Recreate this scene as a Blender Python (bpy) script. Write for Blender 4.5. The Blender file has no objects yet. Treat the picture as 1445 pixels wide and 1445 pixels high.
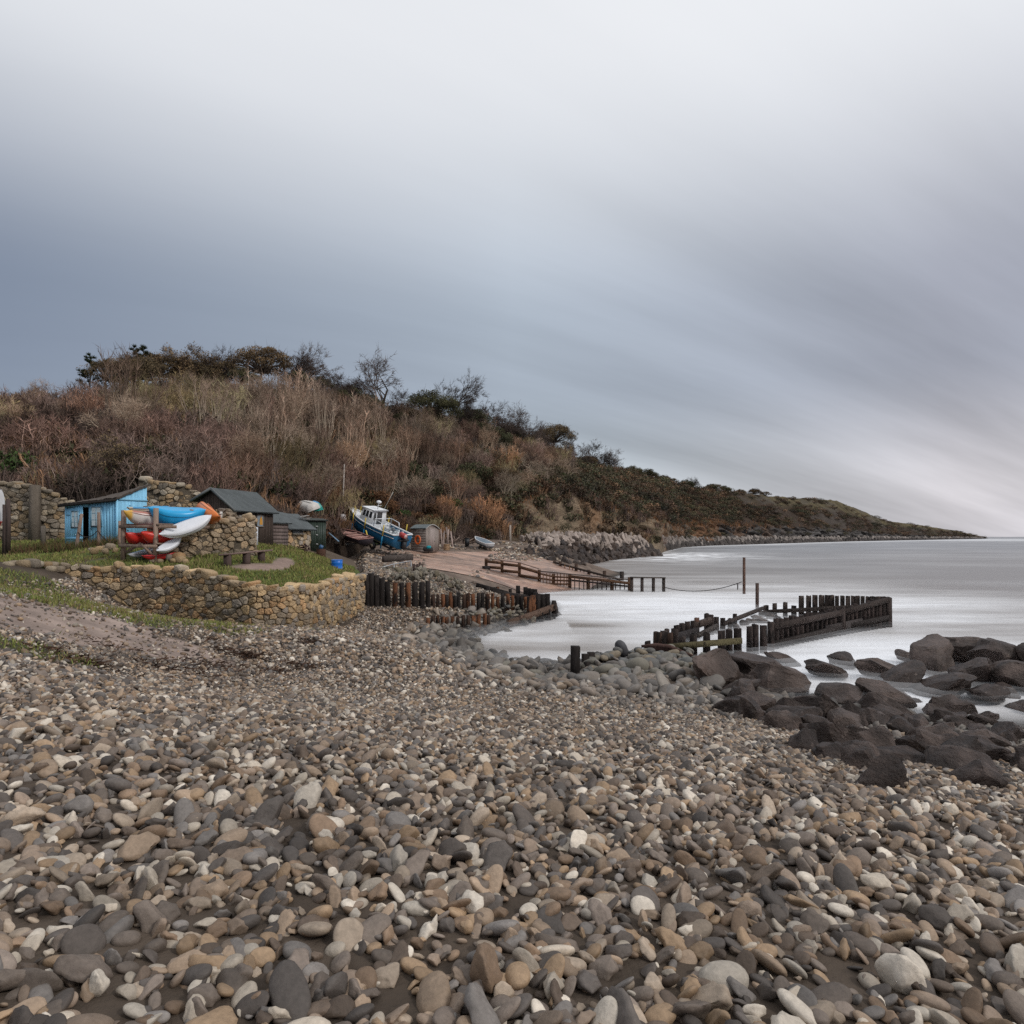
import bpy, math, random
import numpy as np
from mathutils import Vector, Matrix

R = math.radians
random.seed(7)
RNG = np.random.default_rng(11)
scene = bpy.context.scene
COL = scene.collection
FOC, CX, HY, CZ = 941.0, 722.5, 757.0, 5.0      # survey constants: focal length, centre column, horizon row, eye height


def P(px, py, Y):
    return np.array([(px - CX) / FOC * Y, Y, CZ - (py - HY) / FOC * Y])


# ------------------------------------------------------------------ numpy noise
_perm = np.random.default_rng(3).random((256, 256))


def vnoise(x, y):
    x = np.asarray(x, float); y = np.asarray(y, float)
    xi = np.floor(x).astype(int); yi = np.floor(y).astype(int)
    fx = x - xi; fy = y - yi
    fx = fx * fx * (3 - 2 * fx); fy = fy * fy * (3 - 2 * fy)
    a = _perm[xi & 255, yi & 255]; b = _perm[(xi + 1) & 255, yi & 255]
    c = _perm[xi & 255, (yi + 1) & 255]; d = _perm[(xi + 1) & 255, (yi + 1) & 255]
    return (a * (1 - fx) + b * fx) * (1 - fy) + (c * (1 - fx) + d * fx) * fy


def fbm(x, y, o=4):
    s = 0; a = .5; t = 0
    x = np.asarray(x, float); y = np.asarray(y, float)
    for k in range(o):
        s = s + a * vnoise(x + 17.3 * k, y + 9.1 * k); t += a; a *= .5
        x = x * 2.03; y = y * 2.03
    return s / t


def smooth(a, b, x):
    t = np.clip((np.asarray(x, float) - a) / (b - a), 0, 1)
    return t * t * (3 - 2 * t)


class TPS:
    def __init__(s, pts, lam=.02):
        p = np.array(pts, float); s.p = p[:, :2]; n = len(p)
        K = s.k(s.p, s.p) + lam * np.eye(n)
        A = np.zeros((n + 3, n + 3)); A[:n, :n] = K
        A[:n, n] = 1; A[:n, n + 1:] = s.p; A[n, :n] = 1; A[n + 1:, :n] = s.p.T
        s.w = np.linalg.solve(A, np.concatenate([p[:, 2], [0, 0, 0]]))

    @staticmethod
    def k(a, b):
        d = ((a[:, None, :] - b[None, :, :]) ** 2).sum(2)
        return np.where(d > 1e-9, .5 * d * np.log(np.maximum(d, 1e-9)), 0) * .01

    def __call__(s, x, y):
        x = np.asarray(x, float); sh = x.shape
        q = np.stack([x.ravel(), np.asarray(y, float).ravel()], 1)
        out = np.empty(len(q)); n = len(s.p)
        for i in range(0, len(q), 20000):
            c = q[i:i + 20000]
            out[i:i + 20000] = s.k(c, s.p) @ s.w[:n] + s.w[n] + c @ s.w[n + 1:]
        return out.reshape(sh)


# ------------------------------------------------------------------ mesh builder
class MB:
    def __init__(s):
        s.v = []; s.c = []; s.f = []; s.n = 0

    def add(s, V, F, col=(.5, .5, .5)):
        V = np.asarray(V, float).reshape(-1, 3)
        s.v.append(V)
        c = np.asarray(col, float)
        if c.ndim == 1:
            c = np.tile(c[:3], (len(V), 1))
        s.c.append(c)
        if isinstance(F, np.ndarray):
            s.f.append(F + s.n)
        else:
            by = {}
            for f in F:
                by.setdefault(len(f), []).append(f)
            for k, L in by.items():
                s.f.append(np.array(L, int) + s.n)
        s.n += len(V)
        return s

    def box(s, c, size, rz=0, col=(.5, .5, .5), M=None):
        h = np.array(size) / 2
        V = np.array([[x, y, z] for z in (-1, 1) for x, y in ((-1, -1), (1, -1), (1, 1), (-1, 1))], float) * h
        if rz:
            ca, sa = math.cos(rz), math.sin(rz)
            V = np.stack([V[:, 0] * ca - V[:, 1] * sa, V[:, 0] * sa + V[:, 1] * ca, V[:, 2]], 1)
        V = V + np.array(c)
        if M is not None:
            V = np.array([list(M @ Vector(q)) for q in V])
        return s.add(V, [(3, 2, 1, 0), (4, 5, 6, 7), (0, 1, 5, 4), (1, 2, 6, 5), (2, 3, 7, 6), (3, 0, 4, 7)], col)

    def hexa(s, V, col):
        """eight corners: bottom four then top four (same winding, counter-clockwise from above)"""
        return s.add(V, [(3, 2, 1, 0), (4, 5, 6, 7), (0, 1, 5, 4), (1, 2, 6, 5), (2, 3, 7, 6), (3, 0, 4, 7)], col)

    def beam(s, a, b, w, h, col):
        a = np.array(a, float); b = np.array(b, float); d = b - a; d /= np.linalg.norm(d)
        up = np.array([0, 0, 1.]) if abs(d[2]) < .95 else np.array([1., 0, 0])
        sd = np.cross(d, up); sd /= np.linalg.norm(sd); u = np.cross(sd, d)
        V = []
        for q in (a, b):
            V += [q - sd * w / 2 - u * h / 2, q + sd * w / 2 - u * h / 2, q + sd * w / 2 + u * h / 2, q - sd * w / 2 + u * h / 2]
        return s.add(V, [(0, 1, 2, 3), (7, 6, 5, 4), (0, 4, 5, 1), (1, 5, 6, 2), (2, 6, 7, 3), (3, 7, 4, 0)], col)

    def tube(s, pts, rad, n=6, col=(.5, .5, .5), cap=True):
        pts = np.array(pts, float); m = len(pts)
        if np.isscalar(rad):
            rad = [rad] * m
        V = []; prev = None
        for i in range(m):
            d = pts[min(i + 1, m - 1)] - pts[max(i - 1, 0)]; d = d / (np.linalg.norm(d) + 1e-12)
            if prev is None:
                a = np.array([0, 0, 1.]) if abs(d[2]) < .9 else np.array([1., 0, 0])
            else:
                a = prev
            e = a - d * (a @ d); e /= np.linalg.norm(e); prev = e; g = np.cross(d, e)
            for k in range(n):
                t = 2 * math.pi * k / n
                V.append(pts[i] + rad[i] * (math.cos(t) * e + math.sin(t) * g))
        F = [(i * n + k, i * n + (k + 1) % n, (i + 1) * n + (k + 1) % n, (i + 1) * n + k) for i in range(m - 1) for k in range(n)]
        if cap:
            F.append(tuple(range(n - 1, -1, -1))); F.append(tuple((m - 1) * n + k for k in range(n)))
        return s.add(V, F, col)

    def grid(s, Vg, col, flip=False):
        a, b = Vg.shape[:2]
        i = np.arange(a * b).reshape(a, b)
        q = np.stack([i[:-1, :-1], i[:-1, 1:], i[1:, 1:], i[1:, :-1]], -1).reshape(-1, 4)
        if flip:
            q = q[:, ::-1]
        c = np.asarray(col, float)
        if c.ndim == 3:
            c = c.reshape(-1, 3)
        return s.add(Vg.reshape(-1, 3), q, c)

    def mesh(s, name, sm=False):
        V = np.concatenate(s.v) if s.v else np.zeros((0, 3)); C = np.concatenate(s.c) if s.c else np.zeros((0, 3))
        me = bpy.data.meshes.new(name)
        me.vertices.add(len(V)); me.vertices.foreach_set('co', V.ravel().astype(np.float32))
        li = np.concatenate([f.ravel() for f in s.f]); ls = np.concatenate([np.full(len(f), f.shape[1]) for f in s.f])
        st = np.concatenate([[0], np.cumsum(ls)[:-1]])
        me.loops.add(len(li)); me.loops.foreach_set('vertex_index', li.astype(np.int32))
        me.polygons.add(len(ls)); me.polygons.foreach_set('loop_start', st.astype(np.int32))
        me.update(calc_edges=True)
        if sm:
            me.polygons.foreach_set('use_smooth', np.ones(len(ls), bool))
        at = me.color_attributes.new('Col', 'FLOAT_COLOR', 'POINT')
        at.data.foreach_set('color', np.concatenate([C, np.ones((len(C), 1))], 1).ravel().astype(np.float32))
        return me

    def build(s, name, mat, parent=None, sm=False, world=True, props=None):
        if parent is not None and world:
            off = np.zeros(3); q = parent
            while q is not None:
                off += np.array(q.location); q = q.parent
            s.v = [v - off for v in s.v]
        me = s.mesh(name, sm); me.materials.append(mat)
        o = bpy.data.objects.new(name, me); COL.objects.link(o); o.parent = parent
        if props:
            for k, v in props.items():
                o[k] = v
        return o


def tag(o, label=None, cat=None, group=None, kind=None):
    if label: o['label'] = label
    if cat: o['category'] = cat
    if group: o['group'] = group
    if kind: o['kind'] = kind
    return o


def thing(name, label, cat, loc=(0, 0, 0), rot=(0, 0, 0), group=None):
    o = bpy.data.objects.new(name, None); COL.objects.link(o)
    o.location = [float(q) for q in loc]; o.rotation_euler = rot; o.empty_display_size = .3
    return tag(o, label, cat, group)


def place(me, name, label, cat, loc, rot, scl, group=None, parent=None):
    o = bpy.data.objects.new(name, me); COL.objects.link(o)
    o.location = [float(q) for q in loc]; o.rotation_euler = rot
    o.scale = scl if hasattr(scl, '__len__') else (scl, scl, scl)
    o.parent = parent
    if label: tag(o, label, cat, group)
    return o


# ------------------------------------------------------------------ materials
class NT:
    def __init__(s, m):
        m.use_nodes = True; s.t = m.node_tree; s.t.nodes.clear()

    def n(s, typ, **kw):
        nd = s.t.nodes.new(typ)
        for k, v in kw.items():
            if k.startswith('i_'):
                nd.inputs[k[2:].replace('_', ' ')].default_value = v
            else:
                setattr(nd, k, v)
        return nd

    def l(s, a, b):
        s.t.links.new(a, b)

    def math(s, op, a, b=None, c=None, clamp=False):
        nd = s.n('ShaderNodeMath', operation=op, use_clamp=clamp)
        for i, q in enumerate((a, b, c)):
            if q is None: continue
            if isinstance(q, (int, float)): nd.inputs[i].default_value = q
            else: s.l(q, nd.inputs[i])
        return nd.outputs[0]

    def mix(s, fac, a, b, mode='MIX'):
        nd = s.n('ShaderNodeMix', data_type='RGBA', blend_type=mode)
        for i, q in ((0, fac), (6, a), (7, b)):
            if isinstance(q, (int, float)): nd.inputs[i].default_value = q
            elif isinstance(q, (tuple, list)): nd.inputs[i].default_value = (*q[:3], 1)
            else: s.l(q, nd.inputs[i])
        return nd.outputs[2]

    def ramp(s, fac, stops):
        nd = s.n('ShaderNodeValToRGB'); cr = nd.color_ramp
        while len(cr.elements) < len(stops): cr.elements.new(.5)
        for e, (p, c) in zip(cr.elements, stops):
            e.position = p; e.color = (*c, 1) if hasattr(c, '__len__') else (c, c, c, 1)
        s.l(fac, nd.inputs[0]); return nd.outputs[0]

    def noise(s, vec, scale, detail=4, rough=.6, dim='3D'):
        nd = s.n('ShaderNodeTexNoise', noise_dimensions=dim)
        nd.inputs['Scale'].default_value = scale; nd.inputs['Detail'].default_value = detail; nd.inputs['Roughness'].default_value = rough
        if vec is not None: s.l(vec, nd.inputs['Vector'])
        return nd.outputs[0]


def attr_mat(name, rough=.8, ns=6., na=.35, bump=.3, bd=.03, spec=.3, stretch=None, dark=None, dark_at=.62, two=False, metal=0., coat=0.):
    """per-vertex colour x noise, with weathering blotches and bump"""
    m = bpy.data.materials.new(name); t = NT(m)
    out = t.n('ShaderNodeOutputMaterial'); b = t.n('ShaderNodeBsdfPrincipled')
    t.l(b.outputs[0], out.inputs[0])
    a = t.n('ShaderNodeVertexColor', layer_name='Col')
    tc = t.n('ShaderNodeTexCoord'); vec = tc.outputs['Object']
    if stretch:
        mp = t.n('ShaderNodeMapping'); mp.inputs['Scale'].default_value = stretch; t.l(vec, mp.inputs[0]); vec = mp.outputs[0]
    n1 = t.noise(vec, ns, 6, .65); n2 = t.noise(vec, ns * .17, 3, .6)
    f = t.math('MULTIPLY_ADD', n1, 2 * na, 1 - na)
    f = t.math('MULTIPLY', f, t.math('MULTIPLY_ADD', n2, na, 1 - na * .5))
    cmb = t.n('ShaderNodeCombineXYZ')
    for i in range(3): t.l(f, cmb.inputs[i])
    c = t.mix(1, a.outputs[0], cmb.outputs[0], 'MULTIPLY')
    if dark is not None:
        n3 = t.noise(vec, ns * .7, 8, .7)
        k = t.math('SMOOTH_MIN', t.math('MULTIPLY', t.math('SUBTRACT', n3, dark_at), 12, clamp=True), 1., .1)
        c = t.mix(k, c, dark)
    t.l(c, b.inputs['Base Color'])
    b.inputs['Roughness'].default_value = rough; b.inputs['Specular IOR Level'].default_value = spec; b.inputs['Metallic'].default_value = metal
    b.inputs['Coat Weight'].default_value = coat
    if bump:
        bp = t.n('ShaderNodeBump'); bp.inputs['Strength'].default_value = bump; bp.inputs['Distance'].default_value = bd
        t.l(n1, bp.inputs['Height']); t.l(bp.outputs[0], b.inputs['Normal'])
    return m


M_STONE = attr_mat('stone', .88, 16, .55, 1., .06, spec=.15, dark=(.06, .05, .035), dark_at=.70)
M_ROCK = attr_mat('boulder_rock', .55, 7, .65, 1., .12, spec=.2, dark=(.012, .010, .010), dark_at=.60)
M_BOULD = attr_mat('wet_boulder_rock', .5, 4.5, .7, 1., .14, spec=.25, dark=(.13, .10, .086), dark_at=.585)
M_PEB = attr_mat('pebble_stone', .6, 38, .5, .4, .012, spec=.3, dark=(.04, .033, .027), dark_at=.68)
M_WOOD = attr_mat('weathered_wood', .85, 9, .65, .9, .04, spec=.15, stretch=(1, 1, .18))
M_RAIL = attr_mat('rail_wood', .8, 6, .6, .9, .05, spec=.15, dark=(.010, .008, .008), dark_at=.56)
M_BLUEW = attr_mat('peeling_paint', .6, 9, .22, .5, .02, stretch=(1, 1, .35), dark=(.05, .06, .07), dark_at=.63)
M_FELT = attr_mat('roofing_felt', .85, 12, .4, .6, .03, spec=.2)
M_PAINT = attr_mat('paint', .45, 5, .16, .12, .01, spec=.4)
M_GLOSS = attr_mat('moulded_plastic', .32, 4, .12, .08, .01, spec=.5)
M_METAL = attr_mat('galvanised_metal', .45, 8, .3, .2, .01, metal=.6)
M_GLASS = attr_mat('window_glass', .12, 4, .1, 0, spec=.7)
M_ROPE = attr_mat('rope', .9, 20, .3, .4, .01)
M_TWIG = attr_mat('twigs', .9, 3, .25, 0, spec=.1)
M_LEAF = attr_mat('leaves', .65, 2, .3, 0, spec=.25)
M_GRASS = attr_mat('grass_blades', .8, 1.5, .3, 0, spec=.15)
M_EARTH = attr_mat('earth', .95, 2.5, .45, .9, .08, spec=.15)
M_CLIFF = attr_mat('hill_earth', .95, .9, .85, 1., .7, spec=.1, stretch=(.45, .45, 2.6), dark=(.03, .024, .018), dark_at=.58)
M_RUST = attr_mat('rusted_timber', .8, 6, .6, 1., .06, spec=.15, stretch=(1, 1, .25), dark=(.014, .011, .010), dark_at=.49)
# ------------------------------------------------------------------ ground surfaces (height functions)
_g = [(0, 0, 3.3), (-4, 1, 3.45), (-10, 0, 3.7), (-14, 8, 3.9), (4, 2, 2.75), (9, 2, 2.2), (16, 6, 1.0), (26, 10, -.2), (30, 25, -1.5),
      (3, 8, 2.3), (8, 12, 1.1), (12, 17, .1), (16, 21, -.3), (20, 24, -.7), (9, 22, -.25), (5, 22.5, .42), (3.5, 24, .35), (6, 27, .1), (8, 27.5, -.3), (11, 24, -.45),
      (6, 40, -.6), (10, 35, -.8), (12, 48, -1), (20, 60, -1.5), (30, 45, -2), (5, 31, -.5), (2.6, 27.5, -.3), (3, 33, -.4), (4.2, 41.5, -.7), (3.4, 37.5, -.55), (5.5, 45, -.7), (1.6, 30.5, -.35), (11, 118, -.8), (8, 108, .2), (13, 108, -.6), (16, 138, -1.2), (40, 80, -2), (9, 55, -.7), (20, 100, -1.5), (14, 80, -.5),
      (22, 125, -1.5), (11, 134, -.8), (25, 150, -1.2), (36, 168, -1.2), (50, 185, -2), (40, 178, -1), (45, 150, -2),
      (-15, 36, 2.6), (-22, 38, 3.2), (-28, 36, 3.4), (-13, 45, 3.2), (-30, 50, 4), (-20, 55, 4), (-40, 80, 5), (-60, 30, 4.5), (-60, 0, 4),
      (-10, 120, 5), (60, 60, -3), (60, 150, -3), (60, 10, -3), (0, -10, 3.3), (60, -10, -2), (-60, -10, 4), (-20, 110, 5), (10, 160, 3), (30, 190, 2), (14, 148, 1.5)]
for q in [(0, 963, 8.2), (200, 963, 12), (400, 963, 14.6), (600, 963, 17.4), (760, 963, 21), (800, 960, 22.8), (175, 860, 26), (380, 885, 24), (517, 860, 33),
          (600, 888, 33), (690, 890, 35.4), (85, 800, 26), (0, 800, 24), (-120, 800, 22), (0, 850, 15), (100, 850, 20), (0, 900, 11.5), (100, 900, 15), (300, 910, 18),
          (500, 900, 22), (560, 814, 38), (640, 824, 43), (740, 852, 42), (690, 872, 38), (600, 775, 78), (600, 800, 55), (700, 815, 55), (700, 790, 78), (745, 775, 88),
          (688, 803, 68), (785, 800, 80), (860, 818, 76), (885, 838, 62), (740, 840, 56), (660, 820, 50), (550, 790, 62), (500, 782, 66), (470, 792, 50), (480, 774, 70),
          (620, 772, 84), (690, 766, 95), (740, 766, 100), (765, 768, 118)]:
    _g.append(tuple(P(*q)))
_tps = TPS(_g)


def ground_z(x, y):
    x = np.asarray(x, float); y = np.asarray(y, float)
    s = x / np.maximum(y, .1); under = smooth(.25, 1.3, y - np.interp(s, WX, WY)) * smooth(WX[-1] + .002, WX[-1] - .012, s)
    return np.clip(_tps(x, y), -3.2, 6) + .10 * (fbm(x * .5, y * .5, 3) - .5) - .9 * under


# front retaining wall: (px, y of top, y of base, depth)
WALL = [(-60, 796, 800, 23.5), (0, 797, 803, 24.4), (50, 797, 806, 25.2), (85, 797, 815, 25.8), (115, 798, 838, 26.2), (150, 799, 853, 26.3), (190, 801, 862, 26.2), (235, 803, 864, 25.8), (280, 808, 868, 25.2),
        (320, 818, 876, 24.7), (360, 826, 884, 24.4), (400, 829, 886, 24.8), (435, 828, 880, 26.3), (460, 824, 873, 28.2), (485, 816, 868, 30.4), (514, 812, 862, 33)]
WF = [P(a, b, d) for a, b, c, d in WALL]
WB = [P(a, c, d) for a, b, c, d in WALL]
_t = [(p[0], p[1], p[2] - .12) for p in WF]
for q in [(340, 797, 28), (380, 790, 28.5), (200, 788, 28.3), (130, 768, 36), (40, 776, 36), (0, 790, 28), (100, 788, 29), (-80, 775, 36), (350, 768, 33.2), (300, 779, 30), (270, 791, 28.3),
          (385, 768, 37), (410, 772, 38), (400, 800, 30), (440, 805, 32), (440, 776, 44), (470, 794, 40), (500, 813, 34.5), (470, 776, 50), (0, 762, 40), (90, 760, 41), (250, 745, 42), (300, 745, 42), (-100, 760, 41),
          (380, 752, 46), (430, 760, 52), (160, 756, 43)]:
    _t.append(tuple(P(*q)))
_tt = TPS(_t)


def terrace_z(x, y):
    return _tt(x, y) + .05 * (fbm(np.asarray(x) * 1.3, np.asarray(y) * 1.3, 3) - .5)


WX = np.array([p[0] / p[1] for p in WF]); WY = np.array([p[1] for p in WF])


def behind_wall(x, y):
    """true where a spot lies on the terrace side of the front wall"""
    x = np.asarray(x, float); y = np.asarray(y, float); s = x / np.maximum(y, .1)
    return (s < WX[-1]) & (y > np.interp(s, WX, WY))


def ray_ground(px, py, f=ground_z, y0=3., y1=200., n=90):
    Y = np.exp(np.linspace(math.log(y0), math.log(y1), n)); p = np.stack([(px - CX) / FOC * Y, Y, CZ - (py - HY) / FOC * Y], 1)
    d = p[:, 2] - f(p[:, 0], p[:, 1]); i = np.argmax(d < 0)
    if d[i] >= 0: i = len(Y) - 1
    if i > 0 and n < 400 and Y[i] / Y[i - 1] > 1.003: return ray_ground(px, py, f, Y[i - 1], Y[i], 16)
    return p[i]


# ------------------------------------------------------------------ hill: toe and crest lines by column
H_PX = np.array([-420, -200, 0, 90, 210, 280, 340, 400, 450, 500, 560, 620, 700, 760, 820, 880, 930, 960, 1000, 1100, 1200, 1300, 1392])
H_TY = np.array([34, 40, 43, 44, 44, 46, 49, 54, 61, 74, 84, 90, 102, 122, 152, 172, 196, 316, 366, 476, 680, 955, 1500])
H_TZ = np.array([7.5, 7.8, 8.0, 7.6, 7.2, 6.4, 5.8, 5.4, 5.0, 4.5, 4.1, 4.2, 4.6, 5.0, 4.6, 4.0, 3.6, 2.4, 2.4, 2.4, 2.4, 2.2, 1.])
C_PX = np.array([-420, -200, 0, 100, 200, 300, 400, 470, 540, 640, 720, 780, 830, 900, 1000, 1070, 1130, 1180, 1215, 1250, 1300, 1350, 1392])
C_PY = np.array([590, 585, 575, 568, 552, 550, 552, 562, 578, 598, 622, 643, 657, 671, 691, 698, 703, 706, 720, 735, 741, 749, 758])
C_Y = np.array([78, 84, 92, 98, 106, 112, 120, 126, 134, 160, 195, 235, 275, 335, 470, 570, 680, 790, 860, 940, 1080, 1290, 1540])
C_Z = CZ - (C_PY - HY) / FOC * C_Y


def hill(px, v):
    """point on the hillside: px selects the column, v runs from the toe (0) to the crest (1) and beyond"""
    px = np.asarray(px, float); v = np.asarray(v, float)
    ty = np.interp(px, H_PX, H_TY); tz = np.interp(px, H_PX, H_TZ); cy = np.interp(px, C_PX, C_Y); cz = np.interp(px, C_PX, C_Z)
    vv = np.clip(v, 0, 1)
    Y = ty + (cy - ty) * np.where(v > 1, 1 + (v - 1) * 1.2, v)
    cl = smooth(690, 790, px)                       # sea cliff at the toe further along the coast
    ch = np.interp(px, [740, 800, 870, 930, 1000, 1200], [.27, .27, .20, .13, .17, .12])
    sh = vv ** .88 * (1 - cl) + cl * (ch * smooth(0, .08, vv) + (1 - ch) * vv ** .95)
    Z = tz + (cz - tz) * sh + np.where(v < 0, v * 60, 0) - np.where(v > 1, (v - 1) * 14 * (1 - .4 * cl), 0)
    X = (px - CX) / FOC * Y
    amp = .9 * smooth(0, .15, vv) * (1 - .75 * smooth(.8, 1, vv)) + .02 * smooth(800, 1200, px) * (cz - tz)
    Z = Z + amp * (fbm(X * .09, Y * .09, 4) - .5) * 3.2
    rug = cl * smooth(.16, .04, vv) * smooth(-.03, .02, v)
    Y = Y + rug * (fbm(X * .22 + Z * .25, Z * .5 + Y * .05, 5) - .5) * np.interp(px, [740, 900, 1200], [9, 11, 26]) - rug * 1.3 * np.abs(((Z * .55 + X * .03 + 1.2 * fbm(X * .1, Z * .3, 3)) % 1) - .5)
    return np.stack([X, Y, Z], -1)


def _ipx(x, y):
    z = ground_z(x, y); return CX + FOC * x / np.maximum(y, 1), HY + FOC * (CZ - z) / np.maximum(y, 1)


def dirt_mask(x, y):
    x = np.asarray(x, float); y = np.asarray(y, float); n = fbm(x * .7 + 4, y * .7, 4) - .5
    e = lambda cx, cy, rx, ry: np.exp(-((x - cx) / rx) ** 2 - ((y - cy) / ry) ** 2)
    m = 1.15 * e(-11.2, 16.5, 3.0, 2.0) + e(-12.5, 13.6, 3.4, 1.5) + .8 * e(-8.6, 16.2, 1.6, 1.0) + .6 * e(-14, 10, 3, 2)
    return smooth(.38, .62, m + n * .8) * smooth(30, 28, y)


def grass_mask(x, y):
    x = np.asarray(x, float); y = np.asarray(y, float); n = fbm(x * .6, y * .6 + 3, 4) - .5
    e = lambda cx, cy, rx, ry: np.exp(-((x - cx) / rx) ** 2 - ((y - cy) / ry) ** 2)
    m = 1.1 * e(-15.5, 21.5, 5.5, 3.4) + .95 * e(-12.5, 19.3, 2.2, 1.6) + .85 * e(-11.3, 22.6, 3.2, 1.7) + .75 * e(-8.2, 11.6, 1.6, .9) + .5 * e(-9.5, 14.6, 1.4, .7) + .45 * e(-8.3, 20.5, 1.5, .8) + .5 * e(-12, 9, 3, 2)
    return smooth(.36, .66, m + n * 1.0) * smooth(30, 28, y)


def build_setting():
    # main ground sheet: shingle, beach, seabed
    xs = np.concatenate([np.linspace(-60, -16, 60), np.linspace(-15.8, 18, 240), np.linspace(18.5, 60, 50)])
    ys = np.concatenate([np.linspace(-10, 1, 16), np.linspace(1.1, 48, 330), np.linspace(48.5, 200, 170)])
    X, Y = np.meshgrid(xs, ys, indexing='ij'); Z = ground_z(X, Y)
    pxm = CX + FOC * X / np.maximum(Y, 1)
    dirt = dirt_mask(X, Y)
    gr = grass_mask(X, Y)
    peb = np.array([.075, .058, .045]); dc = np.array([.27, .21, .18]); gc = np.array([.065, .068, .032]); sand = np.array([.155, .118, .095]); wet = np.array([.05, .043, .037])
    C = np.broadcast_to(peb, X.shape + (3,)).copy()
    C = C + (dc - C) * dirt[..., None]; C = C + (gc - C) * (gr * .8)[..., None]
    far = smooth(44, 49, Y); C = C + (sand - C) * far[..., None]
    w = smooth(.35, 0, Z)[..., None]; C = C + (wet - C) * w
    C *= (.45 + 1.1 * fbm(X * 1.7, Y * 1.7, 5))[..., None]
    o = MB().grid(np.stack([X, Y, Z], -1), C, True).build('beach_ground', M_EARTH, sm=True); tag(o, kind='structure')

    # grass terrace behind the wall
    nu, nv = 180, 90
    u = np.linspace(0, 1, nu); k = u * (len(WF) - 1)
    F = np.stack([np.interp(k, range(len(WF)), [p[i] for p in WF]) for i in range(2)], -1)
    by = np.interp(u, [0, .35, .6, .8, 1], [44, 46, 48, 50, 46]); bp = np.interp(u, [0, .3, .6, .85, 1], [-120, 60, 250, 420, 500])
    B = np.stack([(bp - CX) / FOC * by, by], -1)
    v = np.linspace(0, 1, nv)[None, :, None]
    Q = F[:, None, :] * (1 - v) + B[:, None, :] * v
    Z = terrace_z(Q[..., 0], Q[..., 1])
    px = CX + FOC * Q[..., 0] / Q[..., 1]; py = HY + (CZ - Z) * FOC / Q[..., 1]
    C = np.broadcast_to(np.array([.075, .095, .026]), Z.shape + (3,)).copy()
    ea = np.array([.10, .075, .055]); gv = np.array([.26, .19, .16])
    m = np.maximum(smooth(.5, .6, fbm(Q[..., 0] * .6, Q[..., 1] * .6, 4)) * smooth(250, 120, px), smooth(39, 41, Q[..., 1]))
    C = C + (ea - C) * m[..., None]
    # worn pinkish path by the bench and along the wall top
    d = np.minimum(np.hypot((px - 365) / 42, (py - 800) / 5.2), np.hypot((px - 400) / 16, (py - 795) / 8))
    m = smooth(1.15, .8, d + .3 * (fbm(Q[..., 0] * 3, Q[..., 1] * 3, 3) - .5)); C = C + (gv - C) * m[..., None]
    m = smooth(.05, .0, np.broadcast_to(v[..., 0], Z.shape)) * smooth(90, 120, px) * smooth(250, 190, px); C = C + (gv * .9 - C) * m[..., None]
    o = MB().grid(np.stack([Q[..., 0], Q[..., 1], Z], -1), C, False).build('grass_terrace_ground', M_EARTH, sm=True); tag(o, kind='structure')

    # slipway: concrete sheet following the beach
    A = [np.array(q) for q in [P(655, 822, 47.5)[:2], P(560, 792, 58)[:2], P(520, 776, 70)[:2], P(610, 773, 77)[:2], P(700, 779, 84)[:2], P(785, 797, 83)[:2], P(860, 812, 78)[:2], P(800, 842, 52)[:2]]]
    n = 70; s_ = np.linspace(0, 1, n)
    near = np.stack([np.interp(s_, [0, .35, 1], [A[2][i], A[1][i] * .5 + A[0][i] * .5, A[7][i]]) for i in range(2)], -1)
    farl = np.stack([np.interp(s_, [0, .3, .6, .85, 1], [A[2][i] + (.3, 1)[i], A[3][i], A[4][i], A[5][i], A[6][i]]) for i in range(2)], -1)
    near[:, 1] = np.minimum(near[:, 1], farl[:, 1])
    t = np.linspace(0, 1, 60)[None, :, None]
    Q = near[:, None] * (1 - t) + farl[:, None] * t
    Z = ground_z(Q[..., 0], Q[..., 1]) + .05
    st = fbm(Q[..., 0] * .25 + Q[..., 1] * .05, Q[..., 1] * 1.1, 5)
    st = .6 * st + .4 * fbm(Q[..., 0] * .9, Q[..., 1] * 2.6 + 5, 4); C = np.array([.37, .24, .178]) * np.clip(-.25 + 2.5 * st, .25, 1.5)[..., None]
    red = smooth(.5, .7, fbm(Q[..., 0] * .12, Q[..., 1] * .5 + 7, 4))[..., None]; C = C * (1 - red * .5) + np.array([.30, .15, .10]) * red * .5
    wet = smooth(.62, .45, fbm(Q[..., 0] * .2 + 9, Q[..., 1] * .3, 3) + .2 * Z - .1)[..., None]; C = C * (1 - .45 * wet)
    m = bpy.data.materials.new('slipway_concrete'); tt = NT(m)
    bs = tt.n('ShaderNodeBsdfPrincipled'); ou = tt.n('ShaderNodeOutputMaterial'); tt.l(bs.outputs[0], ou.inputs[0])
    a = tt.n('ShaderNodeVertexColor', layer_name='Col'); tc = tt.n('ShaderNodeTexCoord')
    mp = tt.n('ShaderNodeMapping'); mp.inputs['Scale'].default_value = (.5, 2.2, 1); tt.l(tc.outputs['Object'], mp.inputs[0])
    nz = tt.noise(mp.outputs[0], 2.5, 8, .7); c = tt.mix(1, a.outputs[0], tt.ramp(nz, [(.3, .35), (.7, 1.5)]), 'MULTIPLY')
    tt.l(c, bs.inputs['Base Color']); tt.l(tt.ramp(nz, [(.3, .25), (.7, .75)]), bs.inputs['Roughness'])
    bpn = tt.n('ShaderNodeBump'); bpn.inputs['Strength'].default_value = .5; bpn.inputs['Distance'].default_value = .05; tt.l(nz, bpn.inputs['Height']); tt.l(bpn.outputs[0], bs.inputs['Normal'])
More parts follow.
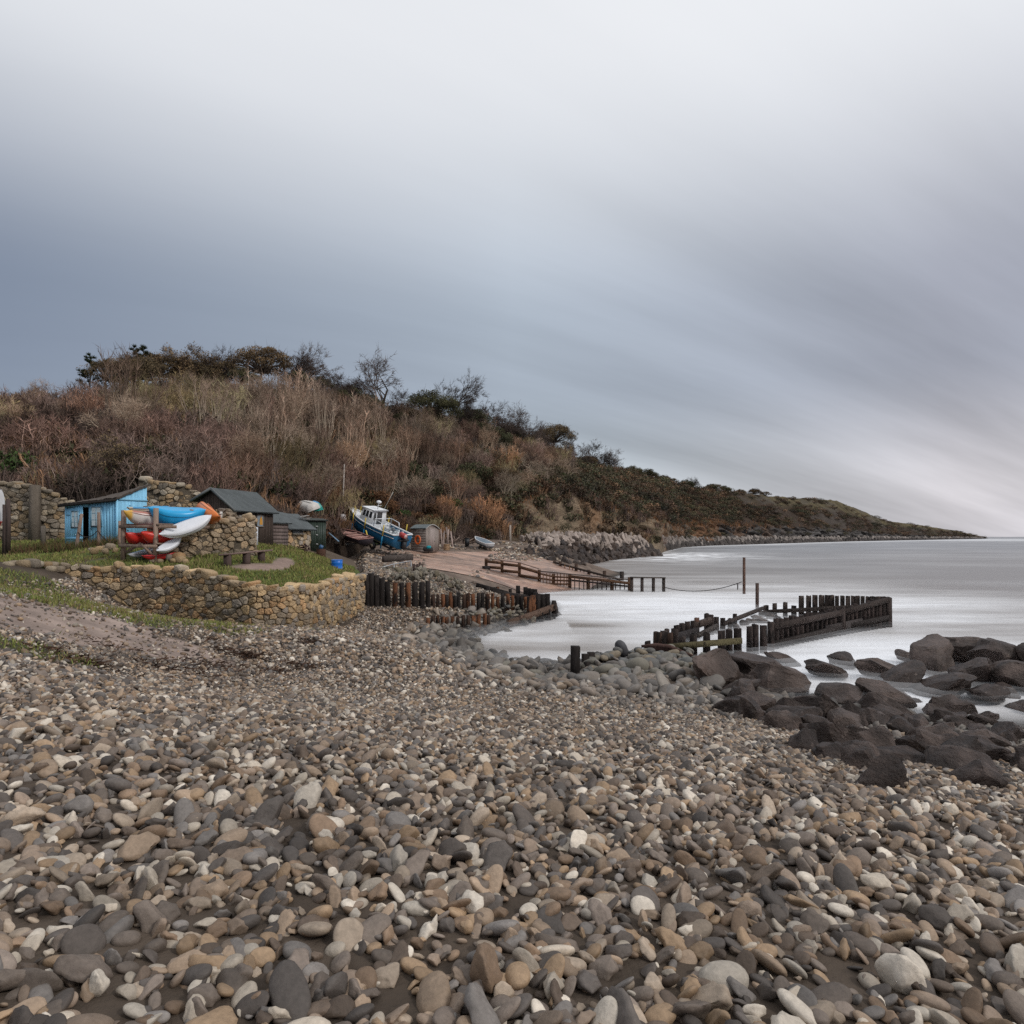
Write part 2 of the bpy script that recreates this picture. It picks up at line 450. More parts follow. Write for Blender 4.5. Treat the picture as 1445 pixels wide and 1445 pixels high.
    o = MB().grid(np.stack([Q[..., 0], Q[..., 1], Z], -1), C, False).build('slipway', m, sm=True); tag(o, kind='structure')

    # hillside and headland
    px = np.concatenate([np.linspace(-420, 0, 60), np.linspace(4, 960, 300), np.linspace(963, 1392, 220)])
    v = np.concatenate([[-.1, -.04], np.linspace(0, .2, 40), np.linspace(.21, 1, 90), [1.05, 1.15, 1.4, 1.9]])
    PXg, Vg = np.meshgrid(px, v, indexing='ij')
    Q = hill(PXg, Vg)
    X, Y, Z = Q[..., 0], Q[..., 1], Q[..., 2]
    C = np.broadcast_to(np.array([.050, .036, .027]), X.shape + (3,)).copy()
    n1 = fbm(X * .05, Y * .05, 5); n2 = fbm(X * .3 + Z * .4, Y * .3, 4)
    cl = smooth(700, 770, PXg) * smooth(.13, .06, Vg + .10 * (n2 - .5)) * smooth(-.2, 0.0, Vg)
    n3 = .5 * fbm(X * .5 + Z * .9, Z * 2.2, 5) + .5 * fbm(X * .12 + Y * .1, Z * 5. + X * .4, 4); rock = np.array([.21, .16, .11]) * (.0 + 2.1 * n3)[..., None]; grey = np.array([.085, .08, .078]) * (.1 + 2.0 * n3)[..., None]
    rc = rock + (grey - rock) * smooth(900, 1010, PXg)[..., None]
    oc = np.array([.24, .13, .07]) * (.3 + 1.4 * n3)[..., None]
    mo = smooth(.54, .62, n1) * smooth(800, 860, PXg) * smooth(1150, 980, PXg); rc = rc + (oc - rc) * (mo * .8)[..., None]
    C = C + (rc - C) * cl[..., None]
    gm = smooth(1030, 1110, PXg) * smooth(.55, .8, Vg + .4 * (n1 - .5)); C = C + (np.array([.12, .10, .055]) * (.5 + n2)[..., None] - C) * (gm * .8)[..., None]
    sl = smooth(.55, .63, fbm(X * .02, Y * .004 + Z * .06, 4)) * smooth(1010, 1080, PXg); C = C + (np.array([.085, .075, .068]) - C) * (sl * .5)[..., None]
    o = MB().grid(Q, C, True).build('hillside', M_CLIFF, sm=True); tag(o, kind='structure')


def build_sea():
    ys = np.concatenate([np.linspace(3, 17.6, 30), np.linspace(18, 60, 190), np.exp(np.linspace(math.log(60.3), math.log(260), 130)), np.exp(np.linspace(math.log(265), math.log(9000), 70))])
    sx = np.concatenate([np.linspace(-.95, -.12, 40), np.linspace(-.115, .82, 330), np.linspace(.83, 1.5, 30)])
    S, Y = np.meshgrid(sx, ys, indexing='ij'); X = S * Y
    dep = np.where((Y < 198) & (X < 60) & (X > -60), -ground_z(np.clip(X, -60, 60), np.clip(Y, -10, 200)), 3)
    st = fbm(X * .09, Y * .30, 5); st2 = fbm(X * .25 + 3, Y * .7, 4); big = fbm(X * .03, Y * .06 + 5, 3)

    def blob(px, py, rx, ry, a=1.):
        p = P(px, py, 4705 / (py - 757.))
        return .72 * a * np.exp(-((wx - p[0]) / rx) ** 2 - ((wy - p[1]) / ry) ** 2)
    wx = X + 5 * (fbm(X * .06, Y * .1 + 3, 3) - .5); wy = Y + 9 * (fbm(X * .05 + 7, Y * .07, 3) - .5); X0, Y0 = X, Y
    f = .75 * np.exp(-np.maximum(dep, 0) / .22) * smooth(120, 50, Y)
    for b in [(870, 868, 5, 6, 1.0), (930, 880, 4, 4, .85), (980, 852, 8, 8, .6), (1010, 830, 16, 16, .28), (1200, 845, 14, 16, .25), (840, 845, 6, 5, .4), (1120, 930, 9, 4, 1.1), (1200, 910, 6, 4, .8), (1060, 900, 5, 4, .8), (1300, 890, 9, 6, .7), (1060, 872, 5, 7, .7), (1150, 858, 9, 9, .45), (1080, 948, 4, 2.5, 1.), (1210, 945, 6, 2.5, 1.3), (1310, 925, 5, 3, 1.1), (1150, 960, 5, 2, 1.2), (1060, 935, 4, 3, 1.2), (700, 890, 3, 3, .6),
              (1330, 865, 12, 12, .25), (760, 900, 2, 3, .6), (940, 905, 3, 3, .9), (1400, 930, 8, 3, .7)]:
        f = f + blob(*b)
    f = 1 - np.exp(-1.4 * np.maximum(f * (-.15 + 2.1 * st), 0))
    f = f + .75 * np.exp(-((X - .235 * Y) / (.11 * Y)) ** 2 - ((Y - 172) / 34) ** 2) * smooth(.36, .62, st2) * 1.7
    # wash along the whole coast
    f = f + .55 * np.exp(-((4705 / Y - np.interp(CX + FOC * S, [925, 960, 1000, 1100, 1200, 1300], [26, 15, 13, 10, 7, 5])) / 1.6) ** 2) * smooth(920, 960, CX + FOC * S) * smooth(160, 190, Y)
    f = f - .45 * np.exp(-((X - 3) / 7) ** 2 - ((Y - 37.5) / 1.6) ** 2) * (X > 3.2) - .25 * np.exp(-((X - 5) / 5) ** 2 - ((Y - 29.5) / 2.4) ** 2)
    f = np.clip(f + .22 * (st - .5) + .3 * (big - .5) + .06, 0, 1)
    al = smooth(-.04, .24, dep)
    C = np.stack([f, al, np.clip(smooth(50, 400, Y) * .6 + smooth(5, 60, X) * .5, 0, 1)], -1)
    m = bpy.data.materials.new('sea_water'); t = NT(m)
    ou = t.n('ShaderNodeOutputMaterial'); b = t.n('ShaderNodeBsdfPrincipled'); a = t.n('ShaderNodeVertexColor', layer_name='Col')
    sp = t.n('ShaderNodeSeparateColor'); t.l(a.outputs[0], sp.inputs[0])
    tc = t.n('ShaderNodeTexCoord'); mp = t.n('ShaderNodeMapping'); mp.inputs['Scale'].default_value = (.22, .75, 1); t.l(tc.outputs['Object'], mp.inputs[0])
    nz = t.noise(mp.outputs[0], 1., 5, .6)
    fo = t.math('MULTIPLY', sp.outputs[0], t.math('MULTIPLY_ADD', nz, 1.1, .45), clamp=True)
    base = t.mix(sp.outputs[2], (.20, .165, .135), (.19, .19, .195))
    c = t.mix(fo, base, (.90, .91, .93)); t.l(c, b.inputs['Base Color'])
    t.l(t.math('MULTIPLY_ADD', fo, .4, .32), b.inputs['Roughness'])
    b.inputs['Specular IOR Level'].default_value = .4
    t.l(t.math('MAXIMUM', sp.outputs[1], t.math('MULTIPLY', t.math('MULTIPLY', sp.outputs[1], fo), 1.2), clamp=True), b.inputs['Alpha'])
    bp = t.n('ShaderNodeBump'); bp.inputs['Strength'].default_value = .25; bp.inputs['Distance'].default_value = .3; t.l(nz, bp.inputs['Height']); t.l(bp.outputs[0], b.inputs['Normal'])
    t.l(b.outputs[0], ou.inputs[0])
    o = MB().grid(np.stack([X, Y, np.zeros_like(X)], -1), C, True).build('sea_water', m, sm=True); tag(o, kind='structure')
    # thin sheets of wave mist hanging over the breaking water
    veil = MB()
    for k, (h, am) in enumerate([(.14, .26), (.30, .16)]):
        sel_s = slice(25, 400); ysel = Y[0] < 75
        Xm, Ym, fm, dm = X[sel_s][:, ysel], Y[sel_s][:, ysel], f[sel_s][:, ysel], dep[sel_s][:, ysel]
        al = am * smooth(.25, 1., fm) * smooth(-.25 - h * .4, .25, dm) * smooth(70, 40, Ym) * smooth(18, 21, Ym) * np.clip(.3 + 1.4 * fbm(Xm * .5 + 5 * k, Ym * .8, 4) - .2, 0, 1)
        mm = bpy.data.materials.get('wave_mist')
        if mm is None:
            mm = bpy.data.materials.new('wave_mist'); t = NT(mm); ou = t.n('ShaderNodeOutputMaterial'); b = t.n('ShaderNodeBsdfDiffuse'); tr = t.n('ShaderNodeBsdfTransparent'); mx = t.n('ShaderNodeMixShader')
            b.inputs[0].default_value = (.82, .83, .85, 1); a = t.n('ShaderNodeVertexColor', layer_name='Col'); sp = t.n('ShaderNodeSeparateColor'); t.l(a.outputs[0], sp.inputs[0])
            t.l(sp.outputs[0], mx.inputs[0]); t.l(tr.outputs[0], mx.inputs[1]); t.l(b.outputs[0], mx.inputs[2]); t.l(mx.outputs[0], ou.inputs[0])
        zz = h + .1 * (fbm(Xm * .4, Ym * .4, 3) - .5)
        veil.grid(np.stack([Xm, Ym, zz], -1), np.stack([al] * 3, -1), True)
    o = veil.build('wave_mist', mm, sm=True); tag(o, 'thin white veil of wave mist drifting over the breaking water', 'mist', 'wave mist', 'stuff')
# ------------------------------------------------------------------ vegetation
def vary_mat(name, base, lo=.65, hi=1.3, trans=0.):
    m = bpy.data.materials.new(name); t = NT(m)
    ou = t.n('ShaderNodeOutputMaterial'); b = t.n('ShaderNodeBsdfPrincipled'); a = t.n('ShaderNodeVertexColor', layer_name='Col'); oi = t.n('ShaderNodeObjectInfo')
    f = t.math('MULTIPLY_ADD', oi.outputs['Random'], hi - lo, lo)
    tc = t.n('ShaderNodeTexCoord'); n = t.noise(tc.outputs['Object'], base, 3, .6)
    f = t.math('MULTIPLY', f, t.math('MULTIPLY_ADD', n, .8, .6)); c = t.n('ShaderNodeCombineXYZ')
    r2 = t.math('FRACT', t.math('MULTIPLY', oi.outputs['Random'], 37.7))
    t.l(f, c.inputs[0]); t.l(t.math('MULTIPLY', f, t.math('MULTIPLY_ADD', r2, .16, .92)), c.inputs[1]); t.l(t.math('MULTIPLY', f, t.math('MULTIPLY_ADD', r2, .24, .86)), c.inputs[2])
    t.l(t.mix(1, a.outputs[0], c.outputs[0], 'MULTIPLY'), b.inputs['Base Color']); b.inputs['Roughness'].default_value = .85; b.inputs['Specular IOR Level'].default_value = .15
    t.l(b.outputs[0], ou.inputs[0]); return m


M_BRUSH = vary_mat('bare_twigs', .6, .5, 1.75)
M_BARK = vary_mat('tree_bark', 1.5, .8, 1.15)
M_EVER = vary_mat('evergreen_leaves', .5, .75, 1.25)


def unit(v):
    return v / (np.linalg.norm(v) + 1e-12)


def rdir(rng):
    v = rng.normal(size=3); return v / np.linalg.norm(v)


def twig(mb, a, b, w, c0, c1, rng):
    d = b - a; s = np.cross(d, rdir(rng)); s = s / (np.linalg.norm(s) + 1e-9) * w
    mb.add([a - s, a + s, b], [(0, 1, 2)], [c0, c0, c1])


def bush(seed, w, h, stems, twigs, style, cb, ct, lean=(0, 0)):
    """bare brushwood: arching stems that fork into fine twigs"""
    rng = np.random.default_rng(seed); mb = MB(); cb = np.array(cb); ct = np.array(ct)
    for i in range(stems):
        a = rng.uniform(0, 2 * math.pi); rr = math.sqrt(rng.uniform(0, 1))
        if style == 'dome':
            base = np.array([math.cos(a) * rr * w * .34, math.sin(a) * rr * w * .34, -.3])
            el = rng.uniform(.15, 1.); tip = np.array([math.cos(a) * w * .5 * math.cos(el * 1.45) * rng.uniform(.8, 1.1), math.sin(a) * w * .5 * math.cos(el * 1.45) * rng.uniform(.8, 1.1), h * math.sin(el * 1.5) * rng.uniform(.7, 1.06)])
            mid = base * .45 + tip * .55 + np.array([0, 0, h * .16])
        else:
            base = np.array([math.cos(a) * rr * w * .30, math.sin(a) * rr * w * .30, -.3])
            hh = h * rng.uniform(.62, 1.08) * (1 - .25 * rr ** 3)
            tip = np.array([math.cos(a) * rr * w * .55 + lean[0] * hh, math.sin(a) * rr * w * .55 + lean[1] * hh, hh]) + rng.normal(size=3) * .12 * w * .4
            mid = base * .5 + tip * .5 + rng.normal(size=3) * .05 * w; 
        pts = [base, mid * .75 + base * .25 + rng.normal(size=3) * .03 * w, mid * .55 + tip * .45 + rng.normal(size=3) * .03 * w, tip]
        br = rng.uniform(.5, 1.3) * (1.9 if rng.random() < .12 else 1)
        r0 = rng.uniform(.018, .042) * (1.9 if stems < 40 else 1.)
        cc = np.repeat(np.stack([cb * br * .8, cb * br, cb * br * .6 + ct * .4, ct * br]), 3, 0)
        mb.tube(pts, [r0, r0 * .85, r0 * .62, .010], 3, cc, cap=False)
        for k in range(twigs):
            t = rng.uniform(.3, 1.) ** .7; j = min(int(t * 3), 2); q = pts[j] + (pts[j + 1] - pts[j]) * (t * 3 - j)
            d = unit(unit(pts[3] - pts[1]) * .8 + rdir(rng) * .9 + np.array([0, 0, .45 if style != 'dome' else .25]))
            L = rng.uniform(.3, 1.) * (.22 * h + .15); e = q + d * L; b2 = br * rng.uniform(.7, 1.3)
            twig(mb, q, e, .017, cb * .5 * b2 + ct * .5, ct * b2, rng)
            if rng.random() < .7:
                q2 = q + d * L * .5; twig(mb, q2, q2 + unit(d + rdir(rng) * .8) * L * .6, .013, ct * b2, ct * b2 * 1.1, rng)
    return mb


def leaf_clump(mb, c, r, n, size, cd, cl, rng, up=.5, squash=.75):
    """leaf sized faces spread through an uneven ellipsoid"""
    d = rng.normal(size=(n, 3)); d /= np.linalg.norm(d, axis=1)[:, None]
    rr = rng.uniform(.45, 1.05, n) ** .6
    p = c + d * (rr * r)[:, None] * np.array([1, 1, squash])
    a = rng.normal(size=(n, 3)) * .8 + d * .5; a[:, 2] += up; a /= np.linalg.norm(a, axis=1)[:, None]
    s = np.cross(a, rng.normal(size=(n, 3))); s /= np.linalg.norm(s, axis=1)[:, None]
    L = size * rng.uniform(.6, 1.3, n)[:, None]
    V = np.stack([p - s * L * .32, p + s * L * .32, p + a * L + s * L * .15, p + a * L - s * L * .15], 1).reshape(-1, 3)
    t = np.clip(.5 + .5 * d[:, 2] * rr, 0, 1) * rng.uniform(.55, 1.25, n)  # shading put into the leaf colour: dark below, light on top
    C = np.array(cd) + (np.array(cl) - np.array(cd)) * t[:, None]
    mb.add(V, np.arange(4 * n).reshape(-1, 4), np.repeat(C, 4, 0))


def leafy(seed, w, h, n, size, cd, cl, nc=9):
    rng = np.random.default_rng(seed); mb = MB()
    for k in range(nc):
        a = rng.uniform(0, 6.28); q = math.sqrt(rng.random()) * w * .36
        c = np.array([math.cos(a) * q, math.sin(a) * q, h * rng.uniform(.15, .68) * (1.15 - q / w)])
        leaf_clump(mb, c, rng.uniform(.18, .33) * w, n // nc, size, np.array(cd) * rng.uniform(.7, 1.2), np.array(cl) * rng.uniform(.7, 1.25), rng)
    return mb


def tree_parts(seed, H, spread, wind=(0, 0), kind='bare', fork=.35, levels=4, cb=(.075, .06, .05), ct=(.07, .052, .045), leafc=((.02, .025, .012), (.075, .08, .035)), flat=1., nleaf=90, lsize=.26, trunks=1):
    rng = np.random.default_rng(seed); tr = MB(); cr = MB(); cb = np.array(cb); ct = np.array(ct); wind = np.array([wind[0], wind[1], 0.])
    ends = []; extra = [False]

    def grow(p, d, L, r, lv):
        n = 3; pts = [p]; q = p; dd = d
        for k in range(n):
            dd = unit(dd + rdir(rng) * .13 + wind * .05 * (lv > 0) + np.array([0, 0, .05 if lv < 2 else -.01])); q = q + dd * L / n; pts.append(q)
        rad = [r, r * .85, r * .68, r * .5]
        (tr if lv <= 1 and not extra[0] else cr).tube(pts, rad, 6 if lv == 0 else 4 if lv == 1 else 3, cb * rng.uniform(.8, 1.2) if lv < 3 else ct, cap=False)
        if lv == levels:
            ends.append((q, dd))
            if kind != 'ever':
                for k in range(6):
                    a = pts[1] + (q - pts[1]) * rng.random(); e = a + unit(dd + rdir(rng) * .9 + wind * .3) * L * rng.uniform(.5, 1.)
                    twig(cr, a, e, max(.012, H * .0022), ct, ct * 1.15, rng)
            return
        nb = rng.integers(3, 6) if lv else rng.integers(6, 9)
        for k in range(nb):
            t = 1 if k == 0 else rng.uniform(.45 if lv else fork, 1)
            j = min(int(t * 3), 2); a = pts[j] + (pts[j + 1] - pts[j]) * (t * 3 - j)
            side = unit(np.cross(dd, rdir(rng))); ang = rng.uniform(.35, .95) * (spread if lv < 2 else 1)
            nd = unit(dd * math.cos(ang) + side * math.sin(ang) + wind * .12 + np.array([0, 0, .12]))
            nd[2] *= flat; nd = unit(nd)
            grow(a, nd, L * rng.uniform(.60, .88) * (.92 if lv else .95), r * rng.uniform(.42, .58), lv + 1)
    for k in range(trunks):
        extra[0] = k > 0  # further stems of a multi-trunk tree are added to the crown mesh
        o = np.array([rng.normal() * .5, rng.normal() * .5, -.6]) if trunks > 1 else np.array([0, 0, -.6])
        grow(o, unit(np.array([rng.normal() * .12 * trunks, rng.normal() * .12 * trunks, 1]) + wind * .15), H * .36, H * .021 / math.sqrt(trunks), 0)
    # the grown height is brought to H
    V = np.concatenate(cr.v)
    k = H / np.percentile(V[:, 2], 99.5)
    if kind != 'bare':
        for e, dd in ends:
            if kind == 'ever':
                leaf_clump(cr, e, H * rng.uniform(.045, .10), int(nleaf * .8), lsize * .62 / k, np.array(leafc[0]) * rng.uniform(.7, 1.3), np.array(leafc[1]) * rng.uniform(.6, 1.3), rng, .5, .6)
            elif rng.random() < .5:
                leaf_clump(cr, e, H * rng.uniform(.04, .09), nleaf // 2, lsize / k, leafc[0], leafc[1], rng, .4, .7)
    for mb in (tr, cr): mb.v = [v * k for v in mb.v]
    return tr, cr


def pine_parts(seed, H):
    rng = np.random.default_rng(seed); tr = MB(); cr = MB()
    tr.tube([(0, 0, -.6), (.05 * H, 0, H * .5), (.08 * H, 0, H * .97)], [H * .025, H * .016, .02], 6, (.06, .045, .035))
    for k in range(26):
        z = H * (.22 + .76 * k / 26); L = H * .34 * (1.12 - z / H) * rng.uniform(.6, 1.2); a = rng.uniform(0, 6.28)
        b = np.array([.08 * z, 0, z]); e = b + np.array([math.cos(a) * L, math.sin(a) * L, L * rng.uniform(.25, .75)])
        cr.tube([b, (b + e) / 2 - np.array([0, 0, .05 * L]), e], [.03, .02, .008], 3, (.05, .04, .03), cap=False)
        for j in range(5):
            q = b + (e - b) * rng.uniform(.35, 1.05)
            for i in range(26):
                d = unit(rdir(rng) + np.array([0, 0, .9]) + unit(e - b) * .5); c = np.array([.022, .03, .014]) * rng.uniform(.6, 1.8)
                twig(cr, q, q + d * H * rng.uniform(.04, .09), .03, c, c * 1.2, rng)
    return tr, cr


def crown_tree(seed, H, W, wind, leafc, n=34, nleaf=150, lsize=.11, flat=.55, trunks=1):
    """wind-shaped evergreen: bare limbs spreading into an umbrella of leaf clumps with gaps between them"""
    rng = np.random.default_rng(seed); tr = MB(); cr = MB(); bark = np.array([.085, .068, .055])
    for k in range(trunks):
        o = np.array([rng.normal() * .12 * W * (trunks > 1), rng.normal() * .12 * W * (trunks > 1), -.6]); f = np.array([o[0] * 1.6 + wind * .12 * H, o[1] * 1.6, H * rng.uniform(.34, .44)])
        tr.tube([o, o * .5 + f * .5 + rng.normal(size=3) * .04 * H, f], [H * .032, H * .026, H * .02], 6, bark, cap=False)
        for i in range(n // trunks):
            a = rng.uniform(0, 6.28); q = rng.uniform(.05, 1) ** .6; el = math.sqrt(max(0, 1 - q * q))
            c = np.array([math.cos(a) * q * W * .5, math.sin(a) * q * W * .5, H * (flat + (1 - flat) * .86 * el * rng.uniform(.7, 1.05))]); c[0] += wind * (c[2] - H * .4) * .5
            if trunks > 1: c[:2] += f[:2] * .8
            m = f * .5 + c * .5 + np.array([0, 0, .04 * H]) + rng.normal(size=3) * .03 * H
            cr.tube([f, m, c], [H * .014, H * .009, H * .004], 4, bark * rng.uniform(.8, 1.2), cap=False)
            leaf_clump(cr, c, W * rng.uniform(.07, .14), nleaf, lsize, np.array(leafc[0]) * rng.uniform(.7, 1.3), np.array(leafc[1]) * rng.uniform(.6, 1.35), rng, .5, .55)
            for j in range(5): twig(cr, c, c + unit(rdir(rng) + np.array([wind, 0, .5])) * W * rng.uniform(.10, .2), .02, bark, bark * 1.2, rng)
    return tr, cr


def plant_tree(label, px, v, parts, rz=0., group=None, name='bare_tree', scale=1., cat='tree', sink=.2, pmat=None):
    p = hill(px, v); sk = 1.34 if v > .9 else 1.
    t = thing(name, label, cat, (p[0], p[1], p[2] - sink), (0, 0, rz), group)
    tr, cr = parts
    if not isinstance(tr, bpy.types.Mesh):
        tr = tr.mesh('trunk'); tr.materials.append(M_BARK); cr = cr.mesh('crown'); cr.materials.append(pmat or M_BRUSH)
    for nm, me in (('trunk', tr), ('crown', cr)):
        o = bpy.data.objects.new(nm, me); COL.objects.link(o); o.parent = t
    t.scale = (scale * sk,) * 3
    return t, (tr, cr)


def build_hill_vegetation():
    rng = np.random.default_rng(5)
    pal = {  # base of stem, tip
        'purple': ((.20, .145, .12), (.17, .11, .092)), 'red': ((.26, .19, .145), (.235, .135, .095)), 'olive': ((.27, .225, .14), (.21, .165, .09)),
        'pale': ((.38, .30, .23), (.23, .15, .112)), 'dark': ((.13, .10, .085), (.145, .10, .082)), 'rust': ((.27, .175, .11), (.27, .150, .085))}
    protos = {}
    for k, (nm, w, h, st, tw, sty, pl) in {
        'thicket_a': ('thicket', 5.4, 3.0, 90, 15, 'dome', 'purple'), 'thicket_b': ('thicket', 5.0, 2.6, 85, 15, 'dome', 'dark'), 'thicket_c': ('thicket', 5.2, 2.9, 90, 15, 'dome', 'olive'),
        'red_a': ('brush', 3.6, 3.6, 75, 15, 'up', 'red'), 'red_b': ('brush', 4.2, 3.0, 80, 15, 'up', 'rust'), 'purple_up': ('brush', 4.4, 3.4, 80, 15, 'up', 'purple'),
        'sap_a': ('sapling', 3.6, 5.4, 24, 18, 'up', 'pale'), 'sap_b': ('sapling', 4.2, 4.9, 28, 18, 'up', 'pale'), 'olive_up': ('brush', 4.6, 3.6, 46, 18, 'up', 'olive')}.items():
        me = bush(hash(k) % 1 + len(protos) * 13 + 3, w, h, st, tw, sty, *pal[pl]).mesh(k); me.materials.append(M_BRUSH); protos[k] = me
    for k, (w, h, n, sz, cd, cl) in {'ever_a': (4.2, 3.2, 3200, .17, (.018, .02, .010), (.085, .085, .045)), 'ever_b': (3.6, 2.6, 2600, .16, (.02, .022, .012), (.10, .085, .05)),
                                     'gorse': (3.0, 2.1, 2200, .14, (.03, .04, .012), (.17, .17, .04)), 'ivy': (3.0, 2.0, 2200, .14, (.02, .032, .012), (.075, .11, .035)), 'russet': (3.4, 2.4, 2200, .15, (.05, .03, .018), (.20, .105, .055))}.items():
        me = leafy(len(protos) * 7 + 1, w, h, n, sz, cd, cl).mesh(k); me.materials.append(M_EVER); protos[k] = me
    L = {  # label, name, category, group
        'thicket': ('domed tangle of leafless purple-brown twigs on the hillside', 'bramble_thicket', 'thicket', 'leafless thickets on the hillside'),
        'brush': ('leafless bush of upright reddish brown stems on the hillside', 'bare_bush', 'bush', 'leafless bushes on the hillside'),
        'sap': ('stand of slender pale stemmed leafless saplings on the hillside', 'bare_sapling', 'sapling', 'pale saplings on the hillside'),
        'ever': ('dark green dense leafy bush among the bare scrub', 'evergreen_bush', 'bush', 'evergreen bushes on the hillside'),
        'gorse': ('yellow-green gorse bush among the bare scrub', 'gorse_bush', 'bush', 'gorse bushes on the hillside'),
        'ivy': ('mound of fresh green ivy among the bare scrub', 'ivy_mound', 'ivy', 'ivy mounds on the hillside'),
        'russet': ('rust brown leafy bush among the bare scrub', 'russet_bush', 'bush', 'russet bushes on the hillside')}
    # dart throwing over the near hill
    pts = []; kept = np.zeros((0, 2))
    for i in range(9000):
        px = rng.uniform(-190, 800); v = rng.uniform(.0, 1.0) ** 1.0
        if px > 700 and v < .16: continue
        q = hill(px, v); r = (3.5 if px < 330 else 3.0) + .010 * max(0, q[1] - 50)
        if len(kept) and np.min(((kept - q[:2]) ** 2).sum(1)) < r * r: continue
        kept = np.vstack([kept, q[:2]]); pts.append((px, v, q))
    for i in range(1500):                # a low fringe of bushes along the foot of the slope
        px = rng.uniform(440, 715); v = rng.uniform(-.03, .13); q = hill(px, max(v, 0)); q[2] += min(v, 0) * 25
        if np.min(((kept - q[:2]) ** 2).sum(1)) < 3.6: continue
        if len(pts) > 470: break
        kept = np.vstack([kept, q[:2]]); pts.append((px, -1., q))
    cnt = {}
    for px, v, q in pts:
        py = HY - (q[2] - CZ) * FOC / q[1]; u = rng.random()
        if px < 330:
            key = rng.choice(['thicket_a', 'thicket_b', 'thicket_c', 'purple_up', 'red_a'], p=[.44, .33, .12, .06, .05])
            if 170 < px < 310 and py < 615: key = rng.choice(['olive_up', 'sap_b', 'thicket_c'])
        elif py < 655 and px < 600:
            key = rng.choice(['sap_a', 'sap_b', 'purple_up', 'red_a', 'olive_up', 'ever_b', 'ivy'], p=[.38, .28, .12, .07, .07, .04, .04])
        elif px < 490: key = rng.choice(['purple_up', 'red_a', 'thicket_a', 'olive_up', 'thicket_b'], p=[.3, .2, .25, .15, .1])
        else: key = rng.choice(['red_a', 'red_b', 'purple_up', 'olive_up', 'thicket_a', 'ever_b', 'ever_a', 'ivy', 'russet', 'thicket_c'], p=[.17, .13, .16, .12, .12, .07, .06, .05, .07, .05])
        if px > 560 and py < 640: key = rng.choice(['ever_a', 'ever_b', 'purple_up', 'olive_up', 'thicket_a', 'russet', 'sap_b'], p=[.16, .12, .22, .2, .16, .06, .08])
        for gx, gy, rr in ((770, 690, 28), (655, 648, 14), (480, 645, 12), (715, 655, 14), (430, 548, 12), (655, 560, 10)):
            if abs(px - gx) < rr and abs(py - gy) < rr * .6: key = rng.choice(['gorse', 'gorse', 'ivy'])
        if px < 45 and py > 660: key = 'ivy'
        if v > .86 and px < 800: key = rng.choice(['thicket_a', 'thicket_b', 'ever_b', 'thicket_c', 'russet'])
        if v == -1.: key = rng.choice(['russet', 'red_b', 'red_a', 'ivy', 'thicket_b'], p=[.3, .25, .2, .1, .15])
        if v < .05 and px > 200 and key in ('red_a', 'purple_up'): key = 'thicket_b'
        fam = {'thicket_a': 'thicket', 'thicket_b': 'thicket', 'thicket_c': 'thicket', 'red_a': 'brush', 'red_b': 'brush', 'purple_up': 'brush', 'olive_up': 'brush', 'sap_a': 'sap', 'sap_b': 'sap', 'ever_a': 'ever', 'ever_b': 'ever'}.get(key, key)
        lab, nm, cat, grp = L[fam]; cnt[fam] = cnt.get(fam, 0) + 1
        s = rng.uniform(.75, 1.25) * (1.22 if px < 330 else 1.05) * (1 + .004 * max(0, q[1] - 60)) * (.72 if v < .06 else 1) * (.46 if v > .84 and 90 < px < 620 else .6 if v > .86 else .74 if v > .66 and 90 < px < 600 else 1) * (.72 if px < 112 and v > .6 else 1)
        place(protos[key], nm, lab, cat, (q[0], q[1], q[2] - .25), (rng.uniform(-.1, .05), rng.uniform(-.08, .12), rng.uniform(0, 6.28)), (s, s, s * rng.uniform(.85, 1.1)), grp)
    print('SHRUBS', cnt)
    # undergrowth and the far scrub: nobody could count it
    mb = MB(); lows = []
    for k, (w, h, st, tw, sty, pl) in enumerate([(2.6, 1.3, 22, 6, 'dome', 'dark'), (2.4, 1.5, 22, 6, 'up', 'rust'), (2.6, 1.4, 22, 6, 'up', 'purple'), (2.4, 1.2, 22, 6, 'dome', 'olive')]):
        b = bush(90 + k, w, h, st, tw, sty, *pal[pl]); lows.append(b)
    for k, (cd, cl) in enumerate([((.02, .022, .012), (.075, .075, .04)), ((.03, .02, .014), (.12, .07, .045))]):
        lows.append(leafy(120 + k, 2.2, 1.2, 150, .26, cd, cl, 4))
    far = []
    for k, (cd, cl) in enumerate([((.03, .026, .016), (.13, .11, .06)), ((.04, .026, .018), (.19, .115, .07)), ((.045, .03, .02), (.23, .135, .075)), ((.02, .022, .012), (.095, .095, .046)), ((.04, .028, .02), (.16, .105, .075))]):
        far.append(leafy(140 + k, 5.4, 3.6, 240, .42, cd, cl, 6))
    def flat(b):
        return np.concatenate(b.v), [(f) for f in b.f], np.concatenate(b.c)
    lowf = [flat(b) for b in lows]; farf = [flat(b) for b in far]
    def put(mb, pr, q, s, a, k, sz=1.):
        V, F, C = pr; ca, sa = math.cos(a), math.sin(a)
        W = np.stack([V[:, 0] * ca - V[:, 1] * sa, V[:, 0] * sa + V[:, 1] * ca, V[:, 2] * sz], 1) * s + q
        n = mb.n; mb.v.append(W); mb.c.append(C * k); mb.n += len(V)
        for f in F: mb.f.append(f + n)
    for i in range(1500):
        px = rng.uniform(-150, 830); v = rng.uniform(0, 1)
        if px > 690 and v < .1 and rng.random() < .8: continue
        q = hill(px, v); j = rng.integers(0, 6)
        if px < 400 and j == 5: j = 0
        put(mb, lowf[j], q + [0, 0, -.1], rng.uniform(.7, 1.5), rng.uniform(0, 6.28), rng.uniform(.7, 1.25))
    mb_low = mb
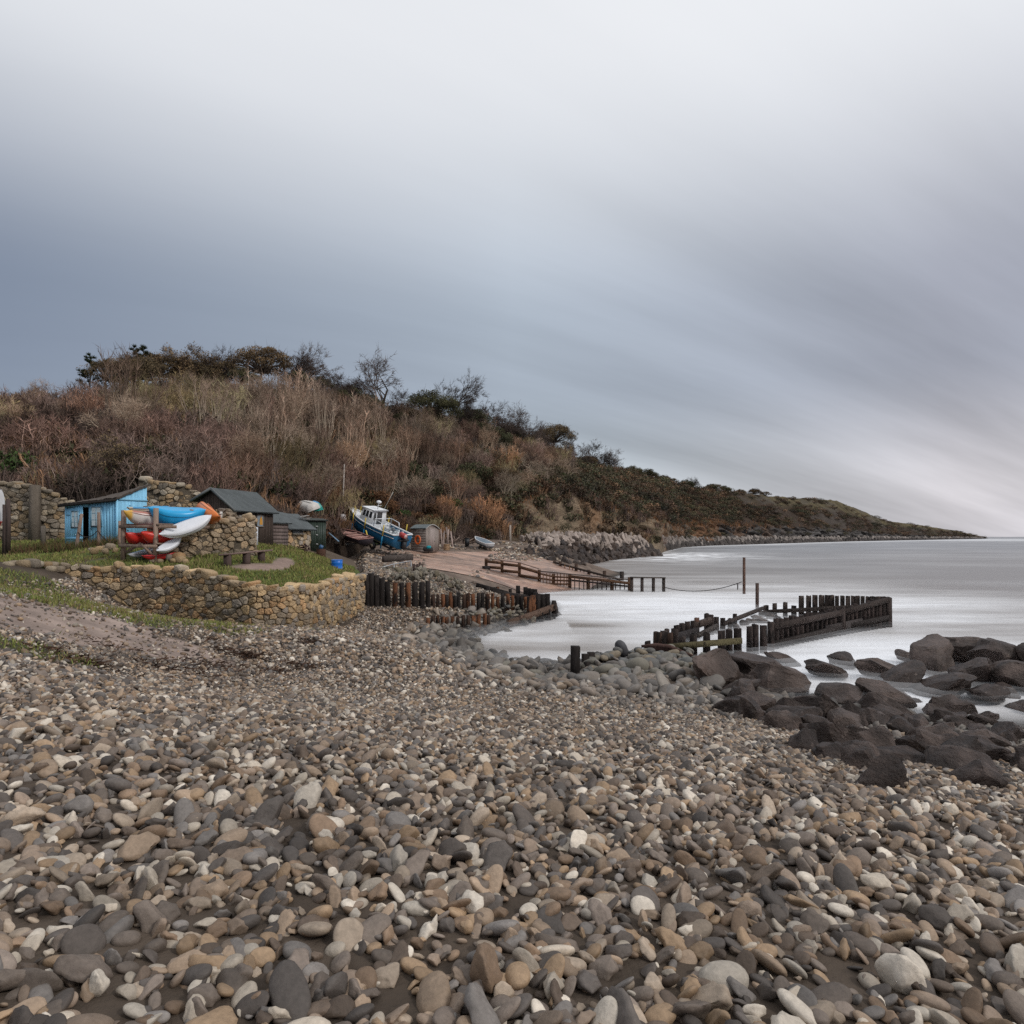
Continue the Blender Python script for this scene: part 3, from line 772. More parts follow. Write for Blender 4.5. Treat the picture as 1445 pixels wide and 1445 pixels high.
    for i in range(330):                 # ivy, bramble and dead stems hanging on the cliff face
        px = rng.uniform(722, 940); v = rng.uniform(-.01, .15); q = hill(px, v)
        if fbm(q[0] * .12, q[2] * .3, 3) < .46 + .10 * (px < 850): continue
        put(mb_low, lowf[rng.integers(0, 6)], q + [0, -.3, -.2], rng.uniform(.8, 1.9), rng.uniform(0, 6.28), rng.uniform(.5, 1.2))
    o = mb_low.build('undergrowth', M_TWIG); tag(o, 'low tangled undergrowth covering the near hillside', 'undergrowth', None, 'stuff')
    mb = MB(); n = 0
    while n < 3400:
        px = 690 + 700 * rng.random() ** 1.15; v = rng.uniform(.01, 1.0)
        lim = .05 + .07 * vnoise(px * .03, 3.) if px < 900 else .04 + .10 * vnoise(px * .02, 8.)
        lim += .12 * math.exp(-((px - 1040) / 75) ** 2)
        if v < lim and rng.random() < (.72 if px < 880 else .66): continue
        q = hill(px, v)
        g = fbm(q[0] * .03, q[1] * .01 + q[2] * .06, 4)
        if px > 1040 and g + .25 * (v > .6) > .58 and rng.random() < .9: continue
        if px > 1180 and rng.random() < .35: continue
        j = rng.choice(5, p=[.27, .22, .16, .2, .15]) if px < 950 else rng.choice(5, p=[.3, .25, .12, .13, .2])
        s = rng.uniform(.6, 1.35) * np.interp(q[1], [100, 250, 600, 1200], [.75, 1.0, 1.5, 2.0])
        put(mb, farf[j], q + [0, 0, -.3 * s], s, rng.uniform(0, 6.28), rng.uniform(.7, 1.25) * float(np.clip(.25 + 1.5 * fbm(q[0] * .06 + 3, q[1] * .03 + q[2] * .12, 3), .5, 1.6)), rng.uniform(.6, 1.) * np.interp(q[1], [300, 700, 1200], [1, .7, .5])); n += 1
    o = mb.build('coastal_scrub', M_LEAF); tag(o, 'brown and dull green scrub wood covering the far coastal slope', 'scrub', None, 'stuff')
    # orange-brown dead grass patches at the foot of the cliff
    mb = MB()
    for (px, v, n, sp) in [(860, .06, 700, 3), (905, .10, 700, 4), (950, .06, 800, 7), (975, .10, 700, 8), (835, .12, 500, 3), (725, .06, 700, 3), (675, .03, 500, 2.5), (755, .05, 500, 3), (1040, .09, 500, 8)]:
        for i in range(n):
            q = hill(px + rng.normal() * sp * 3.5, max(.0, v + rng.normal() * .03)); s = q[1] / 180; c = np.array([.34, .17, .08]) * rng.uniform(.5, 1.2)
            twig(mb, q, q + np.array([rng.normal() * .35, rng.normal() * .3, rng.uniform(.5, 1.2)]) * s * 1.2, .05 * s, c * .7, c, rng)
    o = mb.build('dead_grass', M_GRASS); tag(o, 'orange-brown dead grass tufts along the foot of the cliff', 'grass', None, 'stuff')

    # skyline and slope trees
    E = dict(kind='ever', levels=3, spread=1.25, flat=.8)
    brown = ((.05, .038, .022), (.21, .15, .085)); green = ((.03, .032, .016), (.14, .13, .065))
    g = 'trees along the ridge'
    def mt(mbs, mat):
        a, b = mbs; a = a.mesh('trunk'); b = b.mesh('crown'); a.materials.append(M_BARK); b.materials.append(mat); return a, b
    p1 = mt(pine_parts(1, 5.2), M_EVER); p2 = mt(pine_parts(2, 4.6), M_EVER)
    plant_tree('spiky dark pine at the left end of the ridge trees', 124, .97, p1, 0, g, 'pine_tree')
    plant_tree('short spiky pine leaning beside the leftmost ridge pine', 146, .98, p2, 1., g, 'pine_tree')
    plant_tree('tall spiky pine rising behind the brown leafy ridge trees', 188, .99, p1, 2., g, 'pine_tree', 1.1)
    plant_tree('spiky pine highest at the right edge of the brown leafy clump', 207, 1.0, p2, 3., g, 'pine_tree', 1.2)
    e1 = mt(crown_tree(21, 4.6, 7.4, .5, brown, 52, 140, .12, .42, 1), M_EVER)
    e2 = mt(crown_tree(24, 5.2, 7.2, .35, brown, 76, 150, .12, .34, 1), M_EVER)
    e3 = mt(crown_tree(23, 5.4, 7.6, .1, green, 76, 150, .13, .28, 1), M_EVER)
    plant_tree('low brown leafy wind-shaped tree beside the ridge pines', 165, .96, e1, 0, g, 'evergreen_tree', .95)
    plant_tree('rounded brown leafy tree under the highest ridge pine', 196, .95, e2, 1.5, g, 'evergreen_tree', .95)
    b1 = mt(tree_parts(31, 5.6, 1.15, (.9, 0), levels=4, kind='half', leafc=brown, nleaf=40, lsize=.16, trunks=2), M_BRUSH)
    b2 = mt(tree_parts(32, 6.4, 1.2, (.7, 0), levels=4, trunks=2), M_BRUSH)
    b3 = mt(tree_parts(33, 6.2, 1.6, (.25, 0), levels=4, fork=.4, flat=.8), M_BRUSH)
    b4 = mt(tree_parts(34, 6.4, 1.2, (.9, 0), levels=4, fork=.4), M_BRUSH)
    plant_tree('thin crowned wind-bent tree right of the pines', 238, 1.0, b1, 0, g, 'bare_tree', .85)
    plant_tree('half leafless flat topped tree in the middle of the ridge gap', 265, 1.0, b1, .5, g, 'bare_tree', .9)
    plant_tree('flat topped bare tree left of the big round evergreen', 300, 1.0, b2, .2, g, 'bare_tree', .82)
    plant_tree('low brown evergreen between the flat topped ridge trees', 279, .99, e1, 2.2, g, 'evergreen_tree', .8)
    plant_tree('brown leafy tree between the pines and the flat topped trees', 222, 1.0, e1, 1.1, g, 'evergreen_tree', 1.0)
    plant_tree('small brown leafy tree just left of the gap before the big round evergreen', 318, 1.0, e1, 4.0, g, 'evergreen_tree', .8)
    plant_tree('big round topped brown evergreen highest on the ridge', 366, 1.0, e2, 0, g, 'evergreen_tree', 1.2)
    plant_tree('small dark evergreen at the left foot of the round topped one', 342, .98, e3, .6, g, 'evergreen_tree', .6)
    plant_tree('tall bare tree right beside the round topped evergreen', 405, 1.02, b4, 0, g, 'bare_tree', .95)
    plant_tree('bare branching tree leaning right at the edge of the ridge gap', 424, 1.0, b2, 0, g, 'bare_tree', 1.0)
    plant_tree('short dark evergreen below the leaning bare ridge trees', 421, .97, e3, 1.4, g, 'evergreen_tree', .62)
    plant_tree('small rounded bare tree in the dip of the ridge', 468, 1.0, b3, 1., g, 'bare_tree', .62)
    plant_tree('low dark evergreen mound in the dip of the ridge', 452, .97, e3, 3., g, 'evergreen_tree', .55)
    plant_tree('small dark evergreen right of the dip in the ridge', 494, .98, e3, 4., g, 'evergreen_tree', .5)
    plant_tree('short bare tree at the left foot of the broad bare one', 516, 1.0, b2, 2., g, 'bare_tree', .7)
    plant_tree('broad crowned bare tree standing clear on the ridge', 538, 1.0, b3, 0, g, 'bare_tree', 1.3)
    plant_tree('wide wind-swept bare tree above the dark evergreen dome', 634, 1.0, b4, .3, g, 'bare_tree', 1.4)
    plant_tree('large dark evergreen dome just below the ridge', 608, .90, e3, 0, g, 'evergreen_tree', 1.7, sink=1.2)
    plant_tree('dark evergreen tree right below the wide wind-swept bare tree', 665, .93, e3, 2., g, 'evergreen_tree', 1.0, sink=.6)
    plant_tree('bare tree at the upper end of the descending row', 688, 1.0, b2, 1., g, 'bare_tree', 1.1)
    plant_tree('bare rounded tree second in the descending row', 716, 1.0, b3, 2., g, 'bare_tree', 1.3)
    plant_tree('small bare tree third in the descending row', 742, 1.0, b4, .2, g, 'bare_tree', 1.05)
    plant_tree('lone bushy topped evergreen standing out at the lower ridge', 780, 1.0, e2, .4, g, 'evergreen_tree', 1.7)
    plant_tree('small bare tree right of the lone bushy evergreen', 832, 1.0, b3, .7, g, 'bare_tree', 1.25)
    plant_tree('faint low bare tree where the ridge meets the far scrub', 858, 1.0, b2, .3, g, 'bare_tree', 1.1)
    for i, (px, s, e) in enumerate([(893, 1.0, e3), (915, 1.1, e3), (876, .9, e1), (937, 1.0, e2), (1003, 1.0, e3), (1022, 1.1, e3), (1045, .9, e2), (1066, 1.25, e2), (1080, 1.1, e1), (968, 1.0, e3)]):
        plant_tree('dark evergreen tree on the far descending ridge line', px, .98, e, i * 1.3, 'far ridge evergreens', 'evergreen_tree', s, sink=2.6)
    for i in range(58):
        px = rng.uniform(440, 1010) if i % 3 else rng.uniform(640, 800); e = [b2, b3, e1, b4, e3, b2][i % 6]; s = rng.uniform(.5, .85) * np.interp(px, [440, 700, 1000], [.8, 1.15, 1.5])
        if e is e1 or e is e3: plant_tree('low leafy tree in the ragged canopy along the descending ridge', px, rng.uniform(.9, .99), e, i * 1.7, 'low leafy ridge trees', 'evergreen_tree', s * .85, sink=1.4)
        else: plant_tree('thin leafless tree in the ragged canopy along the descending ridge', px, rng.uniform(.9, 1.), e, i * 1.7, 'thin leafless ridge trees', 'bare_tree', s, sink=.6)
    # bare trees standing among the scrub of the near slope
    pal_b = dict(cb=(.42, .34, .26), ct=(.24, .175, .13)); var_t = [mt(tree_parts(51, 5.2, .75, (.1, 0), levels=3, trunks=3, **pal_b), M_BRUSH), mt(tree_parts(52, 5.6, .9, (.1, 0), levels=3, trunks=2, **pal_b), M_BRUSH), mt(tree_parts(53, 5.0, 1.0, (.2, 0), levels=4, cb=(.30, .24, .185), ct=(.19, .14, .105)), M_BRUSH), mt(tree_parts(54, 4.6, .6, (0, 0), levels=3, trunks=4, **pal_b), M_BRUSH)]
    done = []; k = 0
    for i in range(900):
        px = rng.uniform(-20, 800); v = rng.uniform(.10, .70 if 90 < px < 560 else .84)
        if px < 300 and rng.random() < .85: continue
        q = hill(px, v)
        if q[1] > 190 or any(math.hypot(q[0] - a, q[1] - b) < 6.2 for a, b in done): continue
        done.append((q[0], q[1])); j = rng.integers(0, 4)
        plant_tree('pale stemmed leafless tree among the scrub of the near slope', px, v, var_t[j], rng.uniform(0, 6.28), 'leafless trees on the near slope', 'bare_tree', rng.uniform(.8, 1.25) * (.75 if px < 300 else 1.)); k += 1
        if k >= 95: break
    print('SLOPE TREES', k)
    # slope trees that stand out
    for (lab, px, v, pr, s, rz) in [('pale branching tree with forked trunk above the arched hut', 740, .34, b3, .95, 1.), ('olive brown bare tree spreading over the middle slope', 675, .55, b4, .9, 2.),
                                    ('brown evergreen clump above the stone cliff face', 700, .25, e1, 1.15, 0), ('pale bare tree with bright branches on the left slope', 225, .62, b2, .7, 1.2),
                                    ('twisted bare tree with pale trunks above the blue hut', 145, .04, b1, .62, .5)]:
        plant_tree(lab, px, v, pr, rz, 'trees on the slope', 'evergreen_tree' if pr is e1 else 'bare_tree', s)


def build_ground_plants():
    rng = np.random.default_rng(8)
    # turf blades on the terrace
    n = 60000; px = rng.uniform(-30, 500, n); Y = rng.uniform(24, 42, n) ; X = (px - CX) / FOC * Y
    ok = behind_wall(X, Y - .25); X, Y, px = X[ok], Y[ok], px[ok]
    Z = terrace_z(X, Y); py = HY + (CZ - Z) * FOC / Y
    d = np.minimum(np.hypot((px - 365) / 42, (py - 800) / 5.2), np.hypot((px - 400) / 16, (py - 795) / 8))
    dens = np.where(px > 255, 1., .8 * smooth(.36, .5, fbm(X * .6, Y * .6, 4) + .06)) * (d > 1.02) * (Y < 41) * (fbm(X * 2, Y * 2, 3) > .30)
    ok = rng.random(len(X)) < dens; X, Y, Z = X[ok], Y[ok], Z[ok]
    # blades on the rough grass at the left of the shingle
    n = 50000; x2 = rng.uniform(-21, -4.5, n); y2 = rng.uniform(7, 27, n); z2 = ground_z(x2, y2)
    gr = grass_mask(x2, y2)
    ok = (rng.random(n) < gr) & ~behind_wall(x2, y2 + .15); x2, y2, z2 = x2[ok], y2[ok], z2[ok]
    X = np.concatenate([X, x2]); Y = np.concatenate([Y, y2]); Z = np.concatenate([Z, z2]); n = len(X)
    h = rng.uniform(.05, .15, n) * (.6 + .9 * fbm(X * .8, Y * .8, 3)); a = rng.uniform(0, 6.28, n); ln = rng.normal(size=(n, 2)) * .05
    w = .009 + .0006 * Y
    V = np.stack([np.stack([X - np.cos(a) * w, Y - np.sin(a) * w, Z - .02], 1), np.stack([X + np.cos(a) * w, Y + np.sin(a) * w, Z - .02], 1), np.stack([X + ln[:, 0], Y + ln[:, 1], Z + h], 1)], 1).reshape(-1, 3)
    t = fbm(X * .5 + 3, Y * .5, 4)[:, None]; c = np.array([.085, .125, .028]) * (1 - t) * 1.5 + np.array([.22, .19, .07]) * t
    c = np.where(rng.random((n, 1)) < .22, np.array([.20, .145, .075]), c) * rng.uniform(.55, 1.4, (n, 1))
    C = np.repeat(c, 3, 0); C[2::3] *= 1.3
    o = MB().add(V, np.arange(3 * n).reshape(-1, 3), C).build('grass', M_GRASS); tag(o, 'short green grass on the terrace bank and beside the track', 'grass', None, 'stuff')
    # dry weeds below the blue hut
    mb = MB()
    for i in range(2600):
        px = rng.uniform(28, 170) if rng.random() < .8 else rng.uniform(-20, 40); q = P(px, 0, rng.uniform(31.5, 35)); q[2] = terrace_z(q[0], q[1])
        if fbm(q[0] * .9, q[1] * .9, 3) < .42: continue
        c = np.array([.10, .11, .035]) if rng.random() < .55 else np.array([.17, .10, .055]); c = c * rng.uniform(.5, 1.3)
        d = rng.normal(size=3) * .16; d[2] = rng.uniform(.15, .55); twig(mb, q, q + d, .022, c * .6, c, rng)
    o = mb.build('weeds', M_GRASS); tag(o, 'low tangle of green and rusty weeds in front of the blue hut', 'weeds', None, 'stuff')
    # dark dried seaweed on the shingle
    mb = MB()
    for (px, py, n, s) in [(335, 923, 170, .45), (300, 942, 150, .8), (352, 930, 150, .3), (437, 908, 150, .3), (120, 938, 150, .7), (230, 945, 140, .7), (160, 915, 60, .5), (425, 942, 110, .35), (395, 950, 90, .4), (300, 905, 40, .3)]:
        c0 = ray_ground(px, py)
        for i in range(n):
            x, y = c0[0] + rng.normal() * s * .8, c0[1] + rng.normal() * s * .45; q = np.array([x, y, float(ground_z(x, y)) + rng.uniform(.03, .10)]); c = np.array([.045, .026, .018]) * rng.uniform(.4, 2.2)
            d = rng.normal(size=3) * .14; d[2] = abs(d[2]) * .35; twig(mb, q, q + d, .016, c, c, rng)
    o = mb.build('seaweed', M_TWIG); tag(o, 'strands of dark dried seaweed scattered over the shingle', 'seaweed', None, 'stuff')
# ------------------------------------------------------------------ stone
def ico(sub):
    import bmesh
    bm = bmesh.new(); bmesh.ops.create_icosphere(bm, subdivisions=sub, radius=1)
    V = np.array([v.co[:] for v in bm.verts]); bm.verts.index_update(); F = np.array([[v.index for v in f.verts] for f in bm.faces]); bm.free(); return V, F


ICO = {k: ico(k) for k in (1, 2, 3, 4)}


def stone_shape(seed, sub=2, boxy=.6, rough=.12):
    """a rounded block: super-ellipsoid with lumps"""
    rng = np.random.default_rng(seed); V, F = ICO[sub]; V = V.copy()
    V = np.sign(V) * np.abs(V) ** boxy; V /= np.abs(V).max(0)
    for k in range(5):
        d = rdir(rng); V = V * (1 + rough * rng.normal() * np.clip(V @ d, 0, 1) ** 2)[:, None]
    return V, F


def cobble_shape(seed, sub=2):
    rng = np.random.default_rng(seed); V, F = ICO[sub]; V = V.copy()
    for k in range(4):
        d = rdir(rng); V = V * (1 + .16 * rng.normal() * np.clip(V @ d, -.2, 1))[:, None]
    V = np.sign(V) * np.abs(V) ** .88
    return V * np.array([1, rng.uniform(.62, .9), rng.uniform(.42, .72)]), F


def rock_shape(seed, sub=3, cuts=22, rough=.05):
    """angular quarried boulder: a sphere cut flat by planes, then roughened"""
    rng = np.random.default_rng(seed); V, F = ICO[sub]; V = V.copy() * 1.25
    for k in range(cuts):
        d = rdir(rng); h = rng.uniform(.60, .88); s = V @ d; V = V - np.maximum(s - h, 0)[:, None] * d * .96
    for k in range(14):
        d = rdir(rng); V = V * (1 + rough * np.sin((V @ d) * rng.uniform(3, 11) + rng.uniform(0, 6)) * .5)[:, None]
    V = V + rng.normal(size=V.shape) * rough * .16
    return V * np.array([1, rng.uniform(.7, .95), rng.uniform(.6, .85)]), F


def rotm(rng, tilt=3.):
    from mathutils import Euler
    return np.array(Euler((rng.uniform(-tilt, tilt), rng.uniform(-tilt, tilt), rng.uniform(-3.2, 3.2))).to_matrix())


STONES = [stone_shape(i) for i in range(14)]
OCHRE = np.array([[.33, .225, .115], [.38, .26, .13], [.29, .21, .125], [.25, .195, .135], [.40, .275, .145], [.23, .17, .11], [.31, .25, .18], [.21, .175, .14], [.37, .22, .10]])
OCHRE = OCHRE * .92 + OCHRE.mean(1, keepdims=True) * .16
PALE = np.array([[.33, .27, .20], [.40, .33, .24], [.26, .21, .155], [.33, .25, .16], [.23, .195, .155], [.42, .36, .28], [.31, .22, .13]])


CAPS = [stone_shape(700 + i, 3, .5, .2) for i in range(8)]


def clip_poly(p, n, c):
    """keep the part of polygon p where n.x <= c"""
    d = p @ n - c; out = []
    for k in range(len(p)):
        a, b = d[k - 1], d[k]
        if (a < 0) != (b < 0): out.append(p[k - 1] + (p[k] - p[k - 1]) * (a / (a - b)))
        if b < 0: out.append(p[k])
    return np.array(out) if len(out) > 2 else None


def stone_wall(mb, path, size=(.36, .26), thick=.34, pal=OCHRE, seed=0, side=1, cap=None, mortar=(.095, .078, .058), both=False, jitter=.05, dark=1.):
    """rubble wall along plan points (x, y, z base, z top): a mortar core faced with fitted irregular stones"""
    rng = np.random.default_rng(seed); p = np.array(path, float)
    seg = np.hypot(np.diff(p[:, 0]), np.diff(p[:, 1])); S = np.concatenate([[0], np.cumsum(seg)]); L = S[-1]

    def at(s):
        s = np.clip(s, 0, L); q = [np.interp(s, S, p[:, i]) for i in range(4)]
        a = np.array([np.interp(np.minimum(s + .15, L), S, p[:, i]) - np.interp(np.maximum(s - .15, 0), S, p[:, i]) for i in (0, 1)]); a = a / (np.hypot(a[0], a[1]) + 1e-9)
        return q, a, np.array([a[1], -a[0]]) * side
    rows = []
    for s in np.linspace(0, L, max(2, int(L / .3))):
        q, a, nn = at(s); f = np.array(q[:2]) - nn * .022; b = np.array(q[:2]) - nn * thick
        rows.append([[*f, q[2] - .4], [*f, q[3] - .05], [*b, q[3] - .05], [*b, q[2] - .4]])
    rows = np.array(rows); mb.grid(rows, mortar); mb.add(rows[0], [(0, 1, 2, 3)], mortar); mb.add(rows[-1], [(3, 2, 1, 0)], mortar)
    zlo, zhi = p[:, 2].min() - .2, p[:, 3].max() + .2; W, H = size
    pts = []
    for r in range(int((zhi - zlo) / H) + 2):
        for c in range(-1, int(L / W) + 3):
            if rng.random() < .14: continue
            pts.append((c + .5 * (r % 2) + rng.normal() * .24, zlo / H + r + rng.normal() * .20))
    pts = np.array(pts)
    for sgn in ((1, -1) if both else (1,)):
        for q in pts:
            s0, z0 = q[0] * W, q[1] * H; g, _, _ = at(s0)
            if s0 < -.5 * W or s0 > L + .5 * W or z0 > g[3] + .02 or z0 < g[2] - .35: continue
            d = pts - q; near = np.argsort((d ** 2).sum(1))[1:15]
            poly = q + np.array([[-1.2, -1.1], [1.2, -1.1], [1.2, 1.1], [-1.2, 1.1]])
            for k in near:
                e = d[k]; poly = clip_poly(poly, e, e @ (q + e * .5))
                if poly is None: break
            if poly is None: continue
            poly = poly * [W, H]; poly = clip_poly(poly, np.array([0, 1.]), g[3] + rng.uniform(-.04, .10))
            if poly is None: continue
            poly[:, 0] = np.clip(poly[:, 0], -.08, L + .08); cen = poly.mean(0); v = poly - cen; R_ = np.linalg.norm(v, axis=1)
            if R_.max() < .06: continue
            poly = cen + v * np.maximum(.3, 1 - rng.uniform(.006, .018) / (R_ + 1e-6))[:, None]
            for ck in (.16, .22):
                nx = np.roll(poly, -1, 0); poly = np.stack([poly * (1 - ck) + nx * ck, poly * ck + nx * (1 - ck)], 1).reshape(-1, 2)
            n = len(poly); pr = rng.normal() * jitter * .45; tilt = rng.normal(size=2) * .10; rings = []
            for sc, dp in ((1, -.10), (.99, -.008), (.955, .024), (.84, .035), (.45, .040)):
                w = cen + (poly - cen) * sc; dd = dp + (pr if dp > -.05 else 0) + (w - cen) @ tilt * (dp > -.05) + rng.normal(size=n) * .013 * (dp > 0); rings.append(np.column_stack([w, dd]))
            V = np.concatenate(rings + [[[*cen, .040 + pr]]]); g, a, nn = at(V[:, 0]); over = V[:, 0] - np.clip(V[:, 0], 0, L)
            dep = V[:, 2] if sgn > 0 else -thick - V[:, 2]
            X = np.column_stack([g[0] + a[0] * over + nn[0] * dep, g[1] + a[1] * over + nn[1] * dep, V[:, 1]])
            F = [(i * n + k, i * n + (k + 1) % n, (i + 1) * n + (k + 1) % n, (i + 1) * n + k) for i in range(4) for k in range(n)] + [(4 * n + k, 4 * n + (k + 1) % n, 5 * n) for k in range(n)]
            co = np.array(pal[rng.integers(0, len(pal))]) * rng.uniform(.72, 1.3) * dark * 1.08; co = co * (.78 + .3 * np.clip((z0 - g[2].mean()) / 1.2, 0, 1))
            mb.add(X, F, co)
    if cap:
        s = 0
        while s < L:
            w = cap[0] * rng.uniform(.6, 1.4); g, a, nn = at(min(s + w / 2, L)); V, F = CAPS[rng.integers(0, 8)]; o = np.array(g[:2]) - nn * thick * .42
            co = np.array(pal[rng.integers(0, len(pal))]) * rng.uniform(.8, 1.35) * dark
            M_ = V * np.array([w * .51, thick * .60, cap[1] * .5 * rng.uniform(.75, 1.3)]); t = rng.normal() * .12; M_ = np.stack([M_[:, 0] * math.cos(t) - M_[:, 2] * math.sin(t), M_[:, 1], M_[:, 0] * math.sin(t) + M_[:, 2] * math.cos(t)], 1)
            mb.add(np.stack([o[0] + M_[:, 0] * a[0] + M_[:, 1] * nn[0], o[1] + M_[:, 0] * a[1] + M_[:, 1] * nn[1], g[3] - cap[1] * .22 + M_[:, 2] + rng.normal() * .04], 1), F, co); s += w * rng.uniform(.97, 1.08)
    return mb


def build_walls():
    path = [(f[0], f[1], b[2] - .12, f[2]) for f, b in zip(WF, WB)]
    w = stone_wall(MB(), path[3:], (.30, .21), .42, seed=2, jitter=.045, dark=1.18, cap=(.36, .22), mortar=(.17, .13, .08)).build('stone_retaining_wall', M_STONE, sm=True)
    tag(w, 'long low curved wall of ochre rubble stones holding up the grass bank', 'wall')
    # line of kerb stones where the wall dies into the grass
    g = [(5, 800, 24.6), (12, 797, 24.6), (21, 797, 25), (34, 796, 25), (46, 795, 25.2), (56, 796, 25.4), (66, 797, 25.6), (76, 797, 25.8), (72, 803, 25.5), (84, 803, 25.7), (8, 806, 24.2)]
    for i, (px, py, Y) in enumerate(g):
        V, F = STONES[i]; q = P(px, py, Y); q[2] = min(q[2], float(ground_z(q[0], q[1])) + .15)
        c = PALE[i % 7] * (1.15 if i in (2, 0) else .85)
        m = MB().add(V * np.array([.20, .16, .14]) * (1.25 if i in (2, 3, 4) else .9), F, c)
        o = m.build('field_stone', M_STONE, sm=True, world=False); o.location = q; tag(o, 'loose field stone lined up in the grass at the wall end', 'stone', 'field stones at the wall end')
    # back walls
    q = lambda px, yt, yb, Y: (*P(px, yb, Y)[:2], P(px, yb, Y)[2] - .3, P(px, yt, Y)[2])
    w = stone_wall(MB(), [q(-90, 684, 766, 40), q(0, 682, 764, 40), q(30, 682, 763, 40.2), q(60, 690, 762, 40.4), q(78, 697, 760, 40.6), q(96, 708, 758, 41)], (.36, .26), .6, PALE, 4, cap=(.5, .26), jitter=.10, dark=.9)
    pr = P(45, 765, 39.7); mb = w; a = P(40, 765, 39.8); b = P(51, 765, 39.8)
    w = w.build('stone_back_wall', M_STONE, sm=True); tag(w, 'tall dark rubble wall with a rendered pier, left of the blue hut', 'wall')
    mb = MB(); zt = P(45, 684, 39.8)[2]
    V = [[a[0], 39.75, 4], [b[0], 39.75, 4], [b[0], 40.3, 4], [a[0], 40.3, 4], [a[0] + .05, 39.8, zt], [b[0] - .05, 39.8, zt], [b[0] - .05, 40.3, zt], [a[0] + .05, 40.3, zt]]
    mb.hexa(V, (.15, .125, .10)); mb.build('wall_pier', M_STONE, w)
    w = stone_wall(MB(), [q(196, 672, 760, 42), q(215, 680, 760, 42), q(236, 680, 757, 42), q(262, 684, 757, 42.4), q(276, 693, 757, 42.6), q(292, 712, 757, 42.8)], (.32, .24), .6, PALE, 5, jitter=.12, cap=(.4, .26))
    w = w.build('stone_back_wall', M_STONE, sm=True); tag(w, 'pale tumbledown rubble wall behind the blue kayak', 'wall')
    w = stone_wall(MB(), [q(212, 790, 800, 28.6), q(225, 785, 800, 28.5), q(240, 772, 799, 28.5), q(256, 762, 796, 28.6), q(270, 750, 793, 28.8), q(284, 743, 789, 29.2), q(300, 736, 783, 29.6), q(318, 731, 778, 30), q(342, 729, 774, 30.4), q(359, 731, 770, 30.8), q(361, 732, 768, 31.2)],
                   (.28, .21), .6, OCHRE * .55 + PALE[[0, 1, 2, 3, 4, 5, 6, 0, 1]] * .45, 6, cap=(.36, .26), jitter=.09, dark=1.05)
    # pillar stub standing on it
    stone_wall(w, [q(307, 719, 735, 30.2), q(320, 719, 735, 30.2), q(334, 721, 735, 30.5)], (.28, .2), .5, OCHRE, 7, both=True)
    w = w.build('stone_garden_wall', M_STONE, sm=True); tag(w, 'sloping rubble wall rising from the kayak rack to the dark shed', 'wall')
    # loose rocks below the rack and beside the hut
    k = 0
    for (px, py, Y, s) in [(133, 783, 30, .30), (140, 776, 31, .26), (148, 784, 29.8, .30), (156, 774, 31, .36), (163, 781, 30.2, .22), (146, 771, 31.5, .22), (128, 776, 31, .2), (239, 790, 28, .34), (252, 788, 28, .42), (254, 792, 27.8, .3), (245, 795, 27.7, .2),
                           (226, 797, 27.6, .2), (215, 796, 27.6, .18), (262, 796, 27.6, .22)]:
        V, F = STONES[k % 14]; q = P(px, py, Y); q[2] = float(terrace_z(q[0], q[1])) + s * .4; c = OCHRE[k % 9] * 1.05; k += 1
        o = MB().add(V * s * np.array([.62, .5, .5]), F, c).build('loose_rock', M_STONE, sm=True, world=False); o.location = q; o.rotation_euler = (.2, .1, k * 1.7)
        tag(o, 'rounded ochre rock in the heap left of the kayak rack' if k <= 7 else 'loose ochre rock at the foot of the sloping garden wall', 'rock', 'rocks left of the kayak rack' if k <= 7 else 'rocks at the garden wall foot')


PEBC = np.array([[.24, .18, .135], [.34, .27, .205], [.15, .12, .098], [.42, .36, .29], [.085, .07, .06], [.29, .20, .125], [.20, .16, .132], [.52, .46, .385], [.12, .088, .066], [.19, .17, .155], [.30, .22, .155], [.10, .085, .075], [.22, .15, .10]])


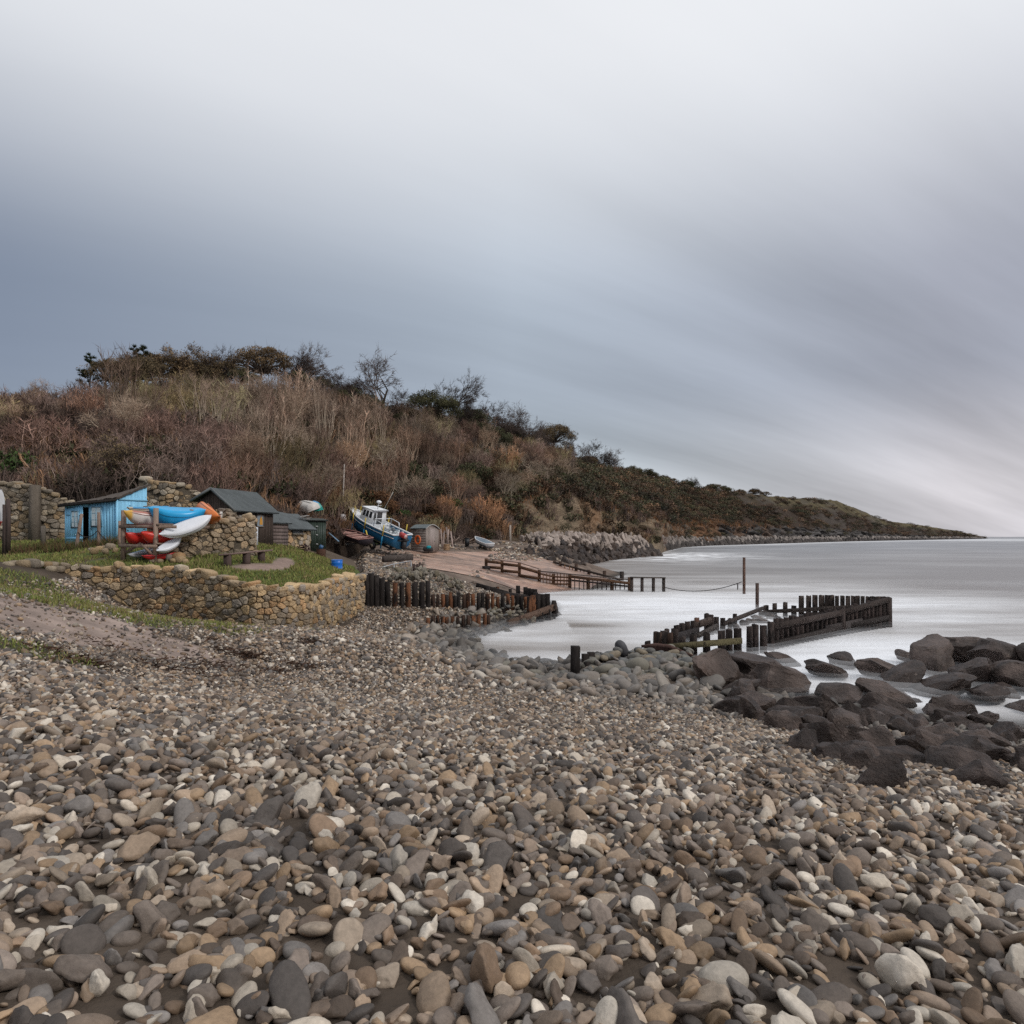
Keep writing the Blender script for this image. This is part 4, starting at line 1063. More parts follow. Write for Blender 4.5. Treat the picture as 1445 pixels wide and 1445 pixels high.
def build_shingle():
    rng = np.random.default_rng(21); mb = {1: MB(), 2: MB(), 3: MB()}
    sh = {k: [cobble_shape(i + 40 * k, k) if i < 6 else rock_shape(i + 40 * k, k, 10, .05) for i in range(10)] for k in (1, 2, 3)}
    big = []; groups = {}
    for cy in np.arange(1.2, 45, .8):
        for cx in np.arange(-17, 13, .8):
            x0, y0 = cx + .4, cy + .4
            if abs(x0) > .82 * y0 + (4.5 if x0 > 0 else 1.2): continue
            z0 = float(ground_z(x0, y0))
            if z0 < -.13: continue
            cob = float(smooth(1.15, .35, z0 + .5 * (fbm(x0 * .7, y0 * .7, 2) - .5)) * smooth(-6.5, -3.5, x0 + .0 * y0))
            s = .047 + .016 * smooth(8, 5, y0) + .018 * smooth(12, 22, y0) + .016 * smooth(-9, -3, x0) * smooth(12, 20, y0) + .13 * cob * smooth(16, 22, y0) + .05 * cob
            dens = 1.
            if x0 < -4:
                d = fbm(x0 * .35 + 4, y0 * .35, 4) + .32 * smooth(-4.5, -9, x0) * smooth(27, 20, y0) - .12; dens *= 1 - .90 * float(dirt_mask(x0, y0))
                g = fbm(x0 * .5, y0 * .5, 4) + .35 * smooth(-9.5, -12, x0) * smooth(15, 19, y0) - .02; dens *= 1 - .88 * float(grass_mask(x0, y0))
            if x0 > 13 or (x0 > 4.5 and y0 > 29): continue
            if behind_wall(x0, y0 + .1): continue
            n = rng.poisson(.64 * .95 / (s * s) * dens)
            if n == 0: continue
            px, py = x0 + rng.uniform(-.4, .4, n), y0 + rng.uniform(-.4, .4, n)
            lod = (3 if abs(x0) < .82 * y0 + 1 else 1) if y0 < 4.2 else 2 if y0 < 13 or s > .13 else 1
            zz = ground_z(px, py)
            for i in range(n):
                ss = s * .62 * min(rng.lognormal(0, .38), 2.4) * (1.25 if rng.random() < .03 else 1)
                groups.setdefault((lod, rng.integers(0, 10)), []).append((px[i], py[i], zz[i] + ss * rng.uniform(0, .55), ss, y0, zz[i], cob))
    for (lod, k), L in groups.items():
        A = np.array(L); V, F = sh[lod][k]; n = len(A)
        a = rng.uniform(0, 6.28, n); ca, sa = np.cos(a), np.sin(a); tx = rng.normal(size=(n, 2)) * .35
        W = V[None] * A[:, 3][:, None, None] * np.stack([rng.uniform(.85, 1.25, n), rng.uniform(.8, 1.1, n), rng.uniform(.8, 1.2, n)], 1)[:, None]
        z = W[..., 2] + W[..., 0] * tx[:, :1] + W[..., 1] * tx[:, 1:]
        X = np.stack([W[..., 0] * ca[:, None] - W[..., 1] * sa[:, None] + A[:, :1], W[..., 0] * sa[:, None] + W[..., 1] * ca[:, None] + A[:, 1:2], z + A[:, 2:3]], -1)
        c = PEBC[rng.integers(0, len(PEBC), n)] * rng.uniform(.6, 1.3, (n, 1))
        gy = np.array([.17, .158, .145]); m = (A[:, 6] * .65)[:, None]; c = c * (1 - m) + gy * rng.uniform(.5, 1.5, (n, 1)) * m
        c = c * (.50 + .5 * smooth(.0, .45, A[:, 5]))[:, None] * (.8 + .45 * fbm(A[:, 0] * .6, A[:, 1] * .6, 3))[:, None]
        nv = len(V); mb[lod].add(X.reshape(-1, 3), (F[None] + (np.arange(n) * nv)[:, None, None]).reshape(-1, 3), np.repeat(c, nv, 0))
    tot = MB()
    for k in (1, 2, 3):
        for v, c in zip(mb[k].v, mb[k].c): pass
        n0 = tot.n
        for f in mb[k].f: tot.f.append(f + n0)
        tot.v += mb[k].v; tot.c += mb[k].c; tot.n += mb[k].n
    o = tot.build('shingle', M_PEB, sm=True); tag(o, 'brown and grey shingle pebbles covering the beach', 'shingle', None, 'stuff')
    print('shingle verts', tot.n)


def build_boulders():
    rng = np.random.default_rng(31)
    rocks = []
    for i in range(10):
        V, F = rock_shape(i, 4, 30, .05)
        rocks.append((V, F))
    def me_of(shape, col, name, mat, var=.25, seed=0):
        V, F = shape; r = np.random.default_rng(seed)
        n = .5 + .5 * np.sin(V @ r.normal(size=3) * 3 + 1) * np.sin(V @ r.normal(size=3) * 4)
        c = np.array(col) * (1 - var + 2 * var * n)[:, None]
        me = MB().add(V, F, c).mesh(name, True); me.materials.append(mat)
        if mat in (M_ROCK, M_BOULD): me.set_sharp_from_angle(angle=R(24))
        return me
    # large dark boulders at the right foreground
    wet = [me_of(s, (.054, .039, .033) if i % 3 else (.085, .062, .052), 'wet_boulder', M_BOULD, .4, i) for i, s in enumerate(rocks)]
    spots = [(1013, 957, 22.0, 1.0, 1.7, 'steep tilted dark boulder right of the cobble heap'), (1058, 947, 23.3, 1.15, .8, 'smooth low dark boulder behind the tilted one'), (1048, 978, 20.6, .7, .8, 'small dark boulder at the foot of the tilted one'),
             (1102, 968, 21.5, 1.1, .9, 'dark pointed boulder in front of the foaming gap'), (1165, 951, 23.6, .85, .9, 'square shouldered dark boulder standing in the foam'), (1190, 940, 25.5, .75, .7, 'dark boulder half hidden behind the square one'),
             (1238, 950, 23.5, .85, .8, 'dark boulder sloping left in the foam'), (1180, 985, 20.5, .9, .7, 'low dark boulder under the square shouldered one'), (1276, 962, 22, .95, .8, 'dark boulder leaning against the right hand pile'),
             (1315, 938, 24.5, 1.25, .95, 'broad dark boulder at the top of the right hand pile'), (1360, 926, 25.5, 1.25, 1.0, 'dark boulder crowning the right hand pile'), (1415, 935, 24.3, 1.2, 1.05, 'dark boulder at the right edge of the pile'),
             (1372, 955, 22.3, 1.05, .85, 'rough dark boulder in the middle of the pile'), (1440, 962, 21.5, 1.1, .9, 'dark boulder low at the right edge of the pile'), (1330, 975, 21, 1.05, .8, 'dark boulder at the foot of the pile'), (1480, 940, 23, 1.3, 1.2, 'dark boulder beyond the right edge of the pile'),
             (1278, 933, 26.3, .6, .6, 'small dark rock alone in the foam behind the right hand pile'), (1112, 941, 26.3, .9, .5, 'flat wet rock awash behind the boulders'), (1395, 985, 20.2, .9, .8, 'dark boulder below the middle of the pile'), (1250, 990, 20, .85, .7, 'dark boulder below the sloping one')]
    for i, (px, py, Y, s, zs, lab) in enumerate(spots):
        q = P(px, py - 6, Y); s *= 1.12; k = i % 10
        o = place(wet[k], 'dark_boulder', lab, 'boulder', q, (rng.uniform(-.4, .4), rng.uniform(-.4, .4), rng.uniform(0, 6.3)), (s * 1.0, s * .86, s * .74 * zs), 'dark boulders at the water edge')
    bank = []
    # more of the same armour running on toward the viewer along the right-hand bank
    for i in range(330):
        x = rng.uniform(1.2, 20); y = rng.uniform(7.0, 21.5)
        z = float(ground_z(x, y))
        lim = np.interp(y, [2, 8, 14, 20, 22], [1.7, 2.9, 4.2, 5.4, 6.0])
        if x < lim + rng.uniform(0, 1.5): continue
        if abs(x) > .80 * y + 6: continue
        if len(bank) > 240: break
        s = rng.uniform(.35, .8) * np.interp(y, [2, 10, 20], [.75, 1, 1.2])
        if z + s * .6 > 5 - (.222 if x < 6.4 else .196) * y: continue
        if len(bank) and min((x - a) ** 2 + (y - b) ** 2 for a, b in bank) < (.85 * s) ** 2: continue
        bank.append((x, y))
        place(wet[i % 10], 'dark_boulder', 'dark boulder in the rock bank at the lower right', 'boulder', (x, y, z + s * .05), (rng.uniform(-3, 3), rng.uniform(-.6, .6), rng.uniform(0, 6.3)), (s, s * .85, s * .72), 'rock bank at the lower right')
    # pale speckled flat rocks at the near edge
    pale = [me_of(rocks[k], (.25, .205, .17), 'pale_rock', M_ROCK, .35, k) for k in (2, 5)]
    for i, (px, py, Y, s, lab) in enumerate([(925, 966, 21.5, 1.0, 'long pale speckled rock below the cobble heap'), (800, 969, 21.3, .55, 'pale speckled rock at the foot of the black post'), (965, 960, 21.9, .6, 'pale brown angular rock right of the long speckled one')]):
        place(pale[i % 2], 'pale_rock', lab, 'rock', P(px, py, Y), (.2, .1, .3 + i), (s * 1.15, s * .7, s * .40))
    # cobble heap
    cob = []
    for i in range(12):
        c = [(.135, .125, .105), (.17, .155, .125), (.105, .10, .092), (.19, .155, .11), (.12, .12, .115), (.15, .14, .12)][i % 6]
        cob.append(me_of(cobble_shape(300 + i, 3), c, 'cobble', M_PEB, .2, i))
    hs = [(832, 937, .55), (851, 948, .60), (826, 955, .42), (865, 925, .45), (880, 935, .42), (895, 928, .40), (870, 944, .40), (900, 945, .75), (920, 940, .62), (908, 922, .40), (889, 952, .5), (940, 930, .5), (955, 940, .45), (930, 953, .5), (878, 956, .45), (948, 922, .42), (972, 935, .45), (985, 945, .5), (858, 962, .5), (905, 962, .55), (842, 925, .35), (915, 930, .4)]
    used = []
    def heap_z(px, py, Y): return P(px, py, Y)
    k = 0
    for (px, py, s) in hs + [(rng.uniform(822, 1005), rng.uniform(914, 962), rng.uniform(.2, .38)) for _ in range(150)]:
        top = np.interp(px, [815, 850, 880, 905, 950, 1005], [936, 921, 914, 913, 908, 922])
        if py < top + 2: py = top + rng.uniform(2, 12)
        Y = np.interp(py, [908, 963], [26.0, 21.6]); q = P(px, py, Y); s *= .92
        place(cob[k % 12], 'cobble', 'large rounded grey-green cobble on the heap by the black post' if s > .36 else 'small rounded cobble filling the heap by the black post', 'cobble', q, (rng.uniform(-.5, .5), rng.uniform(-.5, .5), rng.uniform(0, 6.3)), (s * (.74 if s > .36 else .62),) * 3, 'cobbles in the heap by the black post'); k += 1
    q = P(877, 915, 25.8); place(me_of(cobble_shape(330, 3), (.06, .06, .065), 'cobble', M_PEB), 'cobble', 'dark round cobble standing topmost on the heap', 'cobble', q, (.2, 1.1, .5), (.36, .34, .42))
    # cobbles awash at the waterline
    for (px, py, s) in [(722, 897, .35), (735, 905, .4), (712, 905, .45), (700, 915, .5), (690, 900, .4), (742, 917, .5), (760, 918, .45), (728, 928, .55), (745, 937, .6), (756, 950, .55), (775, 925, .4), (787, 938, .4), (765, 907, .6), (780, 955, .5), (735, 950, .5), (715, 940, .5), (703, 930, .5), (690, 918, .45), (722, 917, .4), (684, 905, .4), (672, 898, .35), (660, 890, .35), (708, 893, .3), (770, 940, .4), (750, 926, .35), (795, 950, .4), (757, 960, .6), (730, 962, .5)]:
        q = ray_ground(px, py + 2); q[2] += .02
        place(cob[k % 12], 'wet_cobble', 'grey wet cobble awash at the edge of the beach', 'cobble', q, (rng.uniform(-.3, .3), rng.uniform(-.3, .3), rng.uniform(0, 6.3)), (s * .6, s * .55, s * .5), 'cobbles awash at the waterline'); k += 1
    # rubble filling the jetty
    fill = [me_of(rock_shape(400 + i, 2, 12, .06), [(.24, .21, .17), (.30, .27, .22), (.16, .145, .12), (.21, .18, .13)][i % 4], 'rubble_stone', M_STONE, .3, i) for i in range(8)]
    n = 0
    for i in range(900):
        u = rng.random(); px = 540 + 115 * rng.random() ** .9; Y = rng.uniform(35.5, 44)
        x = (px - CX) / FOC * Y
        base = np.interp(px, [515, 545, 580, 610, 650, 690], [2.9, 2.75, 2.85, 2.75, 2.0, 1.6])
        z = base * smooth(34.5, 36.5, Y) + .0 - .12 * (Y > 43)
        if z < float(ground_z(x, Y)): z = float(ground_z(x, Y))
        if px > 612 and Y < 39.5: continue
        s = rng.uniform(.10, .24)
        place(fill[i % 8], 'rubble_stone', 'pale rubble stone packed behind the tall timber piles', 'stone', (x, Y, z + rng.uniform(-.15, .15)), (rng.uniform(-3, 3), rng.uniform(-3, 3), rng.uniform(-3, 3)), (s, s * .8, s * .7), 'rubble behind the tall piles'); n += 1
        if n > 165: break
    for i in range(130):
        px = rng.uniform(600, 755); Y = rng.uniform(36.6, 41.2); x = (px - CX) / FOC * Y; z = max(float(ground_z(x, Y)), np.interp(px, [600, 660, 720, 760], [.95, .8, .62, .4]) + .1 * (Y - 38)) + rng.uniform(-.1, .12); s = rng.uniform(.10, .22)
        place(fill[i % 8] if rng.random() < .6 else cob[i % 12], 'rubble_stone', 'grey rubble stone lying between the two rows of jetty piles', 'stone', (x, Y, z), (rng.uniform(-.6, .6), rng.uniform(-.6, .6), rng.uniform(-3, 3)), (s, s * .8, s * .7), 'rubble between the jetty rows')
    # rock armour slope
    arm = [me_of(rock_shape(60 + i, 3, 20, .06), c, 'armour_rock', M_ROCK, .3, i) for i, c in enumerate([(.31, .255, .22), (.38, .315, .275), (.26, .215, .185), (.065, .050, .043), (.045, .037, .035), (.085, .062, .050), (.055, .043, .037), (.070, .056, .050)])]
    for r in range(9):
        t = r / 8
        for c in range(27):
            u = (c + rng.uniform(-.3, .3) + .5 * (r % 2)) / 26
            px = np.interp(u, [0, 1], [np.interp(t, [0, 1], [735, 800]), np.interp(t, [0, 1], [902, 931])])
            yt = np.interp(px, [725, 740, 760, 800, 880, 905, 931], [764, 758, 755, 754, 757, 759, 774]); yb = np.interp(px, [725, 745, 770, 800, 830, 870, 905, 931], [770, 776, 789, 795, 794, 791, 788, 784])
            py = yt + (yb - yt) * t + rng.normal() * .6
            Y = np.interp(px, [725, 760, 800, 830, 870, 931], [92, 95, 104, 118, 145, 172]) + np.interp(px, [725, 931], [9, 12]) * (1 - t)
            dark = t > .42 + .12 * rng.normal()
            k = rng.integers(3, 8) if dark else rng.integers(0, 3); s = rng.uniform(.75, 1.15) * Y / 120 * (.8 if t < .1 else 1)
            place(arm[k], 'armour_rock', 'dark wet rock in the lower courses of the armour bank' if dark else 'pale dry rock along the top of the armour bank', 'rock', P(px, py, Y), (rng.uniform(-3, 3), rng.uniform(-3, 3), rng.uniform(-3, 3)), (s, s * .9, s * .9), 'wet rocks of the armour bank' if dark else 'dry rocks of the armour bank')
    for i in range(46):
        px = rng.uniform(742, 852); py = rng.uniform(np.interp(px, [742, 852], [776, 786]), np.interp(px, [742, 800, 852], [783, 796, 799])); q = ray_ground(px, py)
        if q[1] > 125: continue
        s = rng.uniform(.55, 1.0); place(arm[rng.integers(3, 8)], 'armour_rock', 'dark wet rock in the lower courses of the armour bank', 'rock', q, (rng.uniform(-3, 3), rng.uniform(-3, 3), rng.uniform(-3, 3)), (s, s * .9, s * .8), 'wet rocks of the armour bank')
    # armour running on along the far shore (too many and too small to count)
    mb = MB(); low = [rock_shape(90 + i, 2, 9, .05) for i in range(6)]
    for i in range(2600):
        px = 918 + 470 * rng.random() ** 1.5; t = rng.random()
        Yw = 4705 / np.interp(px, [918, 930, 960, 1000, 1100, 1200, 1300, 1390], [25, 22, 15.5, 13.0, 10, 7, 5, 3.2]); hgt = np.interp(px, [918, 960, 1000, 1200, 1390], [4.5, 4.3, 4.2, 4.5, 3])
        Y = Yw * (1 + .02 * t) + 3 * t; z = -.2 + hgt * t + rng.normal() * .2; x = (px - CX) / FOC * Y
        V, F = low[i % 6]; s = rng.uniform(.6, 1.2) * np.interp(Y, [170, 400, 900, 1500], [1., 1.5, 2., 2.2])
        c = np.array([.24, .21, .19]) if t > .55 + .1 * rng.normal() else np.array([.075, .066, .062]); mb.add((V * s) @ rotm(rng).T + [x, Y, z], F, c * rng.uniform(.6, 1.3))
    o = mb.build('shore_rocks', M_STONE, sm=True); tag(o, 'continuous band of boulders along the far shoreline', 'rocks', None, 'stuff')
    # boulders awash inside the far groyne
    for i, (px, py, s) in enumerate([(1068, 872, .5), (1078, 868, .6), (1088, 871, .55), (1060, 877, .45), (1098, 873, .4), (1050, 880, .45), (1074, 877, .5), (1040, 886, .4)]):
        place(wet[i], 'wet_rock', 'small wet rock awash between the two rows of the far groyne', 'rock', P(px, py, 4705 / (py - 757.) * .985), (i, .2, i * 2.), (s, s * .8, s * .6), 'wet rocks inside the far groyne')
    # scattered stones over the upper beach round the slipway
    mb = MB(); low = [cobble_shape(800 + i, 1) for i in range(6)] + [rock_shape(810 + i, 1, 6, .05) for i in range(3)]
    for i in range(5200):
        z = rng.random(); px, py = (rng.uniform(455, 600), rng.uniform(776, 812)) if z < .42 else (rng.uniform(690, 800), rng.uniform(766, 792)) if z < .78 else (rng.uniform(575, 690), rng.uniform(765, 776)) if z < .88 else (rng.uniform(600, 690), rng.uniform(805, 826))
        q = ray_ground(px, py)
        if q[1] > 130 or q[1] < 36 or behind_wall(q[0], q[1] + 1) and px < 500: continue
        if fbm(q[0] * .4, q[1] * .4, 3) < .44: continue
        sz = rng.uniform(.05, .16) * (1.6 if rng.random() < .08 else 1) * (q[1] / 60); V, F = low[i % 9]; c = PEBC[rng.integers(0, len(PEBC))] * rng.uniform(.6, 1.3)
        mb.add((V * sz) @ rotm(rng, .5).T + q + [0, 0, sz * .2], F, c)
    o = mb.build('beach_stones', M_PEB, sm=True); tag(o, 'loose stones scattered over the upper beach around the slipway', 'stones', None, 'stuff')
# ------------------------------------------------------------------ huts, sheds, boats and beach gear
def var(c, a=.12):
    return np.array(c) * (1 + a * random.uniform(-1, 1))


def boards(mb, A, B, zb, zt, n, col, thick=.04, nrm=None, va=.12, gap=.008, hor=False):
    """a boarded wall from plan point A to B; zb / zt are (at A, at B) bottom and top heights"""
    A = np.array(A[:2], float); B = np.array(B[:2], float); d = B - A; L = np.linalg.norm(d); d /= L; nn = np.array([d[1], -d[0]]) if nrm is None else np.array(nrm)
    for i in range(n):
        if hor:
            f0, f1 = i / n, (i + 1) / n; q = []
            off = thick * (1.0 + .25 * (i % 2))
            for f, t in ((f0, 0), (f0, 1), (f1, 1), (f1, 0)):
                p = A + d * L * t; q.append([*p, zb[t] + (zt[t] - zb[t]) * f + (gap if f == f0 else 0)])
            q = np.array(q); o = np.array([*(nn * off), 0]); mb.add(np.concatenate([q, q + o]), [(0, 1, 2, 3), (7, 6, 5, 4), (0, 4, 5, 1), (1, 5, 6, 2), (2, 6, 7, 3), (3, 7, 4, 0)], var(col, va)); continue
        t0, t1 = i / n, (i + 1) / n; p0 = A + d * (L * t0 + gap); p1 = A + d * (L * t1 - gap); off = thick * random.uniform(.75, 1.25)
        z = lambda Z, t: Z[0] + (Z[1] - Z[0]) * t
        q = np.array([[*p0, z(zb, t0)], [*p1, z(zb, t1)], [*p1, z(zt, t1)], [*p0, z(zt, t0)]]); o = np.array([*(nn * off), 0])
        mb.add(np.concatenate([q, q + o]), [(0, 1, 2, 3), (7, 6, 5, 4), (0, 4, 5, 1), (1, 5, 6, 2), (2, 6, 7, 3), (3, 7, 4, 0)], var(col, va))
    return mb


def slab(mb, q, t, col, nu=1, nv=1, wob=0.):
    """roof plane from four corners (counter-clockwise from above), thickness t"""
    q = np.array(q, float); u = np.linspace(0, 1, nu + 1)[:, None, None]; v = np.linspace(0, 1, nv + 1)[None, :, None]
    g = q[0] * (1 - u) * (1 - v) + q[1] * u * (1 - v) + q[2] * u * v + q[3] * (1 - u) * v
    g = g + np.array([0, 0, 1]) * (RNG.random(g.shape[:2])[..., None] - .5) * wob
    b = g - np.array([0, 0, t])
    c = np.array(col) * RNG.uniform(.85, 1.15, g.shape[:2])[..., None] if wob else np.array(col)
    mb.grid(g, c, True); mb.grid(b, c)
    for e, f in ((g[:, 0], b[:, 0]), (g[-1], b[-1]), (g[::-1, -1], b[::-1, -1]), (g[::-1, 0], b[::-1, 0])):
        mb.grid(np.stack([e, f], 0), np.array(col) * .8)
    return mb


def lookat(a, b, roll=0.):
    d = Vector(b) - Vector(a); L = d.length; d.normalize(); s = Vector((0, 0, 1)).cross(d).normalized(); u = d.cross(s)
    return L, (Matrix((d, s, u)).transposed() @ Matrix.Rotation(roll, 3, 'X')).to_euler()


def kayak(label, a, b, W, H, col, deck=None, roll=0., group=None, tip=None, cockpit=True):
    a = Vector(a); b = Vector(b); L, e = lookat(a, b, roll); t = thing('kayak', label, 'kayak', (a + b) / 2, e, group)
    n, m = 29, 16; V = []; C = []
    for i in range(n):
        u = -1 + 2 * i / (n - 1); uu = abs(u); w = W / 2 * max(.02, (1 - uu ** 2.3)) ** .85; zk = -H * .55 * (1 - uu ** 3.2) + H * .34 * uu ** 4; zd = H * .40 * (1 - uu ** 6 * .8) + H * .22 * uu ** 3
        if uu > .985: zd = zk + .03
        zm = zk * .35 + zd * .65
        for k in range(m):
            th = 2 * math.pi * k / m; c, s = math.cos(th), math.sin(th); y = w * math.copysign(abs(c) ** .7, c); z = zm + (zd - zm if s > 0 else zm - zk) * math.copysign(abs(s) ** .9, s)
            if s > .6: z -= .10 * H * (1 - uu ** 2) * (.5 + .5 * math.cos(4 * th))
            V.append((u * L / 2, y, z)); cc = col if s < .15 else (deck or col)
            if tip and u < -.72: cc = tip
            C.append(cc)
    F = [(i * m + k, i * m + (k + 1) % m, (i + 1) * m + (k + 1) % m, (i + 1) * m + k) for i in range(n - 1) for k in range(m)]
    F += [tuple(range(m)), tuple((n - 1) * m + k for k in range(m - 1, -1, -1))]
    MB().add(V, F, C).build('hull', M_GLOSS, t, True, False)
    if cockpit:
        mb = MB(); q = [(.05 * L + .17 * L * math.cos(x), W * .30 * math.sin(x), H * .42) for x in np.linspace(0, 2 * math.pi, 25)]
        mb.tube(q, .022, 6, np.array(col) * .6); mb.add([(x, y, z - .012) for x, y, z in q[:-1]], [tuple(range(24))], (.02, .02, .022)); mb.build('cockpit', M_GLOSS, t, True, False)
    sm_ = [(u * L / 2 * .97, W / 2 * max(.02, (1 - abs(u) ** 2.3)) ** .85 * 1.01, (-H * .55 * (1 - abs(u) ** 3.2) + H * .34 * u ** 4) * .35 + (H * .40 * (1 - u ** 6 * .8) + H * .22 * abs(u) ** 3) * .65) for u in np.linspace(-1, 1, 25)]
    MB().tube(sm_, .016, 5, np.array(deck or col) * .55).tube([(x, -y, z) for x, y, z in sm_], .016, 5, np.array(deck or col) * .55).build('seam', M_GLOSS, t, True, False)
    MB().tube([(-L * .44, 0, H * .5), (-L * .43, 0, H * .62), (-L * .40, 0, H * .5)], .014, 5, (.03, .03, .03)).build('carry_handle', M_ROPE, t, True, False)
    return t


def build_blue_hut():
    L = P(92, 712, 36.8); Rr = P(166, 703, 36.); zb = [4.5, 4.45]
    Rb = np.array([-20.8, 37.95, 0]); Lb = Rb + (L - Rr); zR = P(208, 684, 37.95)[2]; zB = L[2] + .30
    blue = (.27, .60, .84); t = thing('blue_hut', 'sky blue lean-to beach hut with paired doors and a mossy slanting roof', 'hut', (Rr[0], Rr[1], 4.6))
    F = lambda s: L[:2] + (Rr[:2] - L[:2]) * s
    zt = lambda s: L[2] + (Rr[2] - L[2]) * s
    mb = MB(); boards(mb, F(.46), F(1.), zb, [zt(.46), zt(1)], 16, blue, .03); boards(mb, Rr, Rb, zb, [Rr[2], zR], 20, blue, .03)
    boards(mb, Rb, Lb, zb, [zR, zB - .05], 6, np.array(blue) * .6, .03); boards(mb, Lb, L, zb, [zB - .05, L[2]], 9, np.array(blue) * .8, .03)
    boards(mb, F(0), F(.035), zb, [zt(0), zt(.035)], 1, blue); boards(mb, F(0.035), F(.46), [zt(.0) - .16] * 2, [zt(.035), zt(.46)], 1, blue, .035)
    d = (Rr[:2] - L[:2]) / np.linalg.norm(Rr[:2] - L[:2]); nn = np.array([d[1], -d[0]])
    for z in (Rr[2] - .06,):   # trim across the side gable, corner posts
        mb.beam([*(Rr[:2] + np.array([.06, .0])), z], [*(Rb[:2] + np.array([.05, 0])), z + .02], .03, .09, np.array(blue) * .8)
    mb.beam([*(Rr[:2] + nn * .05), 4.45], [*(Rr[:2] + nn * .05), Rr[2]], .09, .09, np.array(blue) * 1.1)
    mb.build('wall', M_BLUEW, t)
    MB().box([*(F(.42) - nn * .9), 5.5], (2.6, .06, 2.4), math.atan2(d[1], d[0]), (.012, .011, .012)).build('interior_shade_panel', M_WOOD, t)  # near-black panel painting the shade seen through the door gap
    def window(parent, c, w, h, dd, n2):
        fr = MB(); cc = np.array(c); dd = np.array([*dd, 0]); n3 = np.array([*n2, 0]); up = np.array([0, 0, 1.])
        for s in (-1, 1):
            fr.beam(cc + dd * s * w / 2 - up * h / 2, cc + dd * s * w / 2 + up * h / 2, .06, .07, (.20, .38, .50)); fr.beam(cc - dd * (w / 2 + .03) + up * s * h / 2, cc + dd * (w / 2 + .03) + up * s * h / 2, .06, .07, (.06, .08, .10) if s < 0 else (.16, .3, .42))
        fr.beam(cc - up * h / 2, cc + up * h / 2, .04, .05, (.30, .5, .62))
        for z in (-.17, .17): fr.beam(cc - dd * w / 2 + up * h * z, cc + dd * w / 2 + up * h * z, .03, .035, (.30, .5, .62))
        f = fr.build('window', M_PAINT, parent)
        g = MB(); g.add([cc - dd * w / 2 - up * h / 2 + n3 * .012, cc + dd * w / 2 - up * h / 2 + n3 * .012, cc + dd * w / 2 + up * h / 2 + n3 * .012, cc - dd * w / 2 + up * h / 2 + n3 * .012], [(0, 1, 2, 3)], (.58, .66, .68)); g.build('pane', M_GLASS, f)
    # left door leaf stands ajar, right leaf closed
    a0 = F(.035); ang = R(-5); dl = np.array([d[0] * math.cos(ang) - d[1] * math.sin(ang), d[0] * math.sin(ang) + d[1] * math.cos(ang)]); nl = np.array([dl[1], -dl[0]])
    wL = 1.20; b0 = a0 + dl * wL; mb = MB(); boards(mb, a0, b0, [4.62, 4.5], [L[2] - .24, L[2] - .10], 9, np.array(blue) * 1.04, .035)
    for z in (4.9, 6.2): mb.beam([*(a0 + nl * .05), z], [*(b0 + nl * .05), z], .02, .08, np.array(blue) * .92)
    o = mb.build('door', M_BLUEW, t); o['label'] = 'blue plank door leaf standing ajar'
    window(o, [*(a0 + dl * .66 + nl * .05), 5.94], .52, .90, dl, nl)
    a1, b1 = F(.48), F(.96)
    mb = MB(); boards(mb, a1 + nn * .03, b1 + nn * .03, [4.5, 4.45], [zt(.52) - .1, zt(.96) - .12], 9, np.array(blue) * 1.02, .03); o = mb.build('door', M_BLUEW, t); o['label'] = 'closed blue plank door with a small paned window'
    window(o, [*(a1 + d * .50 + nn * .09), 6.08], .66, 1.05, d, nn)
    MB().tube([[*(F(.53) + nn * .09), 5.5], [*(F(.53) + nn * .13), 5.45], [*(F(.53) + nn * .09), 5.35]], .015, 5, (.03, .03, .03)).build('handle', M_METAL, t)
    ov = .22
    q = [[*(L[:2] - d * .25 + nn * ov), L[2] + .02], [*(Rr[:2] + d * .14 + nn * ov), Rr[2] + .02], [*(Rb[:2] + d * .14 - nn * .15), zR + .08], [*(Lb[:2] - d * .25 - nn * .15), zB + .03]]
    slab(MB(), q, .11, (.095, .078, .066), 30, 16, .07).build('roof', M_FELT, t)
    MB().beam([*(np.array(q[0][:2]) + nn * .02), q[0][2] - .12], [*(np.array(q[1][:2]) + nn * .02), q[1][2] - .12], .05, .12, (.03, .026, .024)).build('fascia', M_WOOD, t)


